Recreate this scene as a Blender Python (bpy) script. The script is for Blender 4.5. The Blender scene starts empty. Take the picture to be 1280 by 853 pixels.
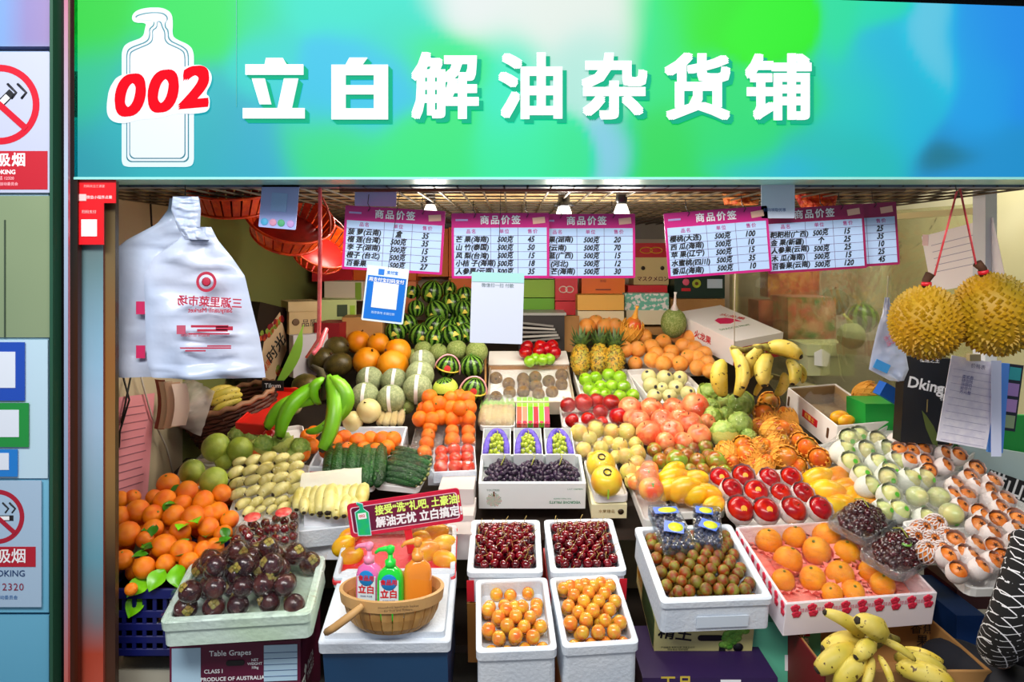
import bpy, bmesh, math, random
from mathutils import Vector, Matrix, noise
random.seed(7)
PI = math.pi
C = bpy.context.scene.collection
# ------------------------------------------------------------ camera, world, lights, exposure
H = 1.8; FO = 900.0; CX = 640.0; CY = 320.0
cd = bpy.data.cameras.new('camera'); cam = bpy.data.objects.new('camera', cd); C.objects.link(cam)
cam.location = (0, 0, H); cam.rotation_euler = (PI/2, 0, 0)
cd.sensor_width = 36; cd.lens = 36*FO/1280; cd.shift_y = -(426.5-CY)/1280; cd.clip_start = .05
bpy.context.scene.camera = cam
sc = bpy.context.scene
sc.view_settings.view_transform = 'Standard'; sc.view_settings.look = 'None'
sc.view_settings.gamma = 1; sc.view_settings.use_curve_mapping = False
sc.view_settings.exposure = 0.32
w = bpy.data.worlds.new('world'); sc.world = w; w.use_nodes = True
w.node_tree.nodes['Background'].inputs[0].default_value = (.75, .82, 1, 1)
w.node_tree.nodes['Background'].inputs[1].default_value = .24
def area(name, loc, tgt, sx, sy, e, col):
    l = bpy.data.lights.new(name, 'AREA'); l.shape = 'RECTANGLE'; l.size = sx; l.size_y = sy; l.energy = e; l.color = col
    o = bpy.data.objects.new(name, l); C.objects.link(o); o.location = loc
    o.rotation_euler = (Vector(tgt)-Vector(loc)).to_track_quat('-Z', 'Y').to_euler(); return o
area('corridor_light', (-.3, .2, 3.3), (.1, 3.0, .9), 3.2, .5, 90, (1, .955, .89))
area('corridor_light', (-1.3, .4, 2.9), (-1.0, 2.6, .9), .6, .6, 9, (.75, .88, 1))
area('stall_light', (.1, 3.3, 2.0), (.1, 3.32, 1), 1.9, .05, 19, (1, .94, .83))
area('added_passage_fill', (2.1, 3.7, 2.75), (2.05, 3.75, 0), .5, 1.6, 30, (1, .97, .88))  # added fill light, brightens the dark space behind the glass
# ------------------------------------------------------------ helpers
def hx(s, a=1):
    def c(v): return v/12.92 if v <= .04045 else ((v+.055)/1.055)**2.4
    return tuple(c(int(s[i:i+2], 16)/255) for i in (0, 2, 4)) + (a,)
S = .257; A0 = .122
def P(px, py, h=0, s=S, t=0, a=A0):
    u = (px-CX)/FO; v = (py-CY)/FO
    Y = (H-a-h)/(v+s+t*u); return Vector((u*Y, Y, H-v*Y))
def D(px, py, Y): return Vector(((px-CX)/FO*Y, Y, H-(py-CY)/FO*Y))
def T(x, y, z): return Matrix.Translation((x, y, z))
def R(a, ax): return Matrix.Rotation(math.radians(a), 4, ax)
def SC(x, y=None, z=None):
    if y is None: y = z = x
    return Matrix.Diagonal((x, y, z, 1))
def basis(c, X, Yv, Z):
    return Matrix(((X[0], Yv[0], Z[0], c[0]), (X[1], Yv[1], Z[1], c[1]), (X[2], Yv[2], Z[2], c[2]), (0, 0, 0, 1)))
SLOPE = R(math.degrees(math.atan(S)), 'X')
class Fr:                                              # a rectangle in space: matrix M, width w, depth d
    def __init__(s, M, w, d): s.M = M; s.w = w; s.d = d
def quad(FL, FR, BR, BL):
    c = (FL+FR+BR+BL)/4; x = ((FR-FL)+(BR-BL))/2; y = ((BL-FL)+(BR-FR))/2
    wd = x.length; X = x/wd; Z = X.cross(y).normalized(); Y = Z.cross(X)
    return Fr(basis(c, X, Y, Z), wd, y.dot(Y))
def rect(FL, FR, BR, BL, h=0, **k): return quad(*[P(p[0], p[1], h, **k) for p in (FL, FR, BR, BL)])
def card(TL, TR, BR, BL, Y, Y2=None):                  # upright sheet: x right, y up, z towards the viewer
    Y2 = Y if Y2 is None else Y2
    return quad(D(*BL, Y), D(*BR, Y2), D(*TR, Y2), D(*TL, Y))
# ------------------------------------------------------------ materials
MATS = {}
def mat(name, c1, c2=None, c3=None, rough=.45, scale=2., lo=.35, hi=.65, spk=None, ss=30., slo=.6, shi=.7, bump=0., bs=20., vary=.12, metal=0., coat=0., emit=0., sheen=0., var4=True, spec=.5, sss=0.):
    m = bpy.data.materials.new(name); m.use_nodes = True; n = m.node_tree.nodes; L = m.node_tree.links.new
    b = n['Principled BSDF']; b.inputs['Roughness'].default_value = rough; b.inputs['Metallic'].default_value = metal
    b.inputs['Coat Weight'].default_value = coat; b.inputs['Specular IOR Level'].default_value = spec
    if coat: b.inputs['Coat Roughness'].default_value = .06
    tc = n.new('ShaderNodeTexCoord'); oi = n.new('ShaderNodeObjectInfo')
    def mix(f, a, bb):
        x = n.new('ShaderNodeMix'); x.data_type = 'RGBA'; L(f, x.inputs['Factor'])
        for v, i in ((a, 6), (bb, 7)):
            if isinstance(v, tuple): x.inputs[i].default_value = v
            else: L(v, x.inputs[i])
        return x.outputs[2]
    def nz(sca, lo_, hi_, off):
        t = n.new('ShaderNodeTexNoise'); t.noise_dimensions = '4D'; t.inputs['Scale'].default_value = sca; t.inputs['Detail'].default_value = 2
        L(tc.outputs['Object'], t.inputs['Vector'])
        mt = n.new('ShaderNodeMath'); mt.operation = 'MULTIPLY_ADD'; L(oi.outputs['Random'], mt.inputs[0]); mt.inputs[1].default_value = 40 if var4 else 0; mt.inputs[2].default_value = off
        L(mt.outputs[0], t.inputs['W'])
        r = n.new('ShaderNodeMapRange'); r.inputs[1].default_value = lo_; r.inputs[2].default_value = hi_; L(t.outputs[0], r.inputs[0]); return r.outputs[0]
    col = hx(c1)
    if c2: col = mix(nz(scale, lo, hi, 0), col, hx(c2))
    if c3: col = mix(nz(scale*.6, .45, .7, 9), col, hx(c3))
    if spk: col = mix(nz(ss, slo, shi, 5), col, hx(spk))
    if vary:
        hs = n.new('ShaderNodeHueSaturation'); mr = n.new('ShaderNodeMapRange'); L(oi.outputs['Random'], mr.inputs[0])
        mr.inputs[3].default_value = .92-vary; mr.inputs[4].default_value = .92+vary; hs.inputs['Saturation'].default_value = 1.04; L(mr.outputs[0], hs.inputs['Value'])
        if isinstance(col, tuple): hs.inputs['Color'].default_value = col
        else: L(col, hs.inputs['Color'])
        col = hs.outputs[0]
    if isinstance(col, tuple): b.inputs['Base Color'].default_value = tuple(v*(.3 if emit > .2 else 1) for v in col[:3])+(1,)
    else: L(col, b.inputs['Base Color'])
    if emit:
        b.inputs['Emission Strength'].default_value = emit
        if isinstance(col, tuple): b.inputs['Emission Color'].default_value = col
        else: L(col, b.inputs['Emission Color'])
    if bump:
        t = n.new('ShaderNodeTexNoise'); t.inputs['Scale'].default_value = bs; t.inputs['Detail'].default_value = 3; L(tc.outputs['Object'], t.inputs['Vector'])
        bp = n.new('ShaderNodeBump'); bp.inputs['Strength'].default_value = bump; bp.inputs['Distance'].default_value = .02; L(t.outputs[0], bp.inputs['Height']); L(bp.outputs[0], b.inputs['Normal'])
    MATS[name] = m; return m
def flat(c, rough=.5, **k):                             # cached plain colour
    key = c+str(rough)+str(sorted(k.items()))
    if key not in MATS: MATS[key] = mat('plain_'+c, c, rough=rough, vary=0, **k)
    return MATS[key]
def colattr(name, rough=.5, emit=0., bump=0, metal=0, bs=20):
    if name in MATS: return MATS[name]
    m = mat(name, 'FFFFFF', rough=rough, vary=0, bump=bump, bs=bs, metal=metal); n = m.node_tree.nodes; L = m.node_tree.links.new
    a = n.new('ShaderNodeVertexColor'); a.layer_name = 'Col'; b = n['Principled BSDF']; L(a.outputs[0], b.inputs['Base Color'])
    if emit:
        dk = n.new('ShaderNodeMix'); dk.data_type = 'RGBA'; dk.inputs[0].default_value = .88; L(a.outputs[0], dk.inputs[6]); dk.inputs[7].default_value = (0, 0, 0, 1); L(dk.outputs[2], b.inputs['Base Color'])
        b.inputs['Emission Strength'].default_value = emit; L(a.outputs[0], b.inputs['Emission Color'])
    return m
def filmmat(name, base=.06, k=.5, tint='FFFFFF', rough=.12, bump=.6, bs=25., milk=0., milkc='FFFFFF'):
    m = bpy.data.materials.new(name); m.use_nodes = True; n = m.node_tree.nodes; L = m.node_tree.links.new
    n.remove(n['Principled BSDF']); out = n['Material Output']
    tr = n.new('ShaderNodeBsdfTransparent'); tr.inputs[0].default_value = hx(tint)
    gl = n.new('ShaderNodeBsdfGlossy'); gl.inputs['Roughness'].default_value = rough
    tc = n.new('ShaderNodeTexCoord'); t = n.new('ShaderNodeTexNoise'); t.inputs['Scale'].default_value = bs; t.inputs['Detail'].default_value = 3; t.inputs['Distortion'].default_value = 1.5
    L(tc.outputs['Object'], t.inputs['Vector']); bp = n.new('ShaderNodeBump'); bp.inputs['Strength'].default_value = bump; bp.inputs['Distance'].default_value = .03
    L(t.outputs[0], bp.inputs['Height']); L(bp.outputs[0], gl.inputs['Normal'])
    fr = n.new('ShaderNodeLayerWeight'); fr.inputs[0].default_value = .25; L(bp.outputs[0], fr.inputs['Normal'])
    ma = n.new('ShaderNodeMath'); ma.operation = 'MULTIPLY_ADD'; L(fr.outputs['Fresnel'], ma.inputs[0]); ma.inputs[1].default_value = k; ma.inputs[2].default_value = base
    mx = n.new('ShaderNodeMixShader'); L(ma.outputs[0], mx.inputs[0]); L(tr.outputs[0], mx.inputs[1]); L(gl.outputs[0], mx.inputs[2]); o = mx.outputs[0]
    if milk:
        df = n.new('ShaderNodeBsdfDiffuse'); df.inputs[0].default_value = hx(milkc); m2 = n.new('ShaderNodeMixShader'); m2.inputs[0].default_value = milk
        L(o, m2.inputs[1]); L(df.outputs[0], m2.inputs[2]); o = m2.outputs[0]
    L(o, out.inputs[0]); MATS[name] = m; return m
# ------------------------------------------------------------ mesh building
class MB:
    def __init__(s): s.v = []; s.f = []; s.m = []; s.sm = []
    def add(s, vs, fs, mi=0, smooth=False, M=None):
        b = len(s.v)
        for p in vs:
            p = Vector(p); s.v.append(M @ p if M is not None else p)
        for f in fs: s.f.append([i+b for i in f]); s.m.append(mi); s.sm.append(smooth)
        return s
    def box(s, x0, x1, y0, y1, z0, z1, mi=0, M=None):
        return s.add([(x0,y0,z0),(x1,y0,z0),(x1,y1,z0),(x0,y1,z0),(x0,y0,z1),(x1,y0,z1),(x1,y1,z1),(x0,y1,z1)],
                     [(0,3,2,1),(4,5,6,7),(0,1,5,4),(1,2,6,5),(2,3,7,6),(3,0,4,7)], mi, False, M)
    def rings(s, rs, mi=0, smooth=True, cap0=True, cap1=True, M=None, close=True):
        n = len(rs[0]); vs = [p for r in rs for p in r]; fs = []
        for i in range(len(rs)-1):
            for j in range(n if close else n-1):
                k = (j+1) % n; fs.append((i*n+j, i*n+k, (i+1)*n+k, (i+1)*n+j))
        if cap0: fs.append(tuple(reversed(range(n))))
        if cap1: fs.append(tuple(range((len(rs)-1)*n, len(rs)*n)))
        return s.add(vs, fs, mi, smooth, M)
    def lathe(s, prof, n=16, mi=0, smooth=True, M=None, wob=None, cap0=True, cap1=True):
        rs = []
        for i, (r, z) in enumerate(prof):
            ring = []
            for j in range(n):
                a = 2*PI*j/n; q = r*(wob(a, i) if wob else 1); ring.append((q*math.cos(a), q*math.sin(a), z))
            rs.append(ring)
        return s.rings(rs, mi, smooth, cap0, cap1, M)
    def tube(s, pts, r, n=8, mi=0, smooth=True, M=None):
        pts = [Vector(p) for p in pts]; rs = []; m = len(pts)
        if not hasattr(r, '__len__'): r = [r]*m
        up = Vector((0, 0, 1)); t0 = (pts[1]-pts[0]).normalized()
        if abs(t0.dot(up)) > .9: up = Vector((0, 1, 0))
        for i, p in enumerate(pts):
            t = (pts[min(i+1, m-1)]-pts[max(i-1, 0)]).normalized(); a = t.cross(up)
            a = a.normalized() if a.length > 1e-6 else Vector((1, 0, 0)); b = a.cross(t).normalized(); up = b
            rs.append([p+(a*math.cos(2*PI*j/n)+b*math.sin(2*PI*j/n))*r[i] for j in range(n)])
        return s.rings(rs, mi, smooth, True, True, M)
    def prism(s, pts, z0, z1, mi=0, M=None):            # outline (counter-clockwise) between two heights
        n = len(pts); vs = [(p[0], p[1], z0) for p in pts]+[(p[0], p[1], z1) for p in pts]
        fs = [tuple(reversed(range(n))), tuple(range(n, 2*n))]+[(i, (i+1) % n, n+(i+1) % n, n+i) for i in range(n)]
        return s.add(vs, fs, mi, False, M)
    def grid(s, nx, ny, fn, mi=0, smooth=True, M=None):
        vs = [fn(i/nx, j/ny) for j in range(ny+1) for i in range(nx+1)]; q = nx+1
        fs = [(j*q+i, j*q+i+1, (j+1)*q+i+1, (j+1)*q+i) for j in range(ny) for i in range(nx)]
        return s.add(vs, fs, mi, smooth, M)
    def mesh(s, name, *mats):
        me = bpy.data.meshes.new(name); me.from_pydata([tuple(v) for v in s.v], [], s.f)
        for m in mats: me.materials.append(m)
        me.polygons.foreach_set('material_index', s.m); me.polygons.foreach_set('use_smooth', s.sm); me.update(); return me
def paint(me, fn):
    a = me.color_attributes.new('Col', 'FLOAT_COLOR', 'POINT')
    for i, v in enumerate(me.vertices): a.data[i].color = fn(v.co)
    return me
def rrect(w, d, r, z, n=3):
    r = min(r, w/2-1e-4, d/2-1e-4); o = []
    for cx, cy, a0 in ((w/2-r, d/2-r, 0), (-w/2+r, d/2-r, 90), (-w/2+r, -d/2+r, 180), (w/2-r, -d/2+r, 270)):
        for i in range(n+1):
            a = math.radians(a0+90*i/n); o.append((cx+r*math.cos(a), cy+r*math.sin(a), z))
    return o
def tub(w, d, h, t, mt, r=.02, lip=0., taper=.0, floor=None, name='tub'):   # open container, rim at z=0
    b = MB(); fl = -h+t if floor is None else -floor
    rs = [rrect(w-2*taper, d-2*taper, r, -h)]
    if lip: rs += [rrect(w-2*taper*.3-.004, d-2*taper*.3-.004, r, -lip-.004), rrect(w+.006, d+.006, r, -lip), rrect(w+.006, d+.006, r, -.003)]
    else: rs += [rrect(w, d, r, -.003)]
    rs += [rrect(w-.006, d-.006, r, 0), rrect(w-2*t+.004, d-2*t+.004, r*.8, 0), rrect(w-2*t, d-2*t, r*.8, -.004), rrect(w-2*t-2*taper*.8, d-2*t-2*taper*.8, r*.8, fl)]
    b.rings(rs, 0, False); return b.mesh(name, mt)
# ------------------------------------------------------------ objects
def ob(name, me, parent=None, M=None):
    o = bpy.data.objects.new(name, me); C.objects.link(o)
    if parent is not None: o.parent = parent
    if M is not None: o.matrix_local = M
    return o
def thing(name, me, M, label, cat, group=None):
    o = ob(name, me, None, M); o['label'] = label; o['category'] = cat
    if group: o['group'] = group
    return o
def struct(name, me, M=None, parent=None):
    o = ob(name, me, parent, M); o['kind'] = 'structure'; return o
def stuff(o): o['kind'] = 'stuff'; return o
TEXTS = []
def text(s, size, M, mt, parent, name='lettering', bold=0., ext=0., shear=0., align='CENTER', sx=1., ls=1., cs=1.):
    cu = bpy.data.curves.new(name, 'FONT'); cu.body = s; cu.size = size; cu.extrude = ext; cu.shear = shear
    cu.align_x = align; cu.align_y = 'CENTER'; cu.resolution_u = 6 if size > .12 and s in '02' else 2; cu.space_line = ls; cu.space_character = cs; cu.materials.append(mt)
    o = bpy.data.objects.new(name, cu); C.objects.link(o); TEXTS.append((o, parent, M @ SC(sx, 1, 1), mt, bold*size, 8 if size > .05 else 4))
    return o
def finish_texts():
    dg = bpy.context.evaluated_depsgraph_get(); out = []
    for o, par, M, mt, bd, nb in TEXTS:
        me = bpy.data.meshes.new_from_object(o.evaluated_get(dg))
        if bd:                                              # embolden: the same outline laid a hair's breadth around itself
            V = [v.co.copy() for v in me.vertices]; Fs = [list(p.vertices) for p in me.polygons]; b = MB()
            for k in range(nb):
                a = 2*PI*(k+(.5 if nb == 4 else 0))/nb; q = 1/max(abs(math.cos(a)), abs(math.sin(a))); dv = Vector((math.cos(a)*bd*q, math.sin(a)*bd*q, k*2e-5)); b.add([v+dv for v in V], Fs)
            bpy.data.meshes.remove(me); me = b.mesh(o.name, mt)
        if not me.materials: me.materials.append(mt)
        out.append((o.name, me, par, M))
    for o, *_ in TEXTS: bpy.data.objects.remove(o)
    for nm, me, par, M in out: me.name = nm; ob(nm, me, par, M)
def fface(w, d, h, top=0., eps=.0012): return T(0, -d/2-eps, top-h/2) @ R(90, 'X')
def rface(w, d, h, top=0., eps=.0012): return T(w/2+eps, 0, top-h/2) @ R(90, 'Z') @ R(90, 'X')
def lface(w, d, h, top=0., eps=.0012): return T(-w/2-eps, 0, top-h/2) @ R(-90, 'Z') @ R(90, 'X')
def panel(parent, M, w, h, mt, name='printed_panel', x=0, y=0, t=.0008):
    return ob(name, MB().box(x-w/2, x+w/2, y-h/2, y+h/2, -t, t).mesh(name, mt), parent, M)
KINDS = {}
def spawn(kind, M, label, group=None, name=None):
    nm, me, cat, parts = KINDS[kind]
    o = thing(name or nm, me, M, label, cat, group)
    for pn, pm in parts: ob(pn, pm, o)
    return o
def rnd(a, b): return random.uniform(a, b)
def rrot(full=True):
    return R(rnd(0, 360), 'Z') @ R(rnd(-35, 35) if not full else rnd(0, 180), 'X') @ R(rnd(0, 360), 'Z')
def put(kind, pts, label, group=None, rot=None, tall=1.0, name=None, base=None, lift=.9):
    """pts: (px, py, radius px[, lift in m]); fruit lying on the display slope"""
    out = []
    for q in pts:
        px, py, rp = q[:3]; h0 = q[3] if len(q) > 3 else 0
        Y = P(px, py, h0).y; r = rp*Y/FO; c = P(px, py, h0+r*lift); r = rp*c.y/FO
        rt = rot() if callable(rot) else (rot if rot is not None else rrot(False))
        o = spawn(kind, T(*c) @ SLOPE @ rt @ SC(r, r, r*tall), label, group, name); out.append((c, r))
    return out
def pack(F, kind, r, label, group=None, x0=-.5, x1=.5, y0=-.5, y1=.5, z=0., mound=0., jit=.12, skip=0., rot=None, tall=1., sp=1., layers=1, name=None, stag=True):
    out = []; W = (x1-x0)*F.w-2*r; Dd = (y1-y0)*F.d-2*r
    for k in range(layers):
        nx = max(1, int(W/(2*r*sp))+1); ny = max(1, int(Dd/(1.76*r*sp))+1)
        for j in range(ny):
            odd = stag and (j+k) % 2; m = nx-(1 if odd and nx > 1 else 0)
            for i in range(m):
                if random.random() < skip: continue
                fx = (i+.5*odd)/max(1, nx-1) if nx > 1 else .5; fy = j/max(1, ny-1) if ny > 1 else .5
                if k: fy = min(1, max(0, fy+.5/max(1, ny)*(1 if j < ny-1 else -1)))
                x = x0*F.w+r+fx*W+rnd(-1, 1)*jit*r; y = y0*F.d+r+fy*Dd+rnd(-1, 1)*jit*r
                zz = z+r+k*1.45*r+mound*(1-(2*fx-1)**2)*(1-(2*fy-1)**2)+rnd(-.1, .1)*r
                rr = r*rnd(.93, 1.05); rt = rot() if callable(rot) else (rot if rot is not None else rrot())
                spawn(kind, F.M @ T(x, y, zz) @ rt @ SC(rr, rr, rr*tall), label, group, name); out.append((x, y, zz, rr))
    return out
def loc(F, cr):                                         # world centres -> frame coordinates
    Mi = F.M.inverted(); return [((Mi @ c).x, (Mi @ c).y, (Mi @ c).z, r) for c, r in cr]
def film(F, sph, parent, mt, nx=22, ny=16, pad=.0, rim=.002, name='film', over=1.06, skirt=.0):
    w_ = F.w+pad; d_ = F.d+pad; g = [[rim]*(nx+1) for _ in range(ny+1)]; base = [r[:] for r in g]
    for j in range(ny+1):
        for i in range(nx+1):
            x = (i/nx-.5)*w_; y = (j/ny-.5)*d_
            for (a, b, c, r) in sph:
                q = (r*over)**2-(x-a)**2-(y-b)**2
                if q > 0: base[j][i] = max(base[j][i], c+math.sqrt(q))
    g = [r[:] for r in base]
    for _ in range(10):
        h = [r[:] for r in g]
        for j in range(1, ny):
            for i in range(1, nx): h[j][i] = max(base[j][i], (g[j-1][i]+g[j+1][i]+g[j][i-1]+g[j][i+1])/4)
        g = h
    def fn(u, v):
        i = round(u*nx); j = round(v*ny); e = (i in (0, nx)) or (j in (0, ny))
        return ((u-.5)*w_, (v-.5)*d_, (rim if not e else rim-skirt)+(0 if e else g[j][i]-rim+.001+rnd(0, .0015)))
    return ob(name, MB().grid(nx, ny, fn).mesh(name, mt), parent)
# ------------------------------------------------------------ shared materials
FOAM = mat('white_foam', 'EDF3FA', 'DCE6F2', rough=.55, scale=6, bump=.15, bs=90, vary=.02)
FOAMY = mat('old_foam', 'D9EDE4', 'B9DDA0', rough=.5, scale=3, lo=.4, hi=.75, bump=.15, bs=60, vary=0)
TRAYW = mat('tray_foam', 'F3F2F0', rough=.4, vary=.02)
WHITE = flat('F2F2F4'); BLACK = flat('111114', .4); INK = flat('16161C', .6); RED = flat('D61C2C', .4); CRIM = flat('C00D28', .4)
MAG = flat('C81C7C', .35); KRAFT = mat('kraft_card', 'B98A55', 'A87A48', rough=.75, scale=5, vary=.06, bump=.05)
KRAFTL = mat('pale_kraft', 'D9C092', 'CDB080', rough=.7, scale=5, vary=.04); CREAM = flat('E9E2B8', .6)
FILM = filmmat('cling_film', .02, .42, rough=.1, bump=.8, bs=22)
WRAP = filmmat('wrap_film', .02, .5, rough=.07, bump=.9, bs=28)
FILMW = filmmat('milky_film', .05, .45, rough=.16, bump=.8, bs=24, milk=.05)
NETW = filmmat('foam_net_white', .0, .1, rough=.5, milk=.82, milkc='F6EEF0', bump=.3)
GREENLEAF = mat('leaf_green', '2E6B1C', '4E9A22', rough=.35, scale=4, vary=.2)
BROWN = mat('stem_brown', '5A3A1C', '3B2412', rough=.8, scale=6)
def polar(fn, n=12):
    o = []
    for i in range(n+1):
        a = PI*i/n; r = fn(a); o.append((max(1e-3, math.sin(a)*r), -math.cos(a)*r))
    return o
def lmesh(name, mt, fn, n=16, m=12, wob=None): return MB().lathe(polar(fn, m), n, wob=wob).mesh(name, mt)
def kind(k, nm, me, cat, *parts): KINDS[k] = (nm, me, cat, list(parts))
def dot_mesh(name, mt, ang, r=.28, off=1.015, n=8):      # a round sticker laid on the unit fruit at a tilt from the top
    b = MB(); vs = [(0, 0, off+.004)]
    for j in range(n): vs.append((r*math.cos(2*PI*j/n), r*math.sin(2*PI*j/n), off-r*r*.5))
    b.add(vs, [(0, 1+j, 1+(j+1) % n) for j in range(n)], 0, True, R(ang, 'X')); return b.mesh(name, mt)
def stem_mesh(mt, L=.35, r=.06, z=.85, bend=.12): return MB().tube([(0, 0, z), (bend*.4, 0, z+L*.5), (bend, .02, z+L)], [r, r*.8, r*1.2], 5).mesh('stem', mt)
sph = lambda a: 1
dimp = lambda d, w=.12, sq=1.: (lambda a: (1-d*math.exp(-((PI-a)**2)/w)-d*.6*math.exp(-(a**2)/w))*sq)
# oranges and mandarins
M_OR = mat('orange_peel', 'F47A0C', 'FF9420', 'E85C08', rough=.38, scale=1.3, bump=.35, bs=22, vary=.1)
M_ORL = mat('orange_peel_pale', 'FFA21C', 'FFB53A', 'F98A1A', rough=.4, scale=1.3, bump=.3, bs=20, vary=.06)
M_MA = mat('mandarin_peel', 'FF7A24', 'FF9440', 'F0601C', rough=.35, scale=1.6, bump=.35, bs=18, vary=.1)
calyx = MB().lathe([(.13, 0.9), (.10, .97), (.02, .98)], 6).mesh('stem', mat('calyx_green', '6E7A2A', rough=.7))
kind('orange', 'orange', lmesh('orange', M_OR, dimp(.07), 18, 13), 'orange', ('stem', calyx))
kind('orangel', 'orange', lmesh('large_orange', M_ORL, dimp(.12), 20, 14, lambda a, i: 1+.012*math.cos(9*a)), 'orange', ('stem', calyx))
kind('mandarin', 'mandarin', lmesh('mandarin', M_MA, dimp(.12, .2, 1.), 16, 12), 'mandarin', ('stem', calyx))
M_PO = mat('pale_orange_peel', 'F49440', 'F8B060', 'F2A868', rough=.35, scale=1.4, bump=.3, bs=20, vary=.1)
kind('paleorange', 'orange', lmesh('orange', M_PO, dimp(.1), 16, 12), 'orange', ('stem', calyx))
# round fruit
def simple(k, nm, cat, mt, d=.1, n=14, m=10, parts=(), wob=None, fn=None): kind(k, nm, lmesh(nm, mt, fn or dimp(d), n, m, wob), cat, *parts)
M_CH = mat('cherry_skin', '5E0713', '8E0F1E', '2E0410', rough=.12, scale=1.5, vary=.25, coat=.6)
STG = flat('B89A50', .6)
simple('cherry', 'cherry', 'cherry', M_CH, .2, 14, 10, (('stem', MB().tube([(0, 0, .8), (.1, 0, 1.5), (.5, .1, 2.3)], .06, 4).mesh('stem', STG)),))
M_PL = mat('yellow_plum_skin', 'E9C04A', 'F0A050', 'F07A45', rough=.22, scale=1.2, lo=.4, hi=.62, vary=.08, coat=.35, sss=.2)
simple('yplum', 'yellow_cherry', 'cherry', M_PL, .1)
M_WB = mat('olive_plum_skin', '9A3F1E', '8C8A36', '6E3A1C', rough=.4, scale=1.3, lo=.4, hi=.6, vary=.18, bump=.2)
simple('bayberry', 'plum', 'plum', M_WB, .06)
M_AP = mat('blush_apple_skin', 'E8543C', 'F08A66', 'F2B478', rough=.3, scale=1.4, vary=.08, spk='F8A070', ss=16)
M_STK = flat('F4D27A', .4); M_STW = flat('F0F0F0', .4)
ap = lambda a: (1-.22*math.exp(-((PI-a)**2)/.14)-.14*math.exp(-(a**2)/.1))*(1+.04*math.sin(a)**2)*(1-.05*math.cos(a))
kind('apple', 'apple', lmesh('apple', M_AP, ap, 18, 13), 'apple', ('stem', stem_mesh(BROWN, .3, .04, .7)), ('sticker', dot_mesh('sticker', M_STK, 52, .24)))
M_RA = mat('red_apple_skin', '8E0C18', 'B81824', 'D03A2C', rough=.28, scale=1.5, vary=.15, coat=.15)
kind('redapple', 'red_apple', lmesh('red_apple', M_RA, ap, 18, 13), 'apple', ('stem', stem_mesh(BROWN, .3, .04, .7)))
kind('redapple_st', 'red_apple', KINDS['redapple'][1], 'apple', ('stem', stem_mesh(BROWN, .3, .04, .7)), ('sticker', dot_mesh('sticker', flat('F0A020', .4), 40, .26)))
M_GR = mat('green_red_pear_skin', 'D2CC66', 'E2D084', 'DEA866', rough=.35, scale=1.4, vary=.08, spk='B8A848', ss=22)
pear = lambda a: (1-.1*math.exp(-(a**2)/.1))*(1-.16*(1-math.cos(a))**1.2*.5)*(1+.12*math.exp(-((PI-a)**2)/.3))
kind('pear', 'pear', lmesh('pear', M_GR, pear, 16, 13), 'pear', ('stem', stem_mesh(BROWN, .4, .05, .85)))
M_GJ = mat('green_jujube_skin', '8FC22E', 'A8D848', '6FA020', rough=.25, scale=1.5, vary=.1, coat=.3)
simple('gplum', 'green_plum', 'plum', M_GJ, .15, 14, 10, (('stem', stem_mesh(BROWN, .2, .05, .8)),))
M_YP = mat('cream_pear_skin', 'DAD592', 'E6E0A0', rough=.35, scale=1.5, vary=.05, spk='B8B070', ss=20)
kind('cpear', 'white_pear', lmesh('white_pear', M_YP, dimp(.1), 16, 12), 'pear', ('sticker', dot_mesh('sticker', flat('3A3A44', .4), 38, .22)))
M_RG = mat('russet_apple_skin', '7EA034', 'A86A2C', '8C2A20', rough=.25, scale=1.1, lo=.42, hi=.58, vary=.12, spk='C89A60', ss=25, coat=.2)
kind('jujube', 'green_red_plum', lmesh('green_red_plum', M_RG, dimp(.14), 16, 12), 'plum', ('stem', stem_mesh(BROWN, .25, .05, .75)))
M_TO = mat('tomato_skin', 'E0423A', 'F06A50', rough=.15, scale=1.4, vary=.08, coat=.4)
simple('tomato', 'tomato', 'tomato', M_TO, .12, 14, 10, (('stem', MB().lathe([(.2, .84), (.1, .93), (.02, .9)], 5).mesh('stem', GREENLEAF)),))
M_PK = mat('pink_apple_skin', 'F0644A', 'F6A060', 'F8C870', rough=.3, scale=1.1, vary=.06)
kind('pinkapple', 'pink_apple', lmesh('pink_apple', M_PK, ap, 18, 13), 'apple', ('sticker', MB().grid(4, 1, lambda u, v: ((u-.5)*.55, (v-.5)*(.34*math.sin(PI*min(.97, max(.03, u)))), 1.05-(u-.5)**2*.5), M=R(40, 'X')).mesh('sticker', flat('2E9A3A', .4))))
# kiwi, guava, mango, papaya
M_KI = mat('kiwi_skin', '7A5A34', '94733F', '5E4428', rough=.85, scale=3, bump=.4, bs=40, vary=.1)
simple('kiwi', 'kiwi', 'kiwi', M_KI, .04, 14, 10, (('tip', MB().lathe([(.16, .96), (.1, 1.02), (.02, 1.0)], 7).mesh('tip', BROWN)),))
M_GU = mat('pomelo_skin', '9DB042', 'B8C85A', '7E9634', rough=.35, scale=1.5, spk='8AA040', ss=24, bump=.25, bs=20, vary=.08)
kind('guava', 'green_pomelo', lmesh('green_pomelo', M_GU, lambda a: dimp(.08)(a)*(1+.1*math.exp(-((PI-a)**2)/.4)), 18, 13), 'pomelo', ('stem', calyx))
M_MG = mat('mango_skin', 'F4B62C', 'F6CF4A', 'F39A44', rough=.3, scale=.9, vary=.06)
mg = lambda a: 1+.06*math.sin(a*2)
kind('mango', 'mango', MB().lathe([(r*1., z*1.35) for r, z in polar(mg)], 16, M=SC(1, .85, 1)).mesh('mango', M_MG), 'mango', ('stem', MB().lathe([(.1, -1.36), (.08, -1.42), (.02, -1.43)], 6).mesh('stem', BROWN)))
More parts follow.
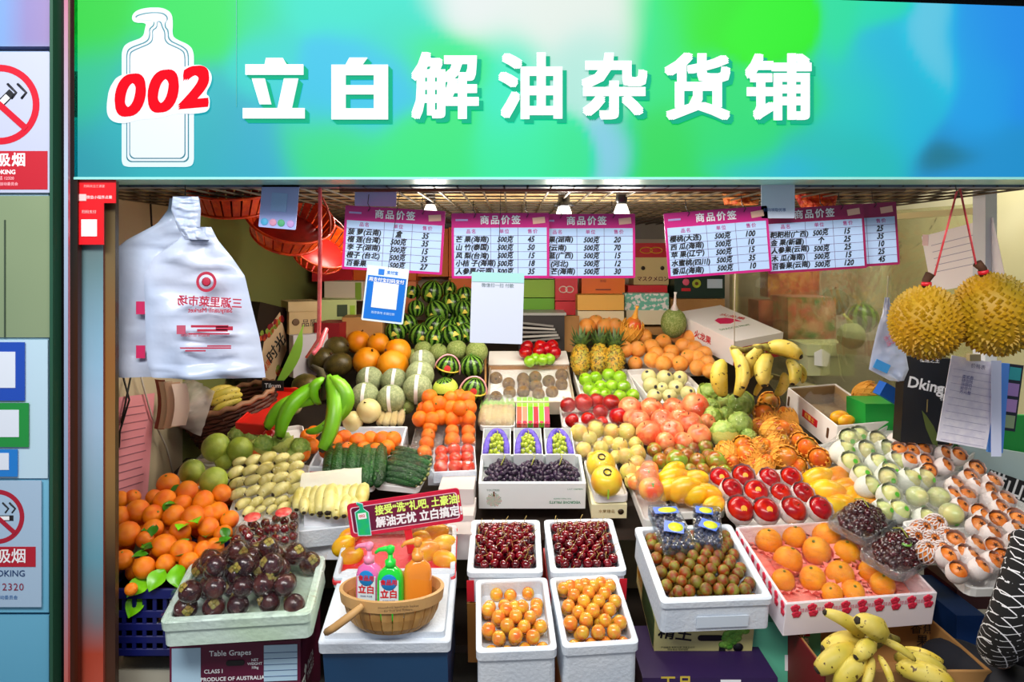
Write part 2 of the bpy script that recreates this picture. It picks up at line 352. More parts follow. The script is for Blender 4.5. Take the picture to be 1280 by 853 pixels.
M_PA = mat('papaya_red_skin', 'D8563A', 'E88A3A', '8A8A30', rough=.3, scale=.9, vary=.1)
M_NO = mat('orange_net', 'F8A43C', 'FFC060', rough=.5, scale=14, bump=.4, bs=16, vary=.04)
def cup_mesh(name, mt, top=.45, out=1.1, n=20, amp=.05, zig=.1, bottom=-1.0, stretch=1.0):   # foam sleeve round the lower part of a fruit
    b = MB(); prof = []
    for i in range(8):
        a = .25+(math.acos(-top)-.25)*i/7; prof.append((math.sin(a)*out+(.06 if i == 7 else 0), -math.cos(a)*out*stretch))
    rs = []
    for i, (r, z) in enumerate(prof):
        rs.append([(r*(1+amp*(j % 2)*(i/7))*math.cos(2*PI*j/n), r*(1+amp*(j % 2)*(i/7))*math.sin(2*PI*j/n), z+(zig*(j % 2) if i == 7 else 0)) for j in range(n)])
    b.rings(rs, 0, True, True, False); return b.mesh(name, mt)
def lattice_mesh(name, mt, top=.5, out=1.08, n=9, rr=.035, stretch=1.0, lo=.5):            # crossing strands of a net
    b = MB(); a1 = math.acos(-top)
    for sgn in (1, -1):
        for j in range(n):
            pts = []
            for i in range(8):
                a = lo+(a1-lo)*i/7; ph = 2*PI*j/n+sgn*i*.2; pts.append((math.sin(a)*out*math.cos(ph), math.sin(a)*out*math.sin(ph), -math.cos(a)*out*stretch))
            b.tube(pts, rr, 3)
    return b.mesh(name, mt)
NET_OR = lattice_mesh('foam_net', M_NO, .55, 1.12, 12, .06, 1.35, .3); CUP_OR = cup_mesh('foam_net', M_NO, .3, 1.08, 20, .05, .12, stretch=1.35)
pap = MB().lathe([(r, z*1.35) for r, z in polar(mg)], 16).mesh('papaya', M_PA)
kind('papaya', 'netted_papaya', pap, 'papaya', ('foam_net', MB().lathe([(r*1.1, z*1.42) for r, z in polar(mg)][:8], 16, cap1=False).mesh('foam_net', M_NO)), ('net_strands', NET_OR))
NETWM = mat('white_net', 'F6F0EE', 'EEDDDA', rough=.6, scale=14, bump=.35, bs=16, vary=.02)
kind('netapple', 'red_apple', KINDS['redapple'][1], 'apple', ('foam_net', cup_mesh('foam_net', NETWM, .35, 1.13, 20, .04, .1)), ('sticker', dot_mesh('sticker', flat('F0B030', .4), 20, .26)))
kind('netapple_p', 'red_apple', KINDS['redapple'][1], 'apple', ('foam_net', cup_mesh('foam_net', NETWM, .35, 1.13, 20, .04, .1)), ('stem', stem_mesh(BROWN, .3, .04, .7)))
M_LQ = mat('loquat_skin', 'F0883E', 'F6A25C', 'D87434', rough=.4, scale=1.5, vary=.08)
lqstar = MB().add([(0, 0, .99)]+[((.34 if j % 2 else .13)*math.cos(PI*j/5), (.34 if j % 2 else .13)*math.sin(PI*j/5), 1.02 if j % 2 else 1.0) for j in range(10)], [(0, 1+j, 1+(j+1) % 10) for j in range(10)]).mesh('calyx', flat('4A2210', .8))
kind('loquat', 'loquat', lmesh('loquat', M_LQ, dimp(.06, .1), 14, 10), 'loquat', ('calyx', lqstar), ('foam_net', cup_mesh('foam_net', NETWM, .6, 1.12, 18, .05, .12, stretch=1.25)))
kind('loquatnet', 'loquat', KINDS['loquat'][1], 'loquat', ('calyx', lqstar), ('foam_net', lattice_mesh('foam_net', NETWM, .92, 1.12, 12, .075, 1.15, .3)))
M_NP = mat('pale_green_skin', 'C4D28C', 'D6DC9A', 'E2D490', rough=.3, scale=1.1, vary=.06)
kind('netpear', 'pale_mango', MB().lathe([(r, z*1.25) for r, z in polar(mg)], 16).mesh('pale_mango', M_NP), 'mango', ('foam_net', cup_mesh('foam_net', mat('pale_net', 'F2F4EC', 'E4EADC', rough=.6, scale=14, bump=.35, bs=16, vary=.02), .42, 1.12, 20, .04, .1, stretch=1.25)), ('sticker', dot_mesh('sticker', flat('5AB82E', .4), 18, .24, 1.27)))
kind('barepear', 'pale_mango', KINDS['netpear'][1], 'mango', ('sticker', dot_mesh('sticker', flat('5AB82E', .4), 60, .24, 1.1)))
kind('bagmango', 'mango', KINDS['mango'][1], 'mango', )
# spiky pink cup under the large oranges
def pink_cup():
    b = MB(); n = 28; m = mat('pink_foil', 'FF8A80', 'FFA59A', rough=.4, scale=4, vary=.03)
    rs = [[(math.cos(2*PI*j/n)*r, math.sin(2*PI*j/n)*r, z) for j in range(n)] for r, z in ((.3, -1.02), (.9, -.75), (1.12, -.3))]
    rs.append([(math.cos(2*PI*j/n)*(1.62 if j % 2 else 1.16), math.sin(2*PI*j/n)*(1.62 if j % 2 else 1.16), -.25 if j % 2 else -.24) for j in range(n)])
    b.rings(rs, 0, False, True, False); return b.mesh('spiky_cup', m)
kind('cuporange', 'large_orange', KINDS['orangel'][1], 'orange', ('spiky_cup', pink_cup()), ('stem', calyx))
# melons
def stripemat(name, c1, c2, n, w=.0, rough=.3, amp=1.6, vary=.08, ax=True):
    m = mat(name, c1, rough=rough, vary=vary); nd = m.node_tree.nodes; L = m.node_tree.links.new; b = nd['Principled BSDF']
    tc = nd.new('ShaderNodeTexCoord'); sp = nd.new('ShaderNodeSeparateXYZ'); L(tc.outputs['Object'], sp.inputs[0])
    at = nd.new('ShaderNodeMath'); at.operation = 'ARCTAN2'; L(sp.outputs[0], at.inputs[0]); L(sp.outputs[1], at.inputs[1])
    nz = nd.new('ShaderNodeTexNoise'); nz.inputs['Scale'].default_value = 6; nz.inputs['Detail'].default_value = 3; L(tc.outputs['Object'], nz.inputs['Vector'])
    m1 = nd.new('ShaderNodeMath'); m1.operation = 'MULTIPLY'; L(at.outputs[0], m1.inputs[0]); m1.inputs[1].default_value = n
    m2 = nd.new('ShaderNodeMath'); m2.operation = 'MULTIPLY_ADD'; L(nz.outputs[0], m2.inputs[0]); m2.inputs[1].default_value = amp*2; L(m1.outputs[0], m2.inputs[2])
    s_ = nd.new('ShaderNodeMath'); s_.operation = 'SINE'; L(m2.outputs[0], s_.inputs[0])
    r = nd.new('ShaderNodeMapRange'); L(s_.outputs[0], r.inputs[0]); r.inputs[1].default_value = w-.3; r.inputs[2].default_value = w+.3
    x = nd.new('ShaderNodeMix'); x.data_type = 'RGBA'; L(r.outputs[0], x.inputs['Factor']); x.inputs[6].default_value = hx(c1); x.inputs[7].default_value = hx(c2); L(x.outputs[2], b.inputs['Base Color']); return m
M_WM = stripemat('watermelon_skin', '6E9A34', '12300F', 10, -.1, rough=.25)
kind('watermelon', 'watermelon', MB().lathe(polar(dimp(.05)), 20).mesh('watermelon', M_WM), 'watermelon', ('stem', stem_mesh(GREENLEAF, .2, .05, .93)), ('label', MB().grid(3, 3, lambda u, v: ((u-.5)*.6*(1-v*.7), -1.02+((u-.5)**2)*.25+(v-.3)**2*.25, (v-.3)*.55)).mesh('label', flat('E8D050', .5))))
kind('miniwm', 'mini_watermelon', KINDS['watermelon'][1], 'watermelon', ('stem', KINDS['watermelon'][3][0][1]))
M_HM = mat('hami_skin', '9AA67A', 'B4BC8E', '8A9668', rough=.7, scale=9, lo=.45, hi=.6, bump=.3, bs=30, vary=.05)
strip = MB().grid(1, 10, lambda u, v: ((u-.5)*.24*1., -1.025*math.cos((v-.45)*2.4), 1.08*math.sin((v-.45)*2.4))).mesh('paper_strip', flat('F4F0EC', .6))
kind('hami', 'hami_melon', lmesh('hami_melon', M_HM, dimp(.05), 18, 13), 'melon', ('paper_strip', strip))
M_NM = mat('netted_melon_skin', '7E9046', 'A4AE6C', rough=.7, scale=11, lo=.5, hi=.56, bump=.3, bs=30, vary=.05)
kind('netmelon', 'netted_melon', lmesh('netted_melon', M_NM, dimp(.05), 18, 13), 'melon', ('stem', stem_mesh(GREENLEAF, .25, .06, .9)))
M_OM = mat('orange_melon_skin', 'F0942C', 'F8AC4C', 'E07C1C', rough=.4, scale=1.2, vary=.06, bump=.1)
kind('orangemelon', 'orange_melon', lmesh('orange_melon', M_OM, dimp(.06), 20, 14, lambda a, i: 1+.01*math.cos(10*a)), 'melon', ('stem', stem_mesh(BROWN, .15, .07, .93)))
M_DM = mat('dark_melon_skin', '4E4420', '66582A', '3A3016', rough=.4, scale=2, spk='8A7A44', ss=20, vary=.1)
kind('darkmelon', 'dark_green_melon', MB().lathe([(r, z*1.25) for r, z in polar(dimp(.04))], 18).mesh('dark_melon', M_DM), 'melon', ('stem', MB().lathe([(.15, 1.2), (.1, 1.32), (.02, 1.3)], 6).mesh('stem', BROWN)))
M_EG = mat('ivory_melon_skin', 'E4D49A', 'D8CC8C', rough=.35, scale=1.5, vary=.04)
kind('ivorymelon', 'ivory_melon', lmesh('ivory_melon', M_EG, dimp(.05), 18, 13), 'melon', ('stem', stem_mesh(BROWN, .15, .06, .93)))
# sugar apples with knobs
def knobby(name, mt, amp, f=3.2):
    b = MB().lathe(polar(sph, 22), 30, cap0=True, cap1=True); 
    for i, v in enumerate(b.v):
        dn = v.normalized(); c = noise.voronoi(dn*f)[0][0]; b.v[i] = v*(1+amp*(.5-c))*(1-.08*dn.z)
    return b.mesh(name, mt)
M_SA = mat('sugar_apple_skin', '9AB650', 'B4C872', '76983E', rough=.4, scale=3, vary=.1, bump=.3, bs=10)
kind('sugarapple', 'custard_apple', knobby('custard_apple', M_SA, .3, 3.6), 'custard apple', ('foam_net', cup_mesh('foam_net', mat('lime_net', 'D2DC6A', 'E2EA8E', rough=.5, scale=14, bump=.35, bs=16, vary=.04), -.1, 1.12, 20, .04, .1)))
# mangosteen
M_MS = mat('mangosteen_skin', '2A0F16', '43181E', '5A2A22', rough=.25, scale=1.5, vary=.25, coat=.3)
lobes = MB()
for j in range(4): lobes.add([(0, 0, 1.03), (.3, .26, 1.0), (.5, 0, .93), (.3, -.26, 1.0), (.25, 0, 1.1)], [(0, 3, 4), (0, 4, 1), (4, 3, 2), (4, 2, 1)], 0, True, R(90*j, 'Z'))
lobes.tube([(0, 0, 1), (.05, 0, 1.25)], .12, 6)
kind('mangosteen', 'mangosteen', lmesh('mangosteen', M_MS, dimp(.06), 14, 10), 'mangosteen', ('calyx', lobes.mesh('calyx', mat('calyx_brown', '8A8A3C', '9A7A3A', rough=.6, scale=2))))
# grapes, blueberries
M_DG = mat('dark_grape_skin', '1E1428', '2E2238', '45304A', rough=.3, scale=1.5, vary=.3)
M_RG2 = mat('red_grape_skin', '2A060E', '4A0E18', rough=.12, scale=1.5, vary=.3, coat=.5)
M_GG = mat('green_grape_skin', 'A4B83C', 'BCCB58', rough=.25, scale=1.5, vary=.12)
M_BB = mat('blueberry_skin', '1A2440', '3A4A70', rough=.5, scale=1.5, vary=.2)
G_LONG = MB().lathe([(r*.62, z) for r, z in polar(sph, 8)], 9).mesh('grape', M_DG)
G_RED = MB().lathe(polar(sph, 8), 10).mesh('grape', M_RG2); G_GRN = MB().lathe([(r*.85, z) for r, z in polar(sph, 7)], 9).mesh('grape', M_GG)
kind('blueberry', 'blueberry', MB().lathe(polar(dimp(.15), 7), 9).mesh('blueberry', M_BB), 'blueberry')
# bananas
def banana_mesh(name, mt, r=.14, bend=.16, n=6, tip=None, seg=9, taper=.35):
    b = MB(); pts = []; rr = []
    for i in range(seg+1):
        t = i/seg; pts.append((t, 0, bend*4*t*(1-t))); rr.append(r*(taper+(1-taper)*min(1, math.sin(PI*min(1, max(0, t*.94+.03)))**.5)))
    rr[0] *= .55; b.tube(pts, rr, n, 0, True)
    b.tube([(1, 0, 0), (1.035, 0, -.02)], [rr[-1]*.75, rr[-1]*.5], 5, 1, True)
    return b.mesh(name, mt, tip or flat('2A2010', .8))
M_BA = mat('banana_skin', 'E2C650', 'ECD878', 'C8BA50', rough=.5, scale=3, spk='5A4016', ss=11, slo=.63, shi=.68, vary=.06)
M_BP = mat('pale_banana_skin', 'E0D68A', 'E8DE9A', 'C6B860', rough=.4, scale=4, spk='8A7430', ss=12, slo=.66, shi=.74, vary=.08)
M_PN = mat('plantain_skin', '6FB828', '8FD040', '5AA020', rough=.35, scale=2, spk='20300C', ss=5, slo=.7, shi=.73, vary=.06)
M_CU = mat('cucumber_skin', '14441A', '1E5C24', '0E3014', rough=.3, scale=3, spk='4A8A3A', ss=24, vary=.12, bump=.6, bs=30)
B_FAT = banana_mesh('banana', M_BA, .19, .12, 7, taper=.3); B_STD = banana_mesh('banana', M_BA, .13, .16, 6); B_SM = banana_mesh('banana', M_BP, .17, .06, 7)
B_PN = banana_mesh('plantain', M_PN, .115, .14, 5, taper=.45); B_CU = banana_mesh('cucumber', M_CU, .1, .03, 8, flat('8A8A50', .7), taper=.6)
def between(p0, p1, up, fat=1.):
    X = (p1-p0); L = X.length; X = X/L; Y = up.cross(X).normalized(); Z = X.cross(Y)
    return basis(p0, X, Y, Z) @ SC(L, L*fat, L*fat)
# ------------------------------------------------------------ the setting
WL = lambda Y: -1.66+.11*(Y-2.3)                        # left wall line, slightly oblique
WR = lambda Y: 1.97-.257*(Y-3.0)                        # glass partition line
YB = 5.15; ZC = 2.02
def vwall(name, p, q, z0, z1, m, th=.03):
    p = Vector((p[0], p[1], 0)); q = Vector((q[0], q[1], 0)); x = q-p; X = x.normalized(); Zv = Vector((0, 0, 1)); Y = Zv.cross(X)
    return struct(name, MB().box(0, x.length, 0, th, z0, z1).mesh(name, m), basis(p, X, Y, Zv))
M_OLIVE = mat('olive_wall', '8E9350', '7B8044', '9A9F62', rough=.6, scale=.9, vary=0, spk='C8CCA0', ss=3, slo=.72, shi=.76)
M_BEIGE = mat('beige_wall', 'CDBFA0', 'B8A684', rough=.6, scale=1.5, vary=0)
struct('floor', MB().box(-3.2, 3.4, -.5, 6, -.05, 0).mesh('floor', mat('floor_tile', '8C8984', '75726E', rough=.4, scale=2, vary=0)))
vwall('wall_left', (WL(2.3), 2.3), (WL(YB), YB), 0, 2.4, M_OLIVE)
vwall('wall_panel_left', (WL(2.3)+.012, 2.3), (WL(3.35)+.012, 3.35), 0, 2.4, M_BEIGE, .01)
vwall('wall_back', (-1.5, YB), (2.8, YB), 0, 2.4, mat('back_wall', 'C9BEA6', 'B5AA92', rough=.6, scale=1, vary=0))
vwall('wall_right', (2.65, YB), (2.65, 2.3), 0, 2.6, mat('right_wall', 'CFC79C', 'BDB588', 'DAD4B0', rough=.5, scale=2, vary=0))
c = struct('ceiling', MB().box(-1.7, 1.75, 2.3, YB, ZC+.05, ZC+.09).mesh('ceiling', mat('ceiling_panel', 'B5A684', '9F9270', rough=.7, scale=2, vary=0)))
g = MB()
x = -1.6
while x < 1.75: g.box(x-.003, x+.003, 2.3, YB, ZC, ZC+.006); x += .075
y = 2.32
while y < YB: g.box(-1.65, 1.75, y-.003, y+.003, ZC+.006, ZC+.012); y += .15
stuff(ob('ceiling_mesh', g.mesh('ceiling_mesh', flat('4A4234', .5)), c))
for yy in (3.1, 4.3): ob('ceiling_batten', MB().box(-1.6, 1.72, yy-.03, yy+.03, ZC+.013, ZC+.045).mesh('ceiling_batten', KRAFTL), c)
struct('trim_1', MB().box(-1.6, 2.65, YB-.03, YB, 1.92, 2.06).mesh('trim', flat('8A8478', .6)))
struct('trim_2', MB().box(-1.45, 2.3, 2.30, 2.36, 2.02, 2.12).mesh('trim', flat('5C7088', .4)))
# horizontal pipe the cards hang from
pipe = MB().tube([D(425, 236, 2.38), D(1130, 236, 2.38)], .011, 8, 0); struct('trim_3', pipe.mesh('trim', flat('5A3828', .4)))
# ---- glass partition at the right
def part_glass():
    p = Vector((WR(3.0), 3.0, 0)); q = Vector((WR(YB-.3), YB-.3, 0)); X = (q-p).normalized(); L_ = (q-p).length; Zv = Vector((0, 0, 1)); M = basis(p, X, Zv.cross(X), Zv)
    r = ob('window_1', MB().box(0, L_, -.003, .003, .9, ZC).mesh('window', filmmat('dusty_glass', .04, .5, tint='F4F4E6', rough=.08, bump=.3, bs=3, milk=.05, milkc='D8D6B8')), None, M); r['kind'] = 'structure'
    fr = flat('D9CF9A', .4)
    for a in ((-.03, .03, -.03, .03, .5, 2.1), (L_-.02, L_+.02, -.02, .02, .5, ZC)): ob('window_frame', MB().box(*a).mesh('window_frame', flat('DDE0E4', .3) if a[0] < -.02 else fr), r)
    for z in (1.99, 1.06): ob('window_frame', MB().box(.03, L_-.02, -.012, .012, z-.014, z+.014).mesh('window_frame', fr), r)
part_glass()
# ---- left pillar, cladding and metal column
def facebox(name, x0, x1, y0, y1, Y, dep, m, fn=None, ny=24, k='structure'):
    a = D(x0, y0, Y); b = D(x1, y1, Y)
    o = MB().box(a.x, b.x, Y, Y+dep, b.z, a.z).mesh(name, m)
    if fn:
        bb = MB().grid(6, ny, lambda u, v: (a.x+(b.x-a.x)*u, Y, b.z+(a.z-b.z)*v)); i = len(bb.v)
        bb.box(a.x, b.x, Y+.001, Y+dep, b.z, a.z); o = bb.mesh(name, m); paint(o, lambda p: fn(CX+p.x/Y*FO, CY+(H-p.z)/Y*FO))
    r = ob(name, o); r['kind'] = k; return r
def ramp(stops, t):
    for (a, ca), (b, cb) in zip(stops, stops[1:]):
        if t <= b:
            k = max(0, min(1, (t-a)/(b-a))); ca = hx(ca); cb = hx(cb); return tuple(ca[i]*(1-k)+cb[i]*k for i in range(4))
    return hx(stops[-1][1])
facebox('wall_pillar_core', -120, 100, -60, 1180, 2.19, .1, flat('0C0F12', .3))
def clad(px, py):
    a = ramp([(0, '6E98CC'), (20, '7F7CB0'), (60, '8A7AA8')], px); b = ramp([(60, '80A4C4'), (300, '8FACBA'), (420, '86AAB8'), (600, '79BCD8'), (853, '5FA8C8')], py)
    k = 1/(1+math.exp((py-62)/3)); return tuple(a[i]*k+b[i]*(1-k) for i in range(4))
CLAD = colattr('cladding_paint', .4)
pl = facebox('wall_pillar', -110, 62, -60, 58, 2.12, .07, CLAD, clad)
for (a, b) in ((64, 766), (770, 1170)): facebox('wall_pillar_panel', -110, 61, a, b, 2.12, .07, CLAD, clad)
facebox('trim_4', 62, 66, -60, 1180, 2.10, .09, flat('24503C', .4)); facebox('trim_5', 66, 80, -60, 1180, 2.14, .05, flat('08090A', .3))
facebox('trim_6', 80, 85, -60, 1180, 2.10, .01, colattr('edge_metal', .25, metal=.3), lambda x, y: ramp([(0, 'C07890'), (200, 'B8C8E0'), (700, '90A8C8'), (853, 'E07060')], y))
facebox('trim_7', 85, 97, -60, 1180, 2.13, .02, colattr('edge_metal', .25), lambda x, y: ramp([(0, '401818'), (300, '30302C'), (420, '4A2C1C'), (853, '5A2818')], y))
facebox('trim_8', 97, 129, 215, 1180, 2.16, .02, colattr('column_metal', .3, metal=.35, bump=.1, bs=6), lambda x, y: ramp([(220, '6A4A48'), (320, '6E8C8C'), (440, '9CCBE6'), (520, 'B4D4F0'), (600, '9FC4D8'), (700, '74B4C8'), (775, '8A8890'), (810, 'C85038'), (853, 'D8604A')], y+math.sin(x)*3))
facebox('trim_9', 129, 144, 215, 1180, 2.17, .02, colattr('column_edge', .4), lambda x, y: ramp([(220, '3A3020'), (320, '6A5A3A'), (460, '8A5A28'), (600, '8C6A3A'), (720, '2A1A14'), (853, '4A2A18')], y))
# ---- the light-box sign
SY = 2.13
BL = [(110,30,45,45,'1FD85A'),(100,120,40,40,'14C8A0'),(100,195,60,40,'12A4B4'),(180,150,60,60,'10BEC8'),(250,20,60,40,'0CE272'),(260,200,60,40,'12B8C4'),(330,70,30,40,'58DAD4'),(330,200,50,40,'0CB4D4'),(430,10,60,25,'0CE4D0'),
(440,100,60,50,'14CCEC'),(400,185,45,35,'12E090'),(520,190,60,40,'10E88E'),(520,40,40,30,'30E0C8'),(560,75,40,30,'14E88C'),(600,12,55,26,'F8FFFF'),(700,18,75,48,'F6FFFA'),(730,85,40,40,'C8F6EC'),(640,110,30,50,'60F0CC'),
(650,190,40,40,'30F0B0'),(700,205,30,25,'20E8A0'),(765,195,22,32,'A8DCF8'),(820,60,35,50,'14E690'),(830,200,50,40,'10DC70'),(870,30,45,35,'0CE850'),(960,45,40,26,'04F20C'),(900,120,40,40,'12E288'),(920,190,40,40,'20E08C'),
(1000,120,35,35,'10E07A'),(1060,120,40,50,'16D4D0'),(1110,110,40,50,'12C8E8'),(1185,195,22,12,'0E7C8C'),(1170,60,24,40,'8CDCF6'),(1060,30,20,30,'30E6B0'),(1230,100,30,60,'00B4F4'),(1275,60,40,60,'00A4F6'),(1250,200,60,30,'04A4DC'),(1040,190,50,40,'10C8C4'),(1100,20,25,18,'20E4C0'),(980,215,60,20,'12C4E0')]
BLc = [(x, y, a, b, hx(c)) for x, y, a, b, c in BL]
def signcol(px, py):
    q = Vector((px*.012, py*.012, 0)); px = px+noise.noise(q)*26; py = py+noise.noise(q+Vector((7, 3, 1)))*22
    s = [0, 0, 0]; w_ = 1e-6
    for x, y, a, b, c in BLc:
        k = math.exp(-((px-x)/a)**2*1.15-((py-y)/b)**2*1.15)+1e-7
        w_ += k; s = [s[i]+k*c[i] for i in range(3)]
    s = [v/w_ for v in s]; m_ = sum(s)/3; return tuple(max(0, m_+(v-m_)*1.36) for v in s)+(1,)
def sign():
    a = D(93, -28, SY); b = D(1420, 222, SY); r = ob('sign_box', None, None, T(0, SY, 0)); r['label'] = 'large backlit green and turquoise shop sign above the stall opening'; r['category'] = 'shop sign'
    top = lambda x: D(0, 0, SY).z-.0+ (a.z-D(0, 0, SY).z)*max(0, min(1, (D(1050, 0, SY).x-x)/.3)) if x < D(1050, 0, SY).x else D(0, 8*(x-D(1050, 0, SY).x)/(D(1280, 0, SY).x-D(1050, 0, SY).x), SY).z
    m = MB().grid(170, 32, lambda u, v: (a.x+(b.x-a.x)*u, 0, b.z+(top(a.x+(b.x-a.x)*u)-b.z)*v)).mesh('face', colattr('sign_print', .65, emit=.47))
    paint(m, lambda p: signcol(CX+p.x/SY*FO, CY+(H-p.z)/SY*FO)); ob('face', m, r)
    ob('housing', MB().box(a.x, b.x, .002, .16, b.z+.002, D(0, 9, SY).z).mesh('housing', flat('3A4448', .5)), r)
    ob('bottom_edge', MB().box(a.x, b.x, -.004, .16, b.z-.006, b.z+.001).mesh('bottom_edge', flat('8FD8D0', .3)), r)
    F0 = T(0, -.002, 0) @ R(90, 'X')
    pt = lambda px, py: ((px-CX)/FO*SY, H-(py-CY)/FO*SY)
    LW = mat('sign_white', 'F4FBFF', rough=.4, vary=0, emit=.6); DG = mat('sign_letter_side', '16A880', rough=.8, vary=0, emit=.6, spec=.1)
    st = {   # block strokes of the seven characters, drawn in a 100 x 100 box (y down)
    '立': [[(38,2),(64,2),(70,12),(96,12),(96,28),(6,28),(6,12),(36,12)],[(16,34),(36,34),(46,74),(28,74)],[(66,34),(88,34),(78,80),(98,80),(98,96),(2,96),(2,80),(56,80)]],
    '白': [[(30,2),(60,2),(52,12),(94,12),(94,97),(6,97),(6,12),(28,12)]],
    }
    cen = [343.5, 450.5, 557, 664.5, 767.5, 871.5, 972.5]
    for i, ch in enumerate('立白解油杂货铺'):
        x, z = pt(cen[i], 112+(.8*i)/2); 
        if ch in st:
            k = 80/100*SY/FO; wd = 80/100*SY/FO
            holes = {'白': [[(29,28),(71,28),(71,44),(29,44)],[(29,58),(71,58),(71,78),(29,78)]]}.get(ch, [])
            def draw(mt, z0, z1, dx=0, dy=0):
                bb = MB()
                if ch == '白':
                    for (x0, x1, y0, y1) in ((6,28,12,97),(72,94,12,97),(28,72,12,28),(28,72,44,58),(28,72,80,97)): bb.prism([((x0-50+dx)*k,(50-y1-dy)*k),((x1-50+dx)*k,(50-y1-dy)*k),((x1-50+dx)*k,(50-y0-dy)*k),((x0-50+dx)*k,(50-y0-dy)*k)], z0, z1)
                    bb.prism([((p[0]-50+dx)*k, (50-p[1]-dy)*k) for p in ((28,12),(54,12),(62,1),(34,1))], z0, z1)
                else:
                    for s_ in st[ch]: bb.prism([((p[0]-50+dx)*k, (50-p[1]-dy)*k) for p in reversed(s_)], z0, z1)
                return bb
            base = F0 @ T(x, z, 0)
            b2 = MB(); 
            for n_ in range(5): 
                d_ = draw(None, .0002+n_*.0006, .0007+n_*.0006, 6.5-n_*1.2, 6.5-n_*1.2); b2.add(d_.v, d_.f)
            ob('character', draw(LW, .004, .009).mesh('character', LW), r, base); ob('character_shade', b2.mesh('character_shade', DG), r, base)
        else:
            sz = 85*SY/FO*1.0
            text(ch, sz, F0 @ T(x, z-.004, .005), LW, r, 'character', bold=.03, ext=.002)
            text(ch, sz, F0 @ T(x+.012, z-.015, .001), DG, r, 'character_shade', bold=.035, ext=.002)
    # bottle emblem with 002
    def smooth(p):
        for k_ in (4., 1.5):
            n_ = []
            for a, b in zip(p, p[1:]+p[:1]):
                t_ = min(.25, k_/max(.1, math.hypot(a[0]-b[0], a[1]-b[1]))); n_ += [(a[0]+(b[0]-a[0])*t_, a[1]+(b[1]-a[1])*t_), (b[0]+(a[0]-b[0])*t_, b[1]+(a[1]-b[1])*t_)]
            p = n_
        return p
    def outl(pts, z0, z1, mt, nm): pts = smooth(pts); ob(nm, MB().prism([(pt(*p)[0], pt(*p)[1]) for p in pts], z0, z1).mesh(nm, mt), r, F0)
    big = [(153,205),(153,64),(158,55),(180,47),(182,36),(184,29),(168,29),(165,22),(170,14),(184,10),(204,10),(215,16),(217,28),(216,44),(220,49),(238,57),(243,66),(243,204),(238,209),(158,209)]
    inn = [(159,203),(159,66),(163,60),(185,52),(188,44),(187,36),(193,32),(193,25),(171,24),(170,20),(185,16),(204,16),(210,20),(211,25),(208,28),(208,34),(212,38),(212,50),(233,60),(237,67),(237,203)]
    inn2 = [(163,199),(163,68),(166,64),(190,54),(192,46),(191,38),(197,35),(197,28),(200,27),(203,28),(205,35),(208,40),(208,53),(230,63),(233,69),(233,199)]
    SW = mat('emblem_white', 'E4EEFC', rough=.4, vary=0, emit=.5)
    outl(list(reversed(big)), .0005, .002, mat('emblem_rim', 'DDF2FA', rough=.4, vary=0, emit=.5), 'emblem_rim'); outl(list(reversed(inn)), .002, .003, mat('emblem_line', '1A8A9A', rough=.4, vary=0, emit=.3), 'emblem_line'); 
    inn1 = [(x+(1.3 if x < 198 else -1.3), y+(1.3 if y < 100 else -1.3)) for x, y in inn]; outl(list(reversed(inn1)), .003, .0035, SW, 'emblem_gap')
    outl(list(reversed([(x, y) for x, y in inn2])), .0036, .0042, mat('emblem_line2', '1A8A9A', rough=.4, vary=0, emit=.3), 'emblem_line'); outl(list(reversed([(x+(1.2 if x < 200 else -1.2), y+(1.2 if y < 100 else -1.2)) for x, y in inn2])), .0043, .005, SW, 'emblem_bottle')
    blob = [(135,133),(138,112),(148,96),(168,92),(186,90),(205,90),(222,88),(240,82),(256,82),(266,92),(266,104),(258,118),(264,122),(263,140),(246,143),(220,143),(200,149),(176,150),(160,155),(144,154),(136,146)]
    outl(list(reversed(blob)), .005, .006, mat('emblem_white2', 'EAF4FC', rough=.4, vary=0, emit=.5), 'emblem_plate')
    RDs = mat('sign_red', 'E2001A', rough=.8, vary=0, emit=.6, spec=.1)
    for ch, px, py in (('0', 159.5, 123), ('0', 200.5, 118), ('2', 241, 113)):
        x, z = pt(px, py); text(ch, 66*SY/FO*1.04, F0 @ T(x, z, .0065) @ R(5, 'Z'), RDs, r, 'numeral', bold=.036, shear=.22, sx=1.08)
    ob('seam', MB().box(pt(296, 0)[0]-.0008, pt(296, 0)[0]+.0008, pt(0, 134)[1], pt(0, -20)[1], 0, .0006).mesh('seam', mat('seam_green', '30B0A8', vary=0, emit=.3)), r, F0)
sign()
ob_ = struct('trim_10', MB().box(-3, 3, SY+.24, SY+.3, 2.14, 3.2).mesh('trim', flat('222A2C', .5)))
struct('trim_11', MB().box(D(93, 0, 2.15).x-.02, 2.6, SY-.02, SY+.17, D(0, -29, SY).z, 2.75).mesh('trim', flat('1E7A74', .5)))
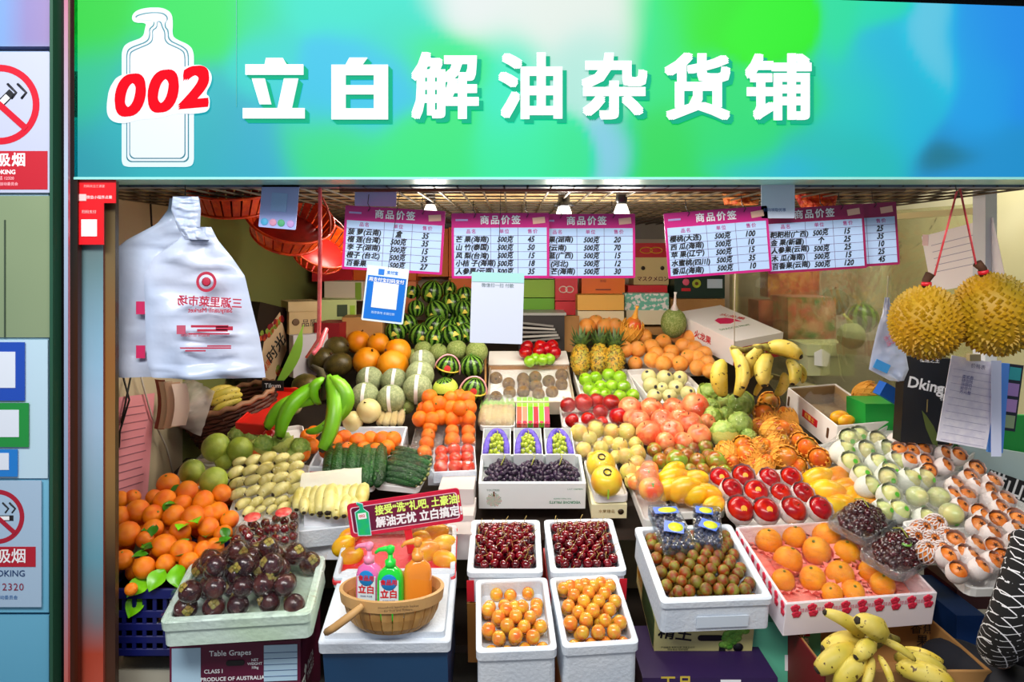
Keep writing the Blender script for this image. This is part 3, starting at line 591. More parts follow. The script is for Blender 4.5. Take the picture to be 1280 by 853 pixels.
# ---- lamps under the ceiling
def lamp(px, py, Y, label, reflector, on=45):
    p = D(px, py, Y); r = ob('ceiling_lamp', None, None, T(p.x, Y, p.z)); r['label'] = label; r['category'] = 'lamp'
    ob('cord', MB().tube([(0, 0, .02), (0, 0, ZC-p.z)], .003, 5).mesh('cord', BLACK), r)
    ob('socket', MB().lathe([(.018, .02), (.022, .035), (.02, .075), (.012, .09)] if not reflector else [(.04, .012), (.042, .018), (.024, .03), (.022, .075), (.012, .09)], 14).mesh('socket', flat('1A1C22', .35)), r)
    ob('bulb', MB().lathe([(.002, -.055), (.016, -.05), (.028, -.03), (.03, -.012), (.022, .01), (.016, .025)], 14).mesh('bulb', mat('bulb_'+str(px), 'FFF6E6', rough=.3, vary=0, emit=2.2)), r)
    l = bpy.data.lights.new('lamp_light', 'POINT'); l.energy = on; l.color = (1, .93, .82); l.shadow_soft_size = .05
    lo = bpy.data.objects.new('lamp_light', l); C.objects.link(lo); lo.parent = r; lo.location = (0, 0, -.1)
lamp(538, 262, 3.0, 'small ceiling bulb behind the leftmost price board', False, 6)
lamp(705, 262, 2.8, 'ceiling bulb in a black reflector above the middle price boards', True, 7)
lamp(777, 262, 2.7, 'white ceiling bulb right of the black reflector lamp', False, 6)
# ---- rack under the produce
def rack():
    r = ob('display_rack', None); r['label'] = 'sloping dark timber rack carrying all the fruit trays'; r['category'] = 'rack'
    m = mat('rack_wood', '3A2C22', '2A2019', rough=.8, scale=3, vary=0)
    a = lambda Y, h: A0+S*Y+h
    def slab(Y0, Y1, x0, x1, h, th, nm):
        b = MB(); b.add([(x0, Y0, a(Y0, h-th)), (x1, Y0, a(Y0, h-th)), (x1, Y1, a(Y1, h-th)), (x0, Y1, a(Y1, h-th)), (x0, Y0, a(Y0, h)), (x1, Y0, a(Y0, h)), (x1, Y1, a(Y1, h)), (x0, Y1, a(Y1, h))], [(0,3,2,1),(4,5,6,7),(0,1,5,4),(1,2,6,5),(2,3,7,6),(3,0,4,7)]); ob(nm, b.mesh(nm, m), r)
    slab(2.85, 4.5, -1.36, 1.5, -.15, .03, 'board'); slab(2.95, 3.4, -1.6, -1.36, -.15, .03, 'side_board'); slab(2.85, 3.9, 1.5, 1.72, -.15, .03, 'side_board')
    for x, y in ((-1.3, 2.95), (1.4, 2.95), (-1.3, 4.4), (1.3, 4.4), (.1, 2.95)): ob('leg', MB().box(x-.03, x+.03, y-.03, y+.03, 0, a(y, -.19)).mesh('leg', m), r)
    ob('shelf', MB().box(-1.4, 1.7, 2.9, 3.4, .2, .23).mesh('shelf', m), r)
rack()
# ------------------------------------------------------------ containers
def container(FL, FR, BR, BL, h, dep, label, cat='box', name='foam_box', mt=FOAM, t=.018, floor=.05, lip=.02, r=.015, taper=.0, group=None, **k):
    F = rect(FL, FR, BR, BL, h, **k)
    o = thing(name, tub(F.w, F.d, dep, t, mt, r, lip, taper, floor, name), F.M, label, cat, group); F.dep = dep
    return o, F
def carton(F, dep, m, label, name='carton', cat='box', group=None, open_=False, z=0., grow=0.):
    w_, d_ = F.w+grow, F.d+grow
    if open_: me = tub(w_, d_, dep, .006, m, .002, 0, 0, None, name)
    else:
        b = MB().box(-w_/2, w_/2, -d_/2, d_/2, -dep, 0); b.box(-w_/2-.001, w_/2+.001, -.003, .003, -.02, .001); me = b.mesh(name, m)
    return thing(name, me, F.M @ T(0, 0, z), label, cat, group)
# ================= front row =================
# cherries
for FLb, FRb, BRb, BLb, side in (((583,715),(678,715),(673,650),(592,650),'left'), ((687,715),(785,713),(762,648),(683,650),'right')):
    o, F = container(FLb, FRb, BRb, BLb, .06, .115, 'white foam box of dark red cherries, %s one of the two beside each other' % side, floor=.045, t=.017)
    pack(F, 'cherry', .0165, 'dark red cherry with its stem in the %s cherry box' % side, 'cherries in the %s foam box' % side, -.43, .43, -.46, .46, -.045, .02, .25, rot=lambda: R(rnd(-45, 45), 'X') @ R(rnd(-45, 45), 'Y'), layers=2, sp=.94, stag=True)
    for sx in (-1, 1):
        ob('red_tape', MB().box(-.012, .012, -.001, .001, -.05, .03).mesh('red_tape', RED), o, T(sx*(F.w/2-.008), -F.d/2-.004, -.06))
    bb = rect(FLb, FRb, BRb, BLb, .06)
    thing('carton', MB().box(-bb.w/2-.004, bb.w/2+.002, -bb.d/2-.004, bb.d/2, -.35, -.118).mesh('carton', flat('C01E22' if side == 'right' else 'A8702A', .6)), bb.M, '%s carton under the %s cherry box' % ('red' if side == 'right' else 'brown', side), 'box')
# yellow cherries
for FLb, FRb, BRb, BLb, side in (((594,815),(698,811),(680,722),(598,725),'left'), ((705,808),(806,803),(763,718),(688,723),'right')):
    o, F = container(FLb, FRb, BRb, BLb, .07, .15, 'tall white foam box of yellow cherries, %s one at the front' % side, floor=.05, t=.014, lip=.03)
    if side == 'left':
        a = pack(F, 'yplum', .0205, 'yellow cherry with orange blush in the left front box', 'yellow cherries in the left box', -.42, .42, -.46, .2, -.055, .012, .25, layers=2, skip=.06, sp=.92)
        a = pack(F, 'yplum', .0205, 'yellow cherry with orange blush in the left front box', 'yellow cherries in the left box', -.42, .42, .15, .46, -.055, 0, .25, skip=.25)
    else:
        pack(F, 'yplum', .0205, 'yellow cherry with orange blush in the right front box', 'yellow cherries in the right box', -.43, .43, -.47, .47, -.05, .012, .22, layers=2, sp=.92)
    thing('carton', MB().box(-F.w/2, F.w/2, -F.d/2+.01, F.d/2, -.4, -.155).mesh('carton', flat('D21420' if side == 'left' else 'E4CF86', .6)), F.M, '%s carton carrying the %s box of yellow cherries' % ('red' if side == 'left' else 'pale yellow', side), 'box')
# olive-red plums in the wide foam box
o, F = container((838,752), (980,748), (900,655), (785,660), .08, .11, 'wide white foam box full of small olive red plums', floor=.05, t=.02, lip=.022)
pack(F, 'bayberry', .0195, 'small olive green and red plum in the wide foam box', 'plums in the wide foam box', -.44, .44, -.45, .46, -.06, .03, .25, layers=2, sp=.96)
ob('handle_recess', MB().box(-.08, .08, -.001, .001, -.02, .02).mesh('handle_recess', flat('DCE8F4', .5)), o, T(.02, -F.d/2-.0035, -.075))
# grape carton below
G = rect((817,775), (945,775), (905,690), (800,690), -.035)
c = carton(G, .125, mat('yellow_card', 'DCD592', 'C9C27C', rough=.6, scale=2, vary=0), 'pale yellow grape carton under the wide plum box'); Ff = fface(G.w, G.d, .125)
text('精王', .055, Ff @ T(-.09, .01, 0) @ R(-8, 'Z'), BLACK, c, bold=.02)
ob('hand_hole', MB().prism([(x*.5+.0, y*.5) for x, y, _ in rrect(.1, .026, .013, 0)], -.001, .001).mesh('hand_hole', BLACK), c, Ff @ T(.02, -.005, 0) @ SC(1.6, 1.6, 1))
b = MB()
for i in range(34):
    k = i/33; b.lathe([(r*.013, z*.004) for r, z in polar(sph, 4)], 8, M=T(.07+k*.045+rnd(-.03, .03)*(1-abs(k-.6)), -.035+k*.08+rnd(-.01, .01), 0))
stuff(ob('printed_grapes', b.mesh('printed_grapes', mat('print_grape', '4E9A28', '86C24A', vary=0, scale=30)), c, Ff))
text('精选金果王  葡萄', .008, Ff @ T(-.01, .045, 0), RED, c); text('产地直供 新鲜水果 净重五公斤\n绿色食品 轻拿轻放', .008, Ff @ T(-.08, -.045, 0), INK, c)
panel(c, Ff, .02, .02, INK, 'printed_panel', .06, -.045); ob('emblem', MB().lathe([(.016, 0), (.016, .001)], 14, cap1=True).mesh('emblem', INK), c, Ff @ T(.11, -.04, 0)); ob('emblem', MB().lathe([(.013, 0), (.013, .001)], 14).mesh('emblem', INK), c, Ff @ T(.04, .045, 0))
panel(c, Ff, .006, .022, RED, 'printed_panel', -.13, .045)
Lf = lface(G.w, G.d, .125); panel(c, Lf, .2, .1, flat('2E4A20', .6), 'printed_panel', .05, 0); text('精王', .05, Lf @ T(-.1, 0, .001), flat('C08A20'), c, bold=.02)
o = thing('carton', MB().box(-.2, .2, -.15, .15, -.2, 0).mesh('carton', flat('2A1048', .6)), T(D(880, 845, 2.2).x, 2.28, D(880, 843, 2.15).z), 'dark purple carton at the floor below the grape carton', 'box')
panel(o, fface(.4, .3, .2), .06, .03, WHITE, 'printed_panel', .06, .08); text('王品', .05, fface(.4, .3, .2) @ T(-.1, .08, 0), flat('C8B040'), o, bold=.02)
o = thing('carton', MB().box(-.13, .13, -.14, .14, -.5, 0).mesh('carton', mat('teal_card', '6AC8A8', '50B090', rough=.6, scale=2, vary=0)), T(D(975, 790, 2.3).x, 2.44, D(0, 778, 2.3).z), 'teal printed carton standing left of the banana carton', 'box'); f_ = fface(.26, .28, .5)
panel(o, f_, .07, .02, flat('A81838'), 'printed_panel', .06, .215); text('井\n富森', .022, f_ @ T(.07, .2, .001), WHITE, o, bold=.02); panel(o, f_, .09, .05, WHITE, 'printed_panel', .06, .12); text('H\n(特深)', .028, f_ @ T(.06, .12, .001), flat('1A2A80'), o, bold=.02)
# big oranges in the pink lined box
o, F = container((985,758), (1196,736), (1062,652), (918,657), .08, .115, 'white box printed with red roses, filled with large oranges', name='printed_fruit_box', mt=mat('box_white', 'F3E9EE', rough=.5, vary=0), floor=.105, t=.008, lip=0, r=.003)
Ff = fface(F.w, F.d, .115); RS = flat('E2304E', .5); b = MB()
for i in range(9):
    for dy in (.04, .018):
        x = -F.w/2+.03+i*(F.w-.06)/8+(.006 if dy < .03 else 0)
        for k in range(5): b.lathe([(.0085, 0), (.006, .0012)], 6, M=T(x+.008*math.cos(k*1.26+.3), dy+.006*math.sin(k*1.26+.3), 0))
        b.add([(x-.012, dy-.014, .001), (x, dy-.008, .001), (x+.002, dy-.004, .001)], [(0, 1, 2)])
stuff(ob('printed_roses', b.mesh('printed_roses', RS), o, Ff)); Lf = lface(F.w, F.d, .115); stuff(ob('printed_roses', b.mesh('printed_roses', RS), o, Lf @ SC(.8, 1, 1)))
for i in range(8): text('鲜果 美味\n自然 新鲜', .007, Ff @ T(-F.w/2+.06+i*(F.w-.06)/8, .03, 0), flat('E88098'), o, bold=.01)
text('儿', .05, Ff @ T(.02, -.03, 0) @ R(-25, 'Z'), INK, o, bold=.01)
inn = ob('pink_lining', MB().grid(14, 12, lambda u, v: ((u-.5)*(F.w-.02), (v-.5)*(F.d-.02), -.075+.02*noise.noise(Vector((u*6, v*6, 0))))).mesh('pink_lining', mat('pink_paper', 'F7847A', 'F9A090', rough=.45, scale=12, vary=0, bump=.4, bs=40)), o)
ors = [(961,677,16),(992,671,15),(1033,671,17),(985,701,17.5),(1021,689,17),(1058,692,16),(979,726,14),(1016,724,16),(1050,719,17),(1090,716,16),(1103,731,15),(1066,740,14),(1040,742,13)]
sph_o = put('cuporange', ors, 'large pale orange in spiky pink cup in rose box', 'oranges in the rose printed box', rot=lambda: R(rnd(-25, 25), 'X') @ R(rnd(-25, 25), 'Y'), base=0, lift=.75)
film(F, loc(F, sph_o), o, FILM, 26, 18)
# netted red apples
tr, F = container((915,658), (1048,655), (1020,585), (893,590), .05, .025, 'white tray of twelve red apples in white foam nets', 'tray', 'foam_tray', TRAYW, t=.008, floor=.02, lip=0, r=.02)
na = [(900,599,13),(929,596,14),(961,600,14),(988,598,13),(914,613,14),(945,616,15),(976,618,13),(1003,618,14),(925,638,17),(957,640,16.5),(991,639,16.5),(1024,637,15)]
for i, q in enumerate(na):
    put('netapple' if i in (0, 1, 5, 8, 9) else 'netapple_p', [(q[0], q[1], q[2]*.93, .045)], 'dark red apple in foam net on the twelve apple tray' if i not in (0, 1, 5, 8, 9) else 'dark red apple with yellow sticker on twelve apple tray', 'netted apples with stickers' if i in (0, 1, 5, 8, 9) else 'netted apples without stickers', rot=R(rnd(20, 35), 'X') @ R(rnd(-15, 15), 'Y'))
# bottom right carton with bananas
G = rect((1010,838), (1195,832), (1196,775), (1003,780), -.02, s=0.1)
c = thing('banana_carton', tub(.47, .3, .26, .008, KRAFT, .002, 0, 0, .14, 'banana_carton'), T(D(1098, 800, 2.2).x, 2.18, D(0, 778, 2.3).z), 'open brown carton holding bananas at bottom right', 'box')
ob('red_side', MB().box(-.239, -.235, -.15, .15, -.26, .0).mesh('red_side', flat('7A1018', .6)), c); text('香蕉\n果', .04, T(.2, .135, -.05) @ R(90, 'X'), INK, c)
r = thing('banana_bunch', None, Matrix(), 'ripe yellow banana bunch heaped in the brown carton', 'bananas'); Yb = 2.05
tail = D(1096, 800, 2.1)
for x0, y0, x1, y1, f, yo in ((1094,803,1078,830,1,-.05),(1078,803,1030,812,1.3,0),(1070,812,1022,838,1.3,-.06),(1080,818,1046,858,1.25,-.1),(1090,822,1078,868,1.1,-.12),(1098,820,1116,862,1.1,-.12),(1074,797,1032,766,1.1,-.02),(1098,796,1072,776,1.5,-.08),(1100,800,1143,825,1.1,-.08),(1118,822,1180,840,1.2,-.05),(1120,835,1190,856,1.2,-.09),(1128,812,1178,828,1.1,0),(1088,806,1070,822,1.6,-.1)):
    p0 = D(x0, y0, Yb+yo+.05); p1 = D(x1, y1, Yb+yo); ob('banana', B_FAT if f > 1.15 else B_STD, r, between(p0, p1, Vector((0, -.7, .7)), f*.95))
ob('stem', MB().tube([D(1060, 800, 2.1), D(1096, 803, 2.06), D(1105, 796, 2.08), D(1122, 800, 2.1)], [.008, .018, .016, .01], 7).mesh('stem', mat('banana_stem', 'A8A048', '5A4A20', rough=.7, scale=40)), r)
# ================= left front =================
o, F = container((190,783), (374,764), (418,697), (248,700), .1, .085, 'old yellowed foam box of wrapped mangosteens at front left', name='foam_box', mt=FOAMY, floor=.04, t=.02, lip=.03, r=.02)
sp_ = []
for k, (z, a, b_, n_) in enumerate(((-.005, -.46, .46, 0), (.045, -.4, .4, 0), (.09, -.25, .3, 0))):
    sp_ += pack(F, 'mangosteen', .033, 'dark purple mangosteen with a green calyx in the wrapped heap', 'mangosteens in the foam box', a, b_, a+.02, b_+.02, z-.03, 0, .25, rot=lambda: R(rnd(-80, 80), 'X') @ R(rnd(-60, 60), 'Y'), sp=1.0)
film(F, sp_, o, WRAP, 26, 20, rim=.003, pad=.02)
G = rect((212,850), (376,838), (418,745), (255,745), -.02)
Y0 = D(0, 815, 2.22); W0 = D(374, 0, 2.2).x-D(215, 0, 2.2).x
c = thing('carton', MB().box(-W0/2, W0/2, -.14, .17, -.3, .0).mesh('carton', mat('maroon_card', '6A0E3A', '560A30', rough=.5, scale=3, vary=0)), basis(Vector((D(295, 0, 2.22).x, 2.33, D(0, 802, 2.2).z)), (1, .0, 0), (0, 1, 0), (0, 0, 1)) @ R(4, 'Z'), 'maroon table grape carton under the mangosteen box', 'box')
f_ = fface(W0, .28, .3, 0)
panel(c, f_, .085, .11, flat('B4D4E8'), 'printed_panel', -.145, .085); panel(c, f_, .1, .11, flat('B4D4E8'), 'printed_panel', .135, .085)
for i in range(5): panel(c, f_ @ T(0, 0, .001), .1, .0012, flat('2A4A80'), 'printed_line', .135, .045+i*.018)
text('Table Grapes', .023, f_ @ T(-.015, .12, 0), WHITE, c, bold=.015); text('CLASS I', .017, f_ @ T(-.065, .066, 0), WHITE, c, bold=.015); text('PRODUCE OF AUSTRALIA', .0165, f_ @ T(-.008, .042, 0), WHITE, c, bold=.02); text('NET\nWEIGHT\n10kg', .0115, f_ @ T(.058, .085, 0), WHITE, c, bold=.015)
ob('hand_hole', MB().prism([(x, y) for x, y, _ in rrect(.055, .016, .007, 0)], -.001, .001).mesh('hand_hole', BLACK), c, f_ @ T(-.0, .09, 0))
rf = rface(W0, .28, .3); text('INCA\nTABLE', .035, rf @ T(.0, .0, 0), WHITE, c, bold=.02); b = MB()
for i in range(26): b.lathe([(.0085, 0), (.005, .001)], 7, M=T(-.09+rnd(-.03, .03), -.02+rnd(-.06, .06), 0))
stuff(ob('printed_grapes', b.mesh('printed_grapes', flat('E4E8E0')), c, rf))
# centre-left foam box with basket
o, F = container((392,806), (558,802), (575,712), (430,712), .05, .035, 'shallow white foam box under the wooden basket', floor=-.001, t=.02, lip=0, r=.012)
ob('lid_step', MB().rings([rrect(F.w*.92, F.d*.9, .01, 0), rrect(F.w*.9, F.d*.88, .01, .018)], 0, False).mesh('lid_step', FOAM), o)
thing('crate', MB().box(-F.w/2+.01, F.w/2-.01, -F.d/2+.01, F.d/2, -.3, -.037).mesh('crate', flat('10446E', .4)), F.M, 'dark blue crate below the basket foam box', 'crate')
bc = P(490, 778, .07); B0 = T(bc.x, bc.y, bc.z-.005)
M_WB1 = mat('basket_wood', 'B98A4E', 'D0A468', '9A6C38', rough=.6, scale=14, vary=.12); M_WB2 = mat('basket_band', 'C2935A', 'D0A468', rough=.55, scale=10, vary=0)
rb = thing('wooden_basket', None, B0, 'oval wooden slat basket holding three pump bottles', 'basket'); RX, RY, BH = .148, .1, .11
def ell(a, k, z): return Vector((RX*k*math.cos(a), RY*k*math.sin(a), z))
NS = 26
for i in range(NS):
    a0 = 2*PI*(i+.06)/NS; a1 = 2*PI*(i+.94)/NS; b = MB(); prof = [(.62, 0), (.8, .02), (.9, .05), (.96, .085)]
    rs = [[ell(a0, k, z), ell((a0+a1)/2, k+.012, z), ell(a1, k, z), ell(a1, k-.04, z), ell(a0, k-.04, z)] for k, z in prof]; b.rings(rs, 0, False); ob('slat', b.mesh('slat', M_WB1), rb)
b = MB(); n = 40
b.rings([[ell(2*PI*j/n, .94, .078) for j in range(n)], [ell(2*PI*j/n, 1.0, .078) for j in range(n)], [ell(2*PI*j/n, 1.03, BH) for j in range(n)], [ell(2*PI*j/n, .96, BH+.002) for j in range(n)], [ell(2*PI*j/n, .92, .078) for j in range(n)]], 0, False, False, False); ob('rim_band', b.mesh('rim_band', M_WB2), rb)
ob('base', MB().rings([[ell(2*PI*j/n, .64, .0) for j in range(n)], [ell(2*PI*j/n, .64, .008) for j in range(n)]], 0, False).mesh('base', M_WB1), rb)
ob('handle', MB().tube([Vector((-.065, -.098, .1)), Vector((-.09, -.115, .085)), Vector((-.14, -.12, .05)), Vector((-.165, -.105, .03))], [.009, .011, .011, .01], 6).mesh('handle', M_WB2), rb)
text('Household handmade basket\nfor fruit and flowers', .0095, T(.035, -.1045, .095) @ R(90, 'X') @ R(7, 'Y'), INK, rb)
def pump(px, py, yy, body, nozzle, label, s=1., lab=True, rz=0):
    p = bc+Vector(((px-490)/FO*bc.y, yy, 0)); r = thing('pump_bottle', None, T(p.x, p.y, p.z+.012) @ R(rz, 'Z') @ SC(s), label, 'bottle')
    m = mat('liquid_'+body, body, rough=.12, vary=0, coat=.5, emit=.06)
    def rr(w_, d_, z): return [(x, y, z) for x, y, _ in rrect(w_, d_, d_*.45, 0, 4)]
    ob('body', MB().rings([rr(.07, .044, 0), rr(.076, .048, .006), rr(.08, .05, .06), rr(.078, .048, .12), rr(.066, .042, .14), rr(.04, .032, .15), rr(.03, .028, .155)], 0, True).mesh('body', m), r)
    mn = mat('pump_'+nozzle, nozzle, rough=.25, vary=0, emit=.05)
    ob('collar', MB().lathe([(.016, .153), (.0165, .172), (.008, .175), (.0065, .198)], 14).mesh('collar', mn), r)
    ob('pump_head', MB().tube([(.012, 0, .205), (-.012, 0, .206), (-.034, 0, .203), (-.045, 0, .193)], [.009, .0085, .006, .004], 8).lathe([(.007, .19), (.012, .198), (.012, .212), (.006, .216)], 12).mesh('pump_head', mn), r)
    if lab:
        f_ = T(0, -.0255, .085) @ R(90, 'X'); lb = panel(r, f_, .056, .075, flat('DDEFF8', .3), 'label'); f_ = Matrix()
        ob('label_disc', MB().lathe([(.024, 0), (.022, .0012)], 20).mesh('label_disc', flat('1E86D0', .3)), lb, f_ @ T(0, .032, .001)); text('食品用', .017, f_ @ T(0, .032, .003), RED, lb, bold=.03); text('立白', .026, f_ @ T(0, -.003, .002), RED, lb, bold=.03)
        text('食品级 洗洁精', .006, f_ @ T(0, -.022, .002), flat('203080'), lb)
    return r
pump(459, 0, .03, 'E86AAE', 'F48CB0', 'pink pump bottle at the left in the wooden basket', .97, rz=-8); pump(488, 0, .0, '1FD03A', '24D444', 'bright green pump bottle in the middle of the wooden basket', .98)
pump(521, 0, .02, 'E88A2A', 'F09A40', 'orange pump bottle at the right in the wooden basket', 1.05, False, 10)
# red edged tray behind with bagged mangoes, and the red advert card
o, F = container((417,722), (566,718), (573,655), (432,660), .07, .04, 'white tray with a red edge behind the wooden basket', 'tray', 'foam_tray', FOAM, t=.016, floor=.03, lip=0, r=.012)
ob('red_band', tub(F.w+.006, F.d+.006, .014, .004, RED, .012), o, T(0, 0, -.012)); bb = thing('foam_box', tub(F.w*.98, F.d, .08, .015, FOAM, .01, 0, 0, .01), F.M @ T(0, -.01, -.045), 'white foam box below the red edged tray', 'box')
sp_ = put('mango', [(545,668,13,.03),(528,674,11,.03),(554,682,13,.03),(430,682,12,.03),(438,671,11,.03),(534,690,14,.03),(440,696,12,.03),(556,700,12,.03)], 'orange mango in a clear bag on the red edged tray', 'mangoes on the red edged tray', rot=lambda: R(rnd(50, 90), 'Y') @ R(rnd(-40, 40), 'X'))
film(F, loc(F, sp_), o, FILM, 16, 12)
K = card((438,636), (577,604), (576,658), (434,668), 2.42)
c = thing('advert_card', None, K.M, 'maroon tilted advert card on a red post behind the bottles', 'sign'); b = MB().prism([(x, y) for x, y, _ in rrect(K.w, K.d, .012, 0)], -.006, 0); ob('panel', b.mesh('panel', flat('C8143C', .35)), c)
ob('inner_panel', MB().prism([(x, y) for x, y, _ in rrect(K.w*.93, K.d*.74, .008, 0)], 0, .001).mesh('inner_panel', mat('wine_print', '5A0A30', '6E0E38', vary=0, rough=.4, scale=8)), c)
ob('inner_rim', MB().prism([(x, y) for x, y, _ in rrect(K.w*.95, K.d*.78, .009, 0)], 0, .0006).mesh('inner_rim', flat('F0C8D8')), c)
text('接受“洗”礼吧, 土豪油!', .034, T(.045, .02, .0015) @ R(0, 'Z'), flat('D8F070', .4, emit=.1), c, bold=.03, shear=.05, sx=.88); text('解油无忧 立白搞定!', .037, T(.045, -.02, .0015), WHITE, c, bold=.035, shear=.05, sx=.93)
bt = [(-.022,-.05),(.018,-.055),(.02,.02),(.006,.034),(.006,.05),(-.012,.058),(-.014,.052),(-.006,.046),(-.006,.034),(-.022,.026)]
br_ = ob('bottle_rim', MB().prism([(x*1.12-.142, y*1.06+.0) for x, y in bt], .001, .0022).mesh('bottle_rim', flat('BFE8F4')), c); ob('bottle_picture', MB().prism([(x-.142, y) for x, y in bt], .0022, .003).mesh('bottle_picture', mat('bottle_teal', '12A890', '1CC060', vary=0, scale=30, rough=.3)), br_)
panel(c, T(0, 0, .0035), .028, .02, WHITE, 'bottle_label', -.143, .012); text('002', .013, T(-.143, .012, .005), RED, c, bold=.02)
pz = D(505, 668, 2.43); ob('post', MB().box(-.012, .012, -.1, .0, -.012, -.004).mesh('post', flat('D8182C', .4)), c, T(.0, -.04, 0))
# ---- orange crate and heap
G = rect((150,790), (270,790), (290,600), (150,600), 0)
o = thing('crate', None, T(P(215, 735, .04).x, P(215, 735, .04).y+.18, P(215, 735, .0).z+.03), 'dark blue plastic crate under the leafy oranges', 'crate'); mb_ = flat('121A5E', .35); b = MB(); W_, D_, H_ = .46, .4, .2
ob('rim', tub(W_, D_, .03, .012, mb_, .01, 0, 0, .03), o, T(0, 0, 0)); 
for z in (-.07, -.11, -.15, -.19):
    ob('side_rail', tub(W_-.01, D_-.01, .022, .006, mb_, .01, 0, 0, .022), o, T(0, 0, z))
for i in range(14):
    x = -W_/2+.02+i*(W_-.04)/13; ob('side_post', MB().box(x-.006, x+.006, -D_/2+.006, -D_/2+.012, -.2, -.02).mesh('side_post', mb_), o)
OL = 'orange with green leaves around it in the blue crate heap'
ors = [(210,605,14),(234,615,14),(206,626,14),(254,627,14),(277,617,12),(172,639,15),(150,647,14),(191,644,13),(217,645,14),(242,647,15),(272,640,13),(287,650,12),(159,668,16),(191,662,13),(181,675,11),(205,683,16),(225,665,14),(261,660,13),(279,668,12),(227,690,15),(154,700,13),(180,710,14),(254,688,12),(236,702,12),(164,737,8),(207,705,12),(268,684,12),(262,644,12),(228,630,12),(192,622,10),(150,625,11),(166,622,10)]
put('orange', [(a, b, c*.98, .06) for a, b, c in ors], 'orange on top of the leafy heap in the blue crate', 'oranges on top of the crate heap', rot=rrot, tall=.92)
Gp = rect((150,735), (275,712), (290,610), (160,612), .0); pack(Gp, 'orange', .036, 'orange deep in the leafy heap of the blue crate', 'oranges deep in the crate heap', z=-.02, skip=.05)
def leafm(L=.06, wd=.022):
    def fn(u, v): return ((u)*L, (v-.5)*wd*2*math.sin(PI*min(.995, max(.005, u**.8))), .25*L*math.sin(u*2.5)+abs(v-.5)*wd*.5)
    return MB().grid(7, 4, fn).mesh('leaf', GREENLEAF)
LF = leafm(); LFB = leafm(.075, .03); LFB.materials.clear(); LFB.materials.append(mat('leaf_bright', '6FBF22', '8AD83A', rough=.3, scale=30, vary=.1))
for i, (x, y, big) in enumerate(((222,632,0),(236,628,0),(205,640,0),(190,672,0),(178,683,0),(176,690,0),(186,694,0),(232,657,2),(241,652,2),(268,679,0),(272,683,0),(220,687,0),(217,696,0),(196,664,0),(213,617,0),(285,674,0),(258,672,0),(186,725,1),(180,742,1),(207,712,1),(222,706,1))):
    c_ = P(x, y, .1 if not big else .12); a = (rnd(0, 360) if not big else {186: 235, 180: 250, 207: 250, 222: 290}.get(x, rnd(0, 360))); c_ = c_ if big != 1 else D(x, y, 2.3)
    c_ = T(*c_) @ (R(60, 'X') if big == 1 else SLOPE) @ R(a, 'Z') @ R(rnd(-20, 10), 'Y') @ SC(.8 if big != 1 else 1.0)
    thing('orange_leaf', LFB if big else LF, c_, 'bright green orange leaf hanging over the crate front' if big == 1 else ('pale green leaf on the orange heap' if big else 'dark green orange leaf tucked among the oranges'), 'leaf', 'bright leaves over the crate' if big == 1 else ('pale leaves on the oranges' if big else 'dark leaves among the oranges'))
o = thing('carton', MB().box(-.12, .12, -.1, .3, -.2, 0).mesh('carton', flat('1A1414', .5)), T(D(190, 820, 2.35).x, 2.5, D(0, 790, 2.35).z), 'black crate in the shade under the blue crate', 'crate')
o = thing('carton', MB().box(-.15, .15, -.1, .1, -.3, 0).mesh('carton', flat('C9C4B0', .7)), T(D(180, 845, 2.3).x, 2.42, D(0, 843, 2.3).z), 'pale box at the floor in the left corner', 'box')
# ================= middle of the display =================
def tray(FL, FR, BR, BL, h, label, dep=.025, name='foam_tray', cat='tray', mt=None, t=.007, floor=.02, r=.02, **k):
    return container(FL, FR, BR, BL, h, dep, label, cat, name, mt or TRAYW, t=t, floor=floor, lip=0, r=r, **k)
tilt = lambda a=30: (lambda: R(rnd(-a, a), 'X') @ R(rnd(-a, a), 'Y') @ R(rnd(0, 360), 'Z'))
def bunch(F, mesh, n, r, label, group, x0, x1, z=0, peak=.03, cat='grapes', long=1., seed=0, stem_=True):
    R_ = random.Random(seed); g = thing('grape_bunch', None, F.M @ T((x0+x1)/2*F.w, 0, z), label, cat, group); W = (x1-x0)*F.w*.5; Dd = F.d*.42
    for i in range(n):
        a = i*2.4; q = math.sqrt((i+.5)/n); x = W*q*math.cos(a); y = Dd*q*math.sin(a); zz = r+peak*(1-q*q)+R_.uniform(-.3, .3)*r
        ob('grape', mesh, g, T(x, y, zz) @ R(R_.uniform(0, 360), 'Z') @ R(R_.uniform(30, 90) if long > 1 else 0, 'X') @ SC(r))
    if stem_: ob('stem', MB().tube([(0, Dd*.6, peak+r*2), (.005, Dd*.2, peak+r*2.8), (-.01, -Dd*.3, peak+r*2.1)], .0022, 5).mesh('stem', mat('grape_stem', '9AA03C') if 'grape_stem' not in MATS else MATS['grape_stem']), g)
    return g
o, F = container((597,604), (735,604), (724,568), (602,568), .05, .115, 'white printed fruit carton of long black grapes in the middle', name='grape_carton', mt=mat('white_card', 'E6ECEC', rough=.5, vary=0), floor=.055, t=.012, lip=0, r=.003)
for i, (a, b) in enumerate(((-.44, -.1), (-.16, .2), (.12, .45))):
    bunch(F, G_LONG, 62, .0165, ('black finger grape bunch at the left in the white carton', 'black finger grape bunch at the middle in the white carton', 'black finger grape bunch at the right in the white carton')[i], 'black grape bunches', a, b, -.055, .05, long=2, seed=i)
f_ = fface(F.w, F.d, .115); text('YOUTREE', .012, f_ @ T(-.155, .025, 0), flat('5A7A6A'), o); b = MB()
for i in range(70):
    a = i*2.4; q = math.sqrt((i+.5)/70)*.03; b.box(q*math.cos(a)-.0018, q*math.cos(a)+.0018, q*math.sin(a)-.0014, q*math.sin(a)+.0014, 0, .0008, i % 3)
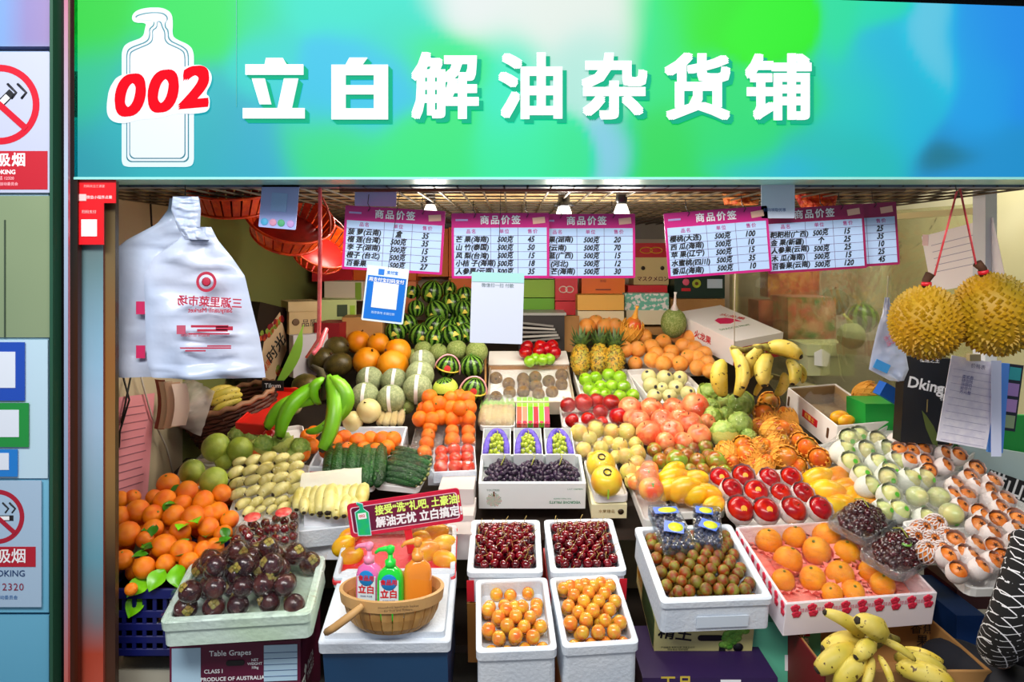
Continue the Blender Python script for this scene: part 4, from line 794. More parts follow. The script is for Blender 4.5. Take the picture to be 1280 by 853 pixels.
stuff(ob('emblem_leaves', b.mesh('emblem_leaves', flat('2E6A34'), flat('7AA83A'), flat('C85A2A')), o, f_ @ T(-.152, -.018, 0))); panel(o, f_, .006, .022, flat('5A3A1A'), 'emblem_trunk', -.152, .008); 
text('VEGROVE FRUITS', .016, f_ @ T(.13, -.028, 0) @ R(180, 'Z'), flat('2A8A64'), o, bold=.02); text('FOR TABLE GRAPES', .008, f_ @ T(.12, -.012, 0) @ R(180, 'Z'), flat('3A9A74'), o); text('L.A.T. FARMERS', .009, f_ @ T(.17, .03, 0), flat('3A9A74'), o)
M_PU = mat('purple_net', '6A56C8', '5444AA', rough=.6, scale=30, bump=.8, bs=40, vary=0)
for i, x in enumerate((602, 641, 680)):
    o, F = tray((x, 568), (x+37, 568), (x+36, 535), (x+2, 535), .075, 'white card punnet of green grapes with purple netting, %s of three' % ('left', 'middle', 'right')[i], .06, 'grape_punnet', 'punnet', MATS['white_card'], t=.004, floor=.05, r=.002)
    pts = [(F.w*.36*math.cos(a), -F.d*.3+F.d*.72*max(0, math.sin(a)), -.006) for a in [PI*k/12 for k in range(13)]]; pts = [(F.w*.38, -F.d*.46, -.01)]+pts+[(-F.w*.38, -F.d*.46, -.01)]
    ob('purple_netting', MB().tube(pts, .013, 8).mesh('purple_netting', M_PU), o)
    bunch(F, G_GRN, 34, .0125, 'green grape bunch in the %s purple edged punnet' % ('left', 'middle', 'right')[i], 'green grape bunches', -.37, .37, -.05, .045, seed=i+9)
# kiwi tray and the white lid behind it
o, F = container((609,502), (717,502), (712,456), (612,456), .05, .07, 'cardboard tray of brown kiwis on white paper', 'tray', 'kiwi_carton', mat('kiwi_card', 'D8CDBA', 'C9B698', rough=.7, scale=3, vary=0), floor=.02, t=.006, lip=0, r=.002)
ob('white_paper', MB().grid(10, 6, lambda u, v: ((u-.5)*F.w*.95, (v-.5)*F.d*.95, -.018+.006*noise.noise(Vector((u*7, v*5, 3))))).mesh('white_paper', flat('F2F0EC', .7)), o)
s_ = put('kiwi', [(x, y, 8.2, .03) for x, y in ((620,473),(636,480),(654,474),(669,472),(686,477),(702,469),(702,481),(637,491),(654,490),(670,483),(655,482),(620,497),(673,493),(690,490))], 'brown kiwi in the cardboard tray lined with white paper', 'kiwis', rot=lambda: R(rnd(50, 80), 'X'), tall=1.15, lift=.6)
film(F, loc(F, s_), o, FILMW, 22, 12)
lid = rect((610,457), (713,456), (707,439), (612,439), .06); thing('carton', MB().box(-lid.w/2, lid.w/2, -lid.d/2, lid.d/2, -.006, 0).box(-lid.w/2, lid.w/2, -lid.d/2, -lid.d/2+.004, -.05, 0, 1).mesh('carton', flat('EFEAE2', .6), KRAFT), lid.M, 'white topped carton behind the kiwi tray', 'box')
put('redapple', [(x, y, 8, .075) for x, y in ((659,434),(657,441),(676,433),(690,433),(693,441),(674,440),(683,437))], 'red apple bagged on the white carton behind the kiwis', 'bagged red apples behind the kiwis', rot=tilt(40))
put('gplum', [(x, y, 7.5, .07) for x, y in ((669,449),(687,449),(662,452),(678,450))], 'green plum bagged on the white carton behind the kiwis', 'bagged green plums behind the kiwis', rot=tilt(40))
# corn and stick packs
M_CO = mat('corn_yellow', 'EFD592', 'F4E2AC', 'E8BFA0', rough=.4, scale=2, bump=.8, bs=60, vary=.05); M_HU = mat('husk_green', '8CBF5A', 'B8D88A', rough=.5, scale=8, vary=.1)
corn = MB().lathe([(.03, 0), (.1, .03), (.125, .2), (.12, .6), (.09, .85), (.03, 1)], 12, wob=lambda a, i: 1+.04*math.cos(6*a)).mesh('corn', M_CO)
husk = MB()
for k in range(5): husk.add([(0, 0, .72), (.1, .09, .8), (.13, 0, 1.15), (.1, -.09, .8)], [(0, 3, 2, 1)], 0, True, R(72*k, 'Z'))
husk = husk.mesh('husk', M_HU)
def corns(lst, label, group, lift=.03):
    for (x0, y0, x1, y1) in lst:
        a = P(x0, y0, lift); b_ = P(x1, y1, lift); q = (b_-a); Lq = q.length; Z = q.normalized(); X = Z.cross(Vector((0, -.25, .97))).normalized(); Y = Z.cross(X)
        c = thing('corn_cob', corn, basis(a, X, Y, Z) @ SC(Lq), label, 'corn', group); ob('husk', husk, c)
o, F = tray((599,533), (645,533), (643,502), (603,502), .03, 'white tray of corn cobs left of the stick packs')
corns([(603+i*6.6, 531, 607+i*6.3, 506) for i in range(6)], 'small pale corn cob in the tray left of the stick packs', 'corn cobs left of the stick packs')
film(F, [], o, FILMW, 8, 6, rim=.055, skirt=.05)
corns([(474,530,480,512),(482,531,488,511),(491,531,495,512),(500,530,503,512)], 'small pinkish corn cob below the grey green melons', 'corn cobs below the melons')
for i in range(6):
    x = 649+i*7; red = flat(('E0604A', 'E88A70', '6AB02A', 'D84048', '7CC030', 'D8506A')[i], .3)
    a = P(x, 532, .03); b_ = P(x+.5, 499, .03); q = (b_-a); Lq = q.length; g = thing('stick_pack', MB().box(-.012, .012, -.01, .01, 0, Lq*.62).mesh('stick_pack', red), basis(a, Vector((1, 0, 0)), q.normalized().cross(Vector((1, 0, 0))), q.normalized()), ('slim clear pack of red and green sticks, ' + ('first', 'second', 'third', 'fourth', 'fifth', 'sixth')[i] + ' from the corn tray'), 'packet')
    ob('green_top', MB().box(-.0125, .0125, -.0105, .0105, Lq*.62, Lq).mesh('green_top', flat('8ACB3A', .3)), g); ob('white_edge', MB().box(-.0135, -.0115, -.011, .011, 0, Lq).mesh('white_edge', WHITE), g); ob('red_root', MB().lathe([(r*.013, z*.013) for r, z in polar(sph, 6)], 8, M=T(0, -.004, .012)).mesh('red_root', flat('C01848', .3)), g)
# red apples, blush apples, pears
o, F = tray((700,534), (786,534), (775,500), (701,500), .02, 'white tray of glossy dark red apples beside the stick packs')
s_ = put('redapple', [(710,507,9.5,.02),(729,504,11,.02),(746,502,10,.02),(764,505,11,.02),(715,526,8.5,.02),(735,525,9,.02),(750,516,9.5,.02),(774,521,12,.02),(752,529,8,.02)], 'glossy dark red apple on the tray beside the stick packs', 'dark red apples beside the stick packs', rot=tilt(40)); film(F, loc(F, s_), o, FILM, 18, 12)
put('apple', [(a, b, c, .04) for a, b, c in ((787,511,14),(814,512,14),(842,512,13.5),(869,509,16.5),(799,527,13.5),(828,527,14.5),(862,531,15.5),(811,542,15.5),(840,540,14.5),(874,545,14.5),(854,553,12),(831,553,12),(790,524,11),(849,524,12),(884,528,10))], 'large blush red apple with a round sticker in the big heap', 'blush red apples with stickers', rot=lambda: R(rnd(-10, 45), 'X') @ R(rnd(-35, 35), 'Y'))
put('apple', [(a, b, c, -.04) for a, b, c in ((800,518,14),(855,520,14),(822,535,14),(868,538,14),(846,547,14),(800,538,13))], 'large blush red apple low in the big heap', 'blush red apples low in the heap', rot=lambda: R(rnd(-10, 45), 'X') @ R(rnd(-35, 35), 'Y'))
s_ = put('pear', [(a, b, c, .02) for a, b, c in ((724,541,12),(745,537,12),(737,548,10.5),(730,562,10.5),(751,560,10.5),(765,540,11.5),(783,540,12.5),(775,557,11.5),(781,570,11.5),(795,555,10.5),(797,567,12),(796,580,11.5),(786,590,12.5),(760,553,9),(770,571,9),(741,572,8),(790,602,11),(799,592,10))], 'yellow green pear in the heap left of the blush apples', 'yellow green pears', rot=tilt(60))
o, F = tray((716,570), (763,572), (757,535), (714,533), .01, 'white tray under the yellow green pears'); film(F, loc(F, s_), o, FILM, 14, 12)
o, F = tray((800,610), (815,590), (800,545), (770,545), -.02, 'white tray below the pear and pink apple bags')
s_ = put('jujube', [(a, b, c, .03) for a, b, c in ((818,563,9.5),(835,558,9.5),(826,577,10.5),(846,577,14.5),(865,562,9.5),(882,560,10),(872,577,10.5),(895,577,13),(886,571,9.5),(878,588,9),(858,570,10),(851,562,9),(838,568,9),(862,588,9),(905,590,9),(893,590,8))], 'green and russet plum in the clear bags below the blush apples', 'green and russet plums', rot=tilt(70))
o, F = tray((830,592), (900,592), (895,553), (812,553), .0, 'white tray under the green and russet plums'); film(F, loc(F, s_), o, FILM, 18, 12)
def drape(q, h, kinds, label, mt=None):
    F = rect(*q, h); Mi = F.M.inverted(); sp_ = []
    for o in list(C.objects):
        if o.get('group') in kinds:
            c_ = Mi @ o.matrix_world.translation if False else Mi @ o.matrix_basis.translation; sp_.append((c_.x, c_.y, c_.z, o.scale[0]*.98))
    f = film(F, sp_, None, mt or FILM, 30, 22, rim=-.02, name='plastic_wrap'); f.matrix_basis = F.M; f['label'] = label; f['category'] = 'plastic wrap'
drape(((765,560), (880,565), (895,505), (775,500)), 0, ('blush red apples with stickers',), 'clear plastic wrap over the heap of blush red apples')
drape(((716,605), (800,600), (800,535), (716,530)), 0, ('yellow green pears',), 'clear plastic wrap over the yellow green pears')
# yellow fruit pair with twisted tops
o, F = tray((738,620), (783,620), (770,572), (735,575), .035, 'white tray of two yellow pomelos with black ties', .03)
M_YF = mat('yellow_pomelo_skin', 'E0C83A', 'F0D050', 'E8A040', rough=.3, scale=1.2, vary=.05); kind('ypom', 'yellow_pomelo', lmesh('yellow_pomelo', M_YF, ap, 18, 13), 'pomelo', ('tie', MB().tube([(.25*math.cos(a), .25*math.sin(a), .93) for a in [k*PI/5 for k in range(10)]], .05, 5).mesh('tie', flat('1A1A12'))), ('leaf_ribbon', MB().box(-.05, .05, -.02, .02, -.7, .0, M=T(0, -.95, .4) @ R(-20, 'X')).mesh('leaf_ribbon', flat('9AC83A'))))
s_ = put('ypom', [(751,582,17.5,.02)], 'upper yellow pomelo with a black tie on the white tray', None, R(20, 'X')) + put('ypom', [(758,602,19,.03)], 'lower yellow pomelo with a black tie on the white tray', None, R(20, 'X')); film(F, loc(F, s_), o, FILM, 12, 14)
G = rect((737,622), (782,622), (775,580), (735,580), .03); c = carton(G, .06, CREAM, 'small cream carton under the yellow pomelo tray', z=-.032); text('水果精品', .016, fface(G.w, G.d, .06) @ T(-.01, 0, .0), flat('8A6A30'), c); ob('emblem', MB().lathe([(.012, 0), (.012, .001)], 12).mesh('emblem', flat('3A2A14')), c, fface(G.w, G.d, .06) @ T(.045, 0, 0))
# pink apples, mango bag, blueberries
s_ = put('pinkapple', [(809,597,14,.06)], 'pink apple with a green sticker, upper of two', None, R(-10, 'X')) + put('pinkapple', [(814,613,15,.07)], 'pink apple with a green sticker, lower of two', None, R(-5, 'X')) + put('pinkapple', [(795,603,10,.04)], 'small pink apple left of the two stickered pink apples', None, R(160, 'X')) + put('pinkapple', [(812,587,11,.04)], 'small pink apple behind the two stickered pink apples', None, R(160, 'X'))
o, F = tray((806,650), (835,650), (822,590), (782,592), .03, 'white net lined tray under the pink apples', .04); film(F, loc(F, s_), o, FILMW, 12, 14)
s_ = put('mango', [(a, b, c, .05) for a, b, c in ((839,600,15),(842,591,13),(856,612,17),(869,601,14),(884,618,14),(893,632,12),(835,612,13),(870,620,13),(850,600,13))], 'yellow orange mango in the clear bag above the blueberries', 'mangoes above the blueberries', rot=lambda: R(rnd(40, 80), 'Y') @ R(rnd(-30, 30), 'X'), lift=.6)
o, F = tray((845,640), (905,640), (880,585), (826,588), .02, 'white tray under the bag of mangoes above the blueberries', .03); film(F, loc(F, s_), o, FILM, 16, 14)
for i, q in enumerate((((828,683), (869,681), (848,630), (812,631)), ((877,675), (914,683), (891,631), (857,629)))):
    w_ = ('left', 'right')[i]; o, F = tray(*q, .13, 'clear punnet of blueberries with blue and yellow labels, %s one' % w_, .035, 'punnet', 'punnet', filmmat('clear_plastic'+w_, .04, .35, tint='E6EEF6', rough=.08, milk=.02), t=.003, floor=.032, r=.01)
    pack(F, 'blueberry', .0085, 'dark blueberry in the %s clear punnet' % w_, 'blueberries in the %s punnet' % w_, -.46, .46, -.47, .47, -.028, .004, .25, layers=1, sp=1.0)
    ob('lid', MB().rings([rrect(F.w, F.d, .01, -.002), rrect(F.w, F.d, .01, .002), rrect(F.w*.94, F.d*.95, .01, .006)], 0, False).mesh('lid', filmmat('clear_lid'+w_, .0, .12, rough=.2)), o)
    BLU = flat('1556C8', .3); YL = flat('DCE834', .3)
    for (x, y, a, b_) in (((-.0, .3, .8, .14), (.02, -.12, .62, .22)) if i == 0 else ((-.1, .28, .62, .16), (.05, -.1, .66, .2))):
        bl_ = ob('blue_label', MB().box(-F.w*a/2, F.w*a/2, -F.d*b_/2*1.2, F.d*b_/2*1.2, .0065, .0075).mesh('blue_label', BLU), o, T(F.w*x, F.d*y, 0) @ R(-18 if y < 0 else 0, 'Z')); ob('yellow_label', MB().lathe([(1, .0078), (1, .0082)], 20, M=SC(F.w*a*.38, F.d*b_*.5, 1)).mesh('yellow_label', YL), bl_, T(F.w*.05, 0, 0))
# custard apples, netted papayas, mangoes
put('sugarapple', [(a, b, c, .04) for a, b, c in ((886,492,13),(925,505,15.5),(925,530,15.5),(904,541,16),(889,520,12),(887,509,11),(936,546,10),(908,518,10),(905,500,9))], 'green knobbly custard apple in a lime net', 'custard apples', rot=tilt(40))
RO = lambda: R(rnd(0, 360), 'Z') @ R(rnd(35, 60), 'X')
o, F = tray((1012,593), (1046,580), (1020,542), (984,551), .03, 'white tray of two netted papayas right of the netted heap')
put('papaya', [(1009,561,12.5,.045),(1024,574,12.5,.045)], 'netted papaya on the small white tray', 'papayas on the small tray', RO)
put('papaya', [(a, b, c*.95, .03) for a, b, c in ((929,558,12.5),(936,571,14),(950,560,12),(972,557,13.5),(981,573,15),(955,582,12),(908,566,13),(961,503,12),(955,517,13),(983,524,13),(970,539,15),(964,528,12),(1000,553,12),(990,540,11),(943,582,9),(915,578,9),(998,583,10),(948,533,9))], 'orange red papaya in an orange foam net in the heap', 'netted papayas in the heap', RO)
s_ = put('mango', [(a, b, c, .04) for a, b, c in ((1022,600,16),(1045,600,16),(1035,616,17),(1056,612,15),(1039,635,14),(1067,622,14),(1092,636,13),(1078,629,12),(1052,630,13),(1022,616,12),(1070,640,11))], 'yellow mango under cling film beside the netted red apples', 'mangoes beside the red apples', rot=lambda: R(rnd(50, 90), 'Y') @ R(rnd(-30, 30), 'X'), lift=.6)
o, F = tray((1040,655), (1110,650), (1070,590), (1003,590), .02, 'white tray of mangoes beside the netted red apples', .03); film(F, loc(F, s_), o, FILM, 18, 14)
drape(((905,595), (1030,595), (985,500), (905,500)), 0, ('netted papayas in the heap', 'custard apples'), 'clear plastic wrap over the netted papayas and custard apples')
# dark red grapes trays
for i, (q, lab) in enumerate(((((1078,680), (1121,650), (1080,620), (1036,645)), 'clear tray of dark red grapes, upper one of two'), (((1125,722), (1175,690), (1135,652), (1073,686)), 'clear tray of dark red grapes, lower one of two'))):
    o, F = tray(*q, .13, lab, .03, 'clear_tray', 'tray', filmmat('clear_tray%d' % i, .08, .5, tint='EEF4F8', rough=.08, milk=.05), t=.004, floor=.028, r=.03)
    bunch(F, G_RED, 52, .0165, 'glossy dark red grape bunch in the %s clear tray' % ('upper', 'lower')[i], 'dark red grape bunches', -.42, .42, -.028, .05, seed=i+20)
    b = MB().lathe([(.018, 0), (.016, .004), (.006, .006)], 14); ob('round_label', b.mesh('round_label', flat('6AA832', .3)), o, T(-.02, -.02, .04)) if i else None
    ob('film', MB().grid(12, 10, lambda u, v: ((u-.5)*F.w*.98, (v-.5)*F.d*.98, .002+.05*(math.sin(PI*u)*math.sin(PI*v))**.6+.004*noise.noise(Vector((u*9, v*9, i))))).mesh('film', FILM), o)
# trays at the right
o, F = tray((1165,603), (1212,573), (1146,508), (1095,541), .12, 'white tray of loquats in foam nets, top one by the black carton', .03, r=.03)
LQ = lambda: R(rnd(15, 45), 'X') @ R(rnd(-20, 30), 'Y')
def tr(q0, sx, x, y): return (q0[0]+x/sx, q0[1]+y/sx)
s_ = put('loquat', [(*tr((1040,530), 5.333, x, y), 9.5, .14) for x, y in ((510,40),(575,5),(430,115),(660,55),(635,115),(745,120),(600,180),(530,190),(740,205),(835,220),(515,250),(615,260),(740,285),(450,185),(640,320))], 'orange loquat in a white foam net on the topmost tray at right', 'loquats on the topmost tray', LQ, lift=.5); film(F, loc(F, s_), o, FILM, 18, 14)
o, F = tray((1210,684), (1280,655), (1226,578), (1166,597), .11, 'white tray of loquats in foam nets, middle one of three at right', .03, r=.03)
s_ = put('loquat', [(*tr((1040,530), 5.333, x, y), 10.5, .13) for x, y in ((950,310),(910,370),(1060,400),(1035,455),(895,490),(975,600),(1110,575),(1205,630),(800,490),(1150,520),(850,560),(950,430),(1060,520),(820,420),(1010,640))], 'orange loquat in a white foam net on the middle tray at right', 'loquats on the middle tray', LQ, lift=.5); film(F, loc(F, s_), o, FILM, 18, 14)
o, F = tray((1176,734), (1246,738), (1290,655), (1168,662), .13, 'white tray of loquats in foam nets, lowest one at right', .03, r=.03)
s_ = put('loquat', [(*tr((1120,560), 4.7375, x, y), 11.5, .16) for x, y in ((480,470),(560,520),(700,500),(690,570),(575,600),(470,590),(395,640),(360,740),(490,720),(600,440),(620,660),(350,560),(560,680),(440,660),(700,640),(300,650),(720,440))], 'orange loquat in a white foam net on the lowest tray at right', 'loquats on the lowest tray', LQ, lift=.5); film(F, loc(F, s_), o, FILM, 18, 14)
o, F = tray((1130,655), (1165,655), (1205,690), (1170,705), .12, 'small pale tray under the fully netted loquats', .02)
s_ = put('loquatnet', [(*tr((1120,560), 4.7375, x, y), 12, .14) for x, y in ((150,490),(230,460),(100,540),(210,560),(300,540),(270,620),(180,620))], 'pale loquat wrapped whole in a white foam net', 'wholly netted loquats', LQ, lift=.5)
o, F = tray((1093,622), (1150,592), (1098,538), (1038,548), .09, 'white tray of pale green mangoes in nets, upper of two', .03, r=.02)
s_ = put('netpear', [(*tr((1040,530), 5.333, x, y), 12.5, .11) for x, y in ((180,95),(290,125),(220,190),(350,185),(300,275),(420,265),(120,265),(70,190),(200,350),(110,110),(380,330),(240,420))], 'pale green mango in a white net on the upper of two trays', 'pale mangoes on the upper tray', lambda: R(rnd(20, 50), 'X') @ R(rnd(-10, 40), 'Y'), lift=.5); film(F, loc(F, s_), o, FILMW, 18, 14)
o, F = tray((1128,668), (1205,662), (1165,597), (1090,606), .1, 'white tray of pale green mangoes in nets, lower of two', .03, r=.02)
s_ = put('netpear', [(*tr((1040,530), 5.333, x, y), 13, .12) for x, y in ((510,380),(380,480),(440,590),(360,370),(600,370),(620,640),(330,590))], 'pale green mango in a white net on the lower of two trays', 'netted pale mangoes on the lower tray', lambda: R(rnd(20, 50), 'X') @ R(rnd(-10, 40), 'Y'), lift=.5)
s_ += put('barepear', [(1147,621,12.5,.13),(1174,622,12.5,.13),(1190,643,13.5,.13)], 'pale green mango without a net at the edge of the lower tray', 'bare pale mangoes', lambda: R(60, 'X') @ R(rnd(-40, 40), 'Z'), lift=.5); film(F, loc(F, s_), o, FILMW, 18, 14)
# open carton at the right with a bagged mango
o, F = container((1049,533), (1115,526), (1043,480), (983,484), .14, .13, 'open white carton with red label holding bagged mangoes', name='open_carton', mt=mat('carton_white', 'ECE6E0', rough=.6, vary=0), floor=.1, t=.006, lip=0, r=.002)
ob('inner_lining', tub(F.w-.014, F.d-.014, .1, .004, mat('lining_brown', 'B89A70', '9A7A50', rough=.6, scale=4, vary=0), .002, 0, 0, .09), o, T(0, 0, -.006))
lf = lface(F.w, F.d, .13); panel(o, lf, .12, .035, flat('D81C2C'), 'printed_panel', .0, .0); text('红富士', .026, lf @ T(0, 0, .001), flat('F8E060'), o, bold=.02)
for x in (-.18, .14): ob('hand_hole', MB().prism([(a, b_) for a, b_, _ in rrect(.014, .05, .006, 0)], -.001, .001).mesh('hand_hole', flat('5A3A20')), o, lf @ T(x, .0, 0))
put('mango', [(1050,522,9,.1),(1058,526,8,.1)], 'yellow mango in a bag inside the open white carton', 'mangoes in the open carton', R(80, 'Y')); ob('bag', MB().grid(12, 10, lambda u, v: ((u-.5)*F.w*.9, (v-.5)*F.d*.9, -.04+.03*noise.noise(Vector((u*6, v*6, 2))))).mesh('bag', FILMW), o)
# ---- pale green and white trays at the back
o, F = container((727,505), (803,505), (786,461), (718,463), .03, .06, 'white tray of bright green plums in front of the pineapples', 'tray', 'foam_tray', TRAYW, floor=.03, t=.008, lip=0, r=.01)
put('gplum', [(x, y, 8.8, .03) for x, y in ((732,475),(744,473),(761,469),(775,472),(737,486),(751,484),(765,483),(780,484),(756,494),(775,496),(791,495),(744,493))], 'bright green plum in the white tray in front of the pineapples', 'green plums in the white tray', tilt(50), lift=.7)
o, F = container((806,507), (879,500), (861,457), (793,461), .03, .06, 'white tray of cream pears with dark stickers', 'tray', 'foam_tray', TRAYW, floor=.03, t=.008, lip=0, r=.01)
put('cpear', [(x, y, r_, .03) for x, y, r_ in ((811,471,9.5),(814,482,10.5),(831,473,10.5),(850,473,9.5),(845,485,10),(818,496,9.5),(837,496,9.5),(860,492,9.5),(828,486,8))], 'round cream pear with a small dark sticker', 'cream pears', lambda: R(rnd(-20, 40), 'X') @ R(rnd(-40, 40), 'Y'), lift=.7)
put('paleorange', [(x, y, 10.5, .06) for x, y in ((805,421),(786,422),(781,437),(797,437),(814,434),(846,419),(864,422),(829,428),(854,433),(820,443),(839,441),(829,455),(850,455),(861,447),(868,436),(880,443),(872,460),(888,464),(760,399),(745,404),(769,408),(756,408),(734,408),(884,455),(815,450),(872,448),(836,450))], 'orange in the heap between pineapples and dragon fruit box', 'oranges behind the trays', rrot)
o, F = tray((790,463), (880,468), (880,435), (780,440), -.04, 'white tray under the heap of oranges behind'); put('paleorange', [(794,455,9.5,.0)], 'single orange in front of the orange heap beside the pineapples', None, R(20, 'X'))
# pineapples
M_PI = mat('pineapple_skin', 'B8862A', '98983A', 'D8A83C', rough=.6, scale=4, vary=.1, spk='5A4A14', ss=8, slo=.5, shi=.6)
def pine_body():
    b = MB(); rs = []
    for i in range(25):
        t = i/24; rr = .62*math.sin(PI*(.1+.8*t))**.5
        rs.append([(rr*(1+.2*(abs(math.sin((j/24*6*PI)+t*6*PI))*abs(math.sin((j/24*6*PI)-t*6*PI))))*math.cos(2*PI*j/24), rr*(1+.2*(abs(math.sin((j/24*6*PI)+t*6*PI))*abs(math.sin((j/24*6*PI)-t*6*PI))))*math.sin(2*PI*j/24), -1+2*t) for j in range(24)])
    return b.rings(rs).mesh('pineapple', M_PI)
def crown():
    b = MB(); R_ = random.Random(3)
    for k in range(34):
        a = k*2.4; el = .35+.9*(k/34); L_ = R_.uniform(1.0, 1.4)*(.8+.6*k/34)
        pts = [Vector((math.cos(a)*(.12+s*L_*math.cos(el)*(1-.2*s)), math.sin(a)*(.12+s*L_*math.cos(el)*(1-.2*s)), 1+s*L_*math.sin(el)-.12*s*s)) for s in (0, .35, .7, 1)]
        sd = Vector((-math.sin(a), math.cos(a), 0)); w_ = (.09, .1, .06, .005)
        b.rings([[p+sd*w_[i], p-sd*w_[i]] for i, p in enumerate(pts)], 0, True, False, False, close=False)
    return b.mesh('crown', mat('pineapple_leaf', '2F4A26', '5E7A3A', rough=.5, scale=6, vary=.1))
kind('pineapple', 'pineapple', pine_body(), 'pineapple', ('crown', crown()))
for i, (x, y, cx, cy) in enumerate(((726,450,727,432), (749,449,753,428), (768,451,770,433))):
    c_ = P(x, y, .1); k = 20*c_.y/FO; d_ = (P(cx, cy, .1)-c_).normalized()*.7+Vector((0, 0, .7)); spawn('pineapple', T(*c_) @ d_.to_track_quat('Z', 'Y').to_matrix().to_4x4() @ SC(k*.95), 'small yellow pineapple with its green crown, %s of three' % ('leftmost', 'middle', 'rightmost')[i])
# ================= left half of the display =================
o, F = container((384,584), (500,584), (505,533), (412,533), .03, .09, 'white box of mandarins with a red front behind the cucumbers', floor=.07, t=.01, lip=0, r=.004)
ob('red_front', MB().box(-F.w/2, F.w/2, -F.d/2-.003, -F.d/2-.001, -.09, -.02).mesh('red_front', flat('C42A2A', .5)), o)
put('mandarin', [(x, y, r_, .02) for x, y, r_ in ((417,553,11),(430,547,10),(447,552,11),(463,549,10),(478,550,11),(491,550,11),(484,560,10),(455,562,10),(435,563,10),(470,564,10),(420,566,9),(408,565,9))], 'mandarin in the white box behind the cucumbers', 'mandarins behind the cucumbers', rrot)
def cukes(lst, label, lift=.045, bend=.0):
    for i, (x0, y0, x1, y1) in enumerate(lst):
        thing('cucumber', B_CU, between(P(x0, y0, lift+.01*(i % 2)), P(x1, y1, lift+.01*(i % 2)), Vector((.3, -.25, .95)), 1.02), label, 'cucumber', label+'s')
o, F = tray((402,607), (476,609), (480,558), (411,556), .03, 'white tray of upright dark cucumbers under cling film'); cukes([(409+i*9.0, 603+i*.6, 415+i*8.8, 559) for i in range(8)], 'dark green cucumber in the tray of eight upright ones'); film(F, [], o, FILM, 8, 6, rim=.045, skirt=.04)
o, F = tray((477,609), (530,609), (541,565), (490,556), .03, 'white tray of slanting dark cucumbers under cling film'); cukes([(494,561,538,575),(489,567,537,581),(486,573,535,587),(483,579,534,593),(481,586,530,599),(480,593,526,604),(481,600,520,607)], 'dark green cucumber in the tray of slanting ones'); film(F, [], o, FILM, 8, 6, rim=.045, skirt=.04)
o, F = container((537,591), (594,588), (595,557), (546,559), .06, .05, 'white carton of pink red tomatoes by the cucumbers', name='foam_box', floor=.03, t=.006, lip=0, r=.004)
s_ = pack(F, 'tomato', .029, 'pink red tomato under film in the white carton', 'tomatoes in the white carton', -.48, .48, -.48, .48, -.03, 0, .1, rot=tilt(40), stag=False, sp=.9); film(F, s_, o, FILM, 14, 10)
for i, q in enumerate((((513,573), (552,573), (554,532), (517,532)), ((555,556), (594,556), (595,526), (557,528)))):
    w_ = ('left', 'right')[i]; o, F = tray(*q, .05, 'clear lidded tray of mandarins, %s one of two' % w_, .03, 'clear_tray', 'tray', filmmat('clear_box'+w_, .06, .4, tint='F4F4F4', milk=.08), t=.003, floor=.028, r=.01)
    s_ = pack(F, 'mandarin', .034, 'mandarin inside the %s clear lidded tray' % w_, 'mandarins in the %s clear tray' % w_, z=-.028, jit=.05, rot=rrot, stag=False); film(F, s_, o, FILM, 12, 10)
put('mandarin', [(x, y, 10.2, h) for x, y, h in ((537,497,.1),(537,511,.08),(549,505,.1),(575,497,.1),(564,499,.1),(584,499,.1),(575,511,.1),(586,510,.08),(564,511,.08),(525,524,.05),(540,525,.05),(551,522,.05),(566,525,.05),(585,523,.05),(575,522,.05),(530,512,.04),(555,515,.05))], 'mandarin in the clear bags behind the two lidded trays', 'bagged mandarins', rrot)
# green and orange melons
W_ = P(522, 486, 0)
put('hami', [(462,475,17,.04),(493,477,17,.04),(456,496,18,.02),(489,499,18,.02),(522,486,18.5,.05),(525,469,18,.08),(528,453,16,.1)], 'grey green melon with a white paper strip down its front', 'grey green strip melons', lambda: R(rnd(-8, 2), 'X') @ R(rnd(-8, 8), 'Y'))
put('netmelon', [(529,438,11.5,.1),(548,441,11.5,.1),(571,438,13,.1),(596,440,14,.1),(515,447,11,.06),(508,508,10,.0)], 'small netted green melon in the row below the watermelons', 'small netted melons', tilt(30))
put('orangemelon', [(448,428,15,.08),(459,452,18,.04),(491,457,20,.04),(497,440,17,.1),(473,430,14,.1)], 'plump orange melon behind the grey green melons', 'orange melons', tilt(30))
put('darkmelon', [(423,456,15,.04),(401,450,15,.04),(420,434,14,.08),(382,482,15,.02)], 'dark green brown oval melon behind the plantains', 'dark oval melons', lambda: R(rnd(40, 80), 'Y') @ R(rnd(-40, 40), 'X'))
put('ivorymelon', [(461,514,15.5,.03)], 'ivory egg shaped melon below the grey green melons', None, tilt(20)); put('ivorymelon', [(441,527,13,.0)], 'smaller ivory melon partly behind the plantains', None, tilt(20))
M_PK2 = mat('pink_band', 'F0A8B0', rough=.5, vary=0)
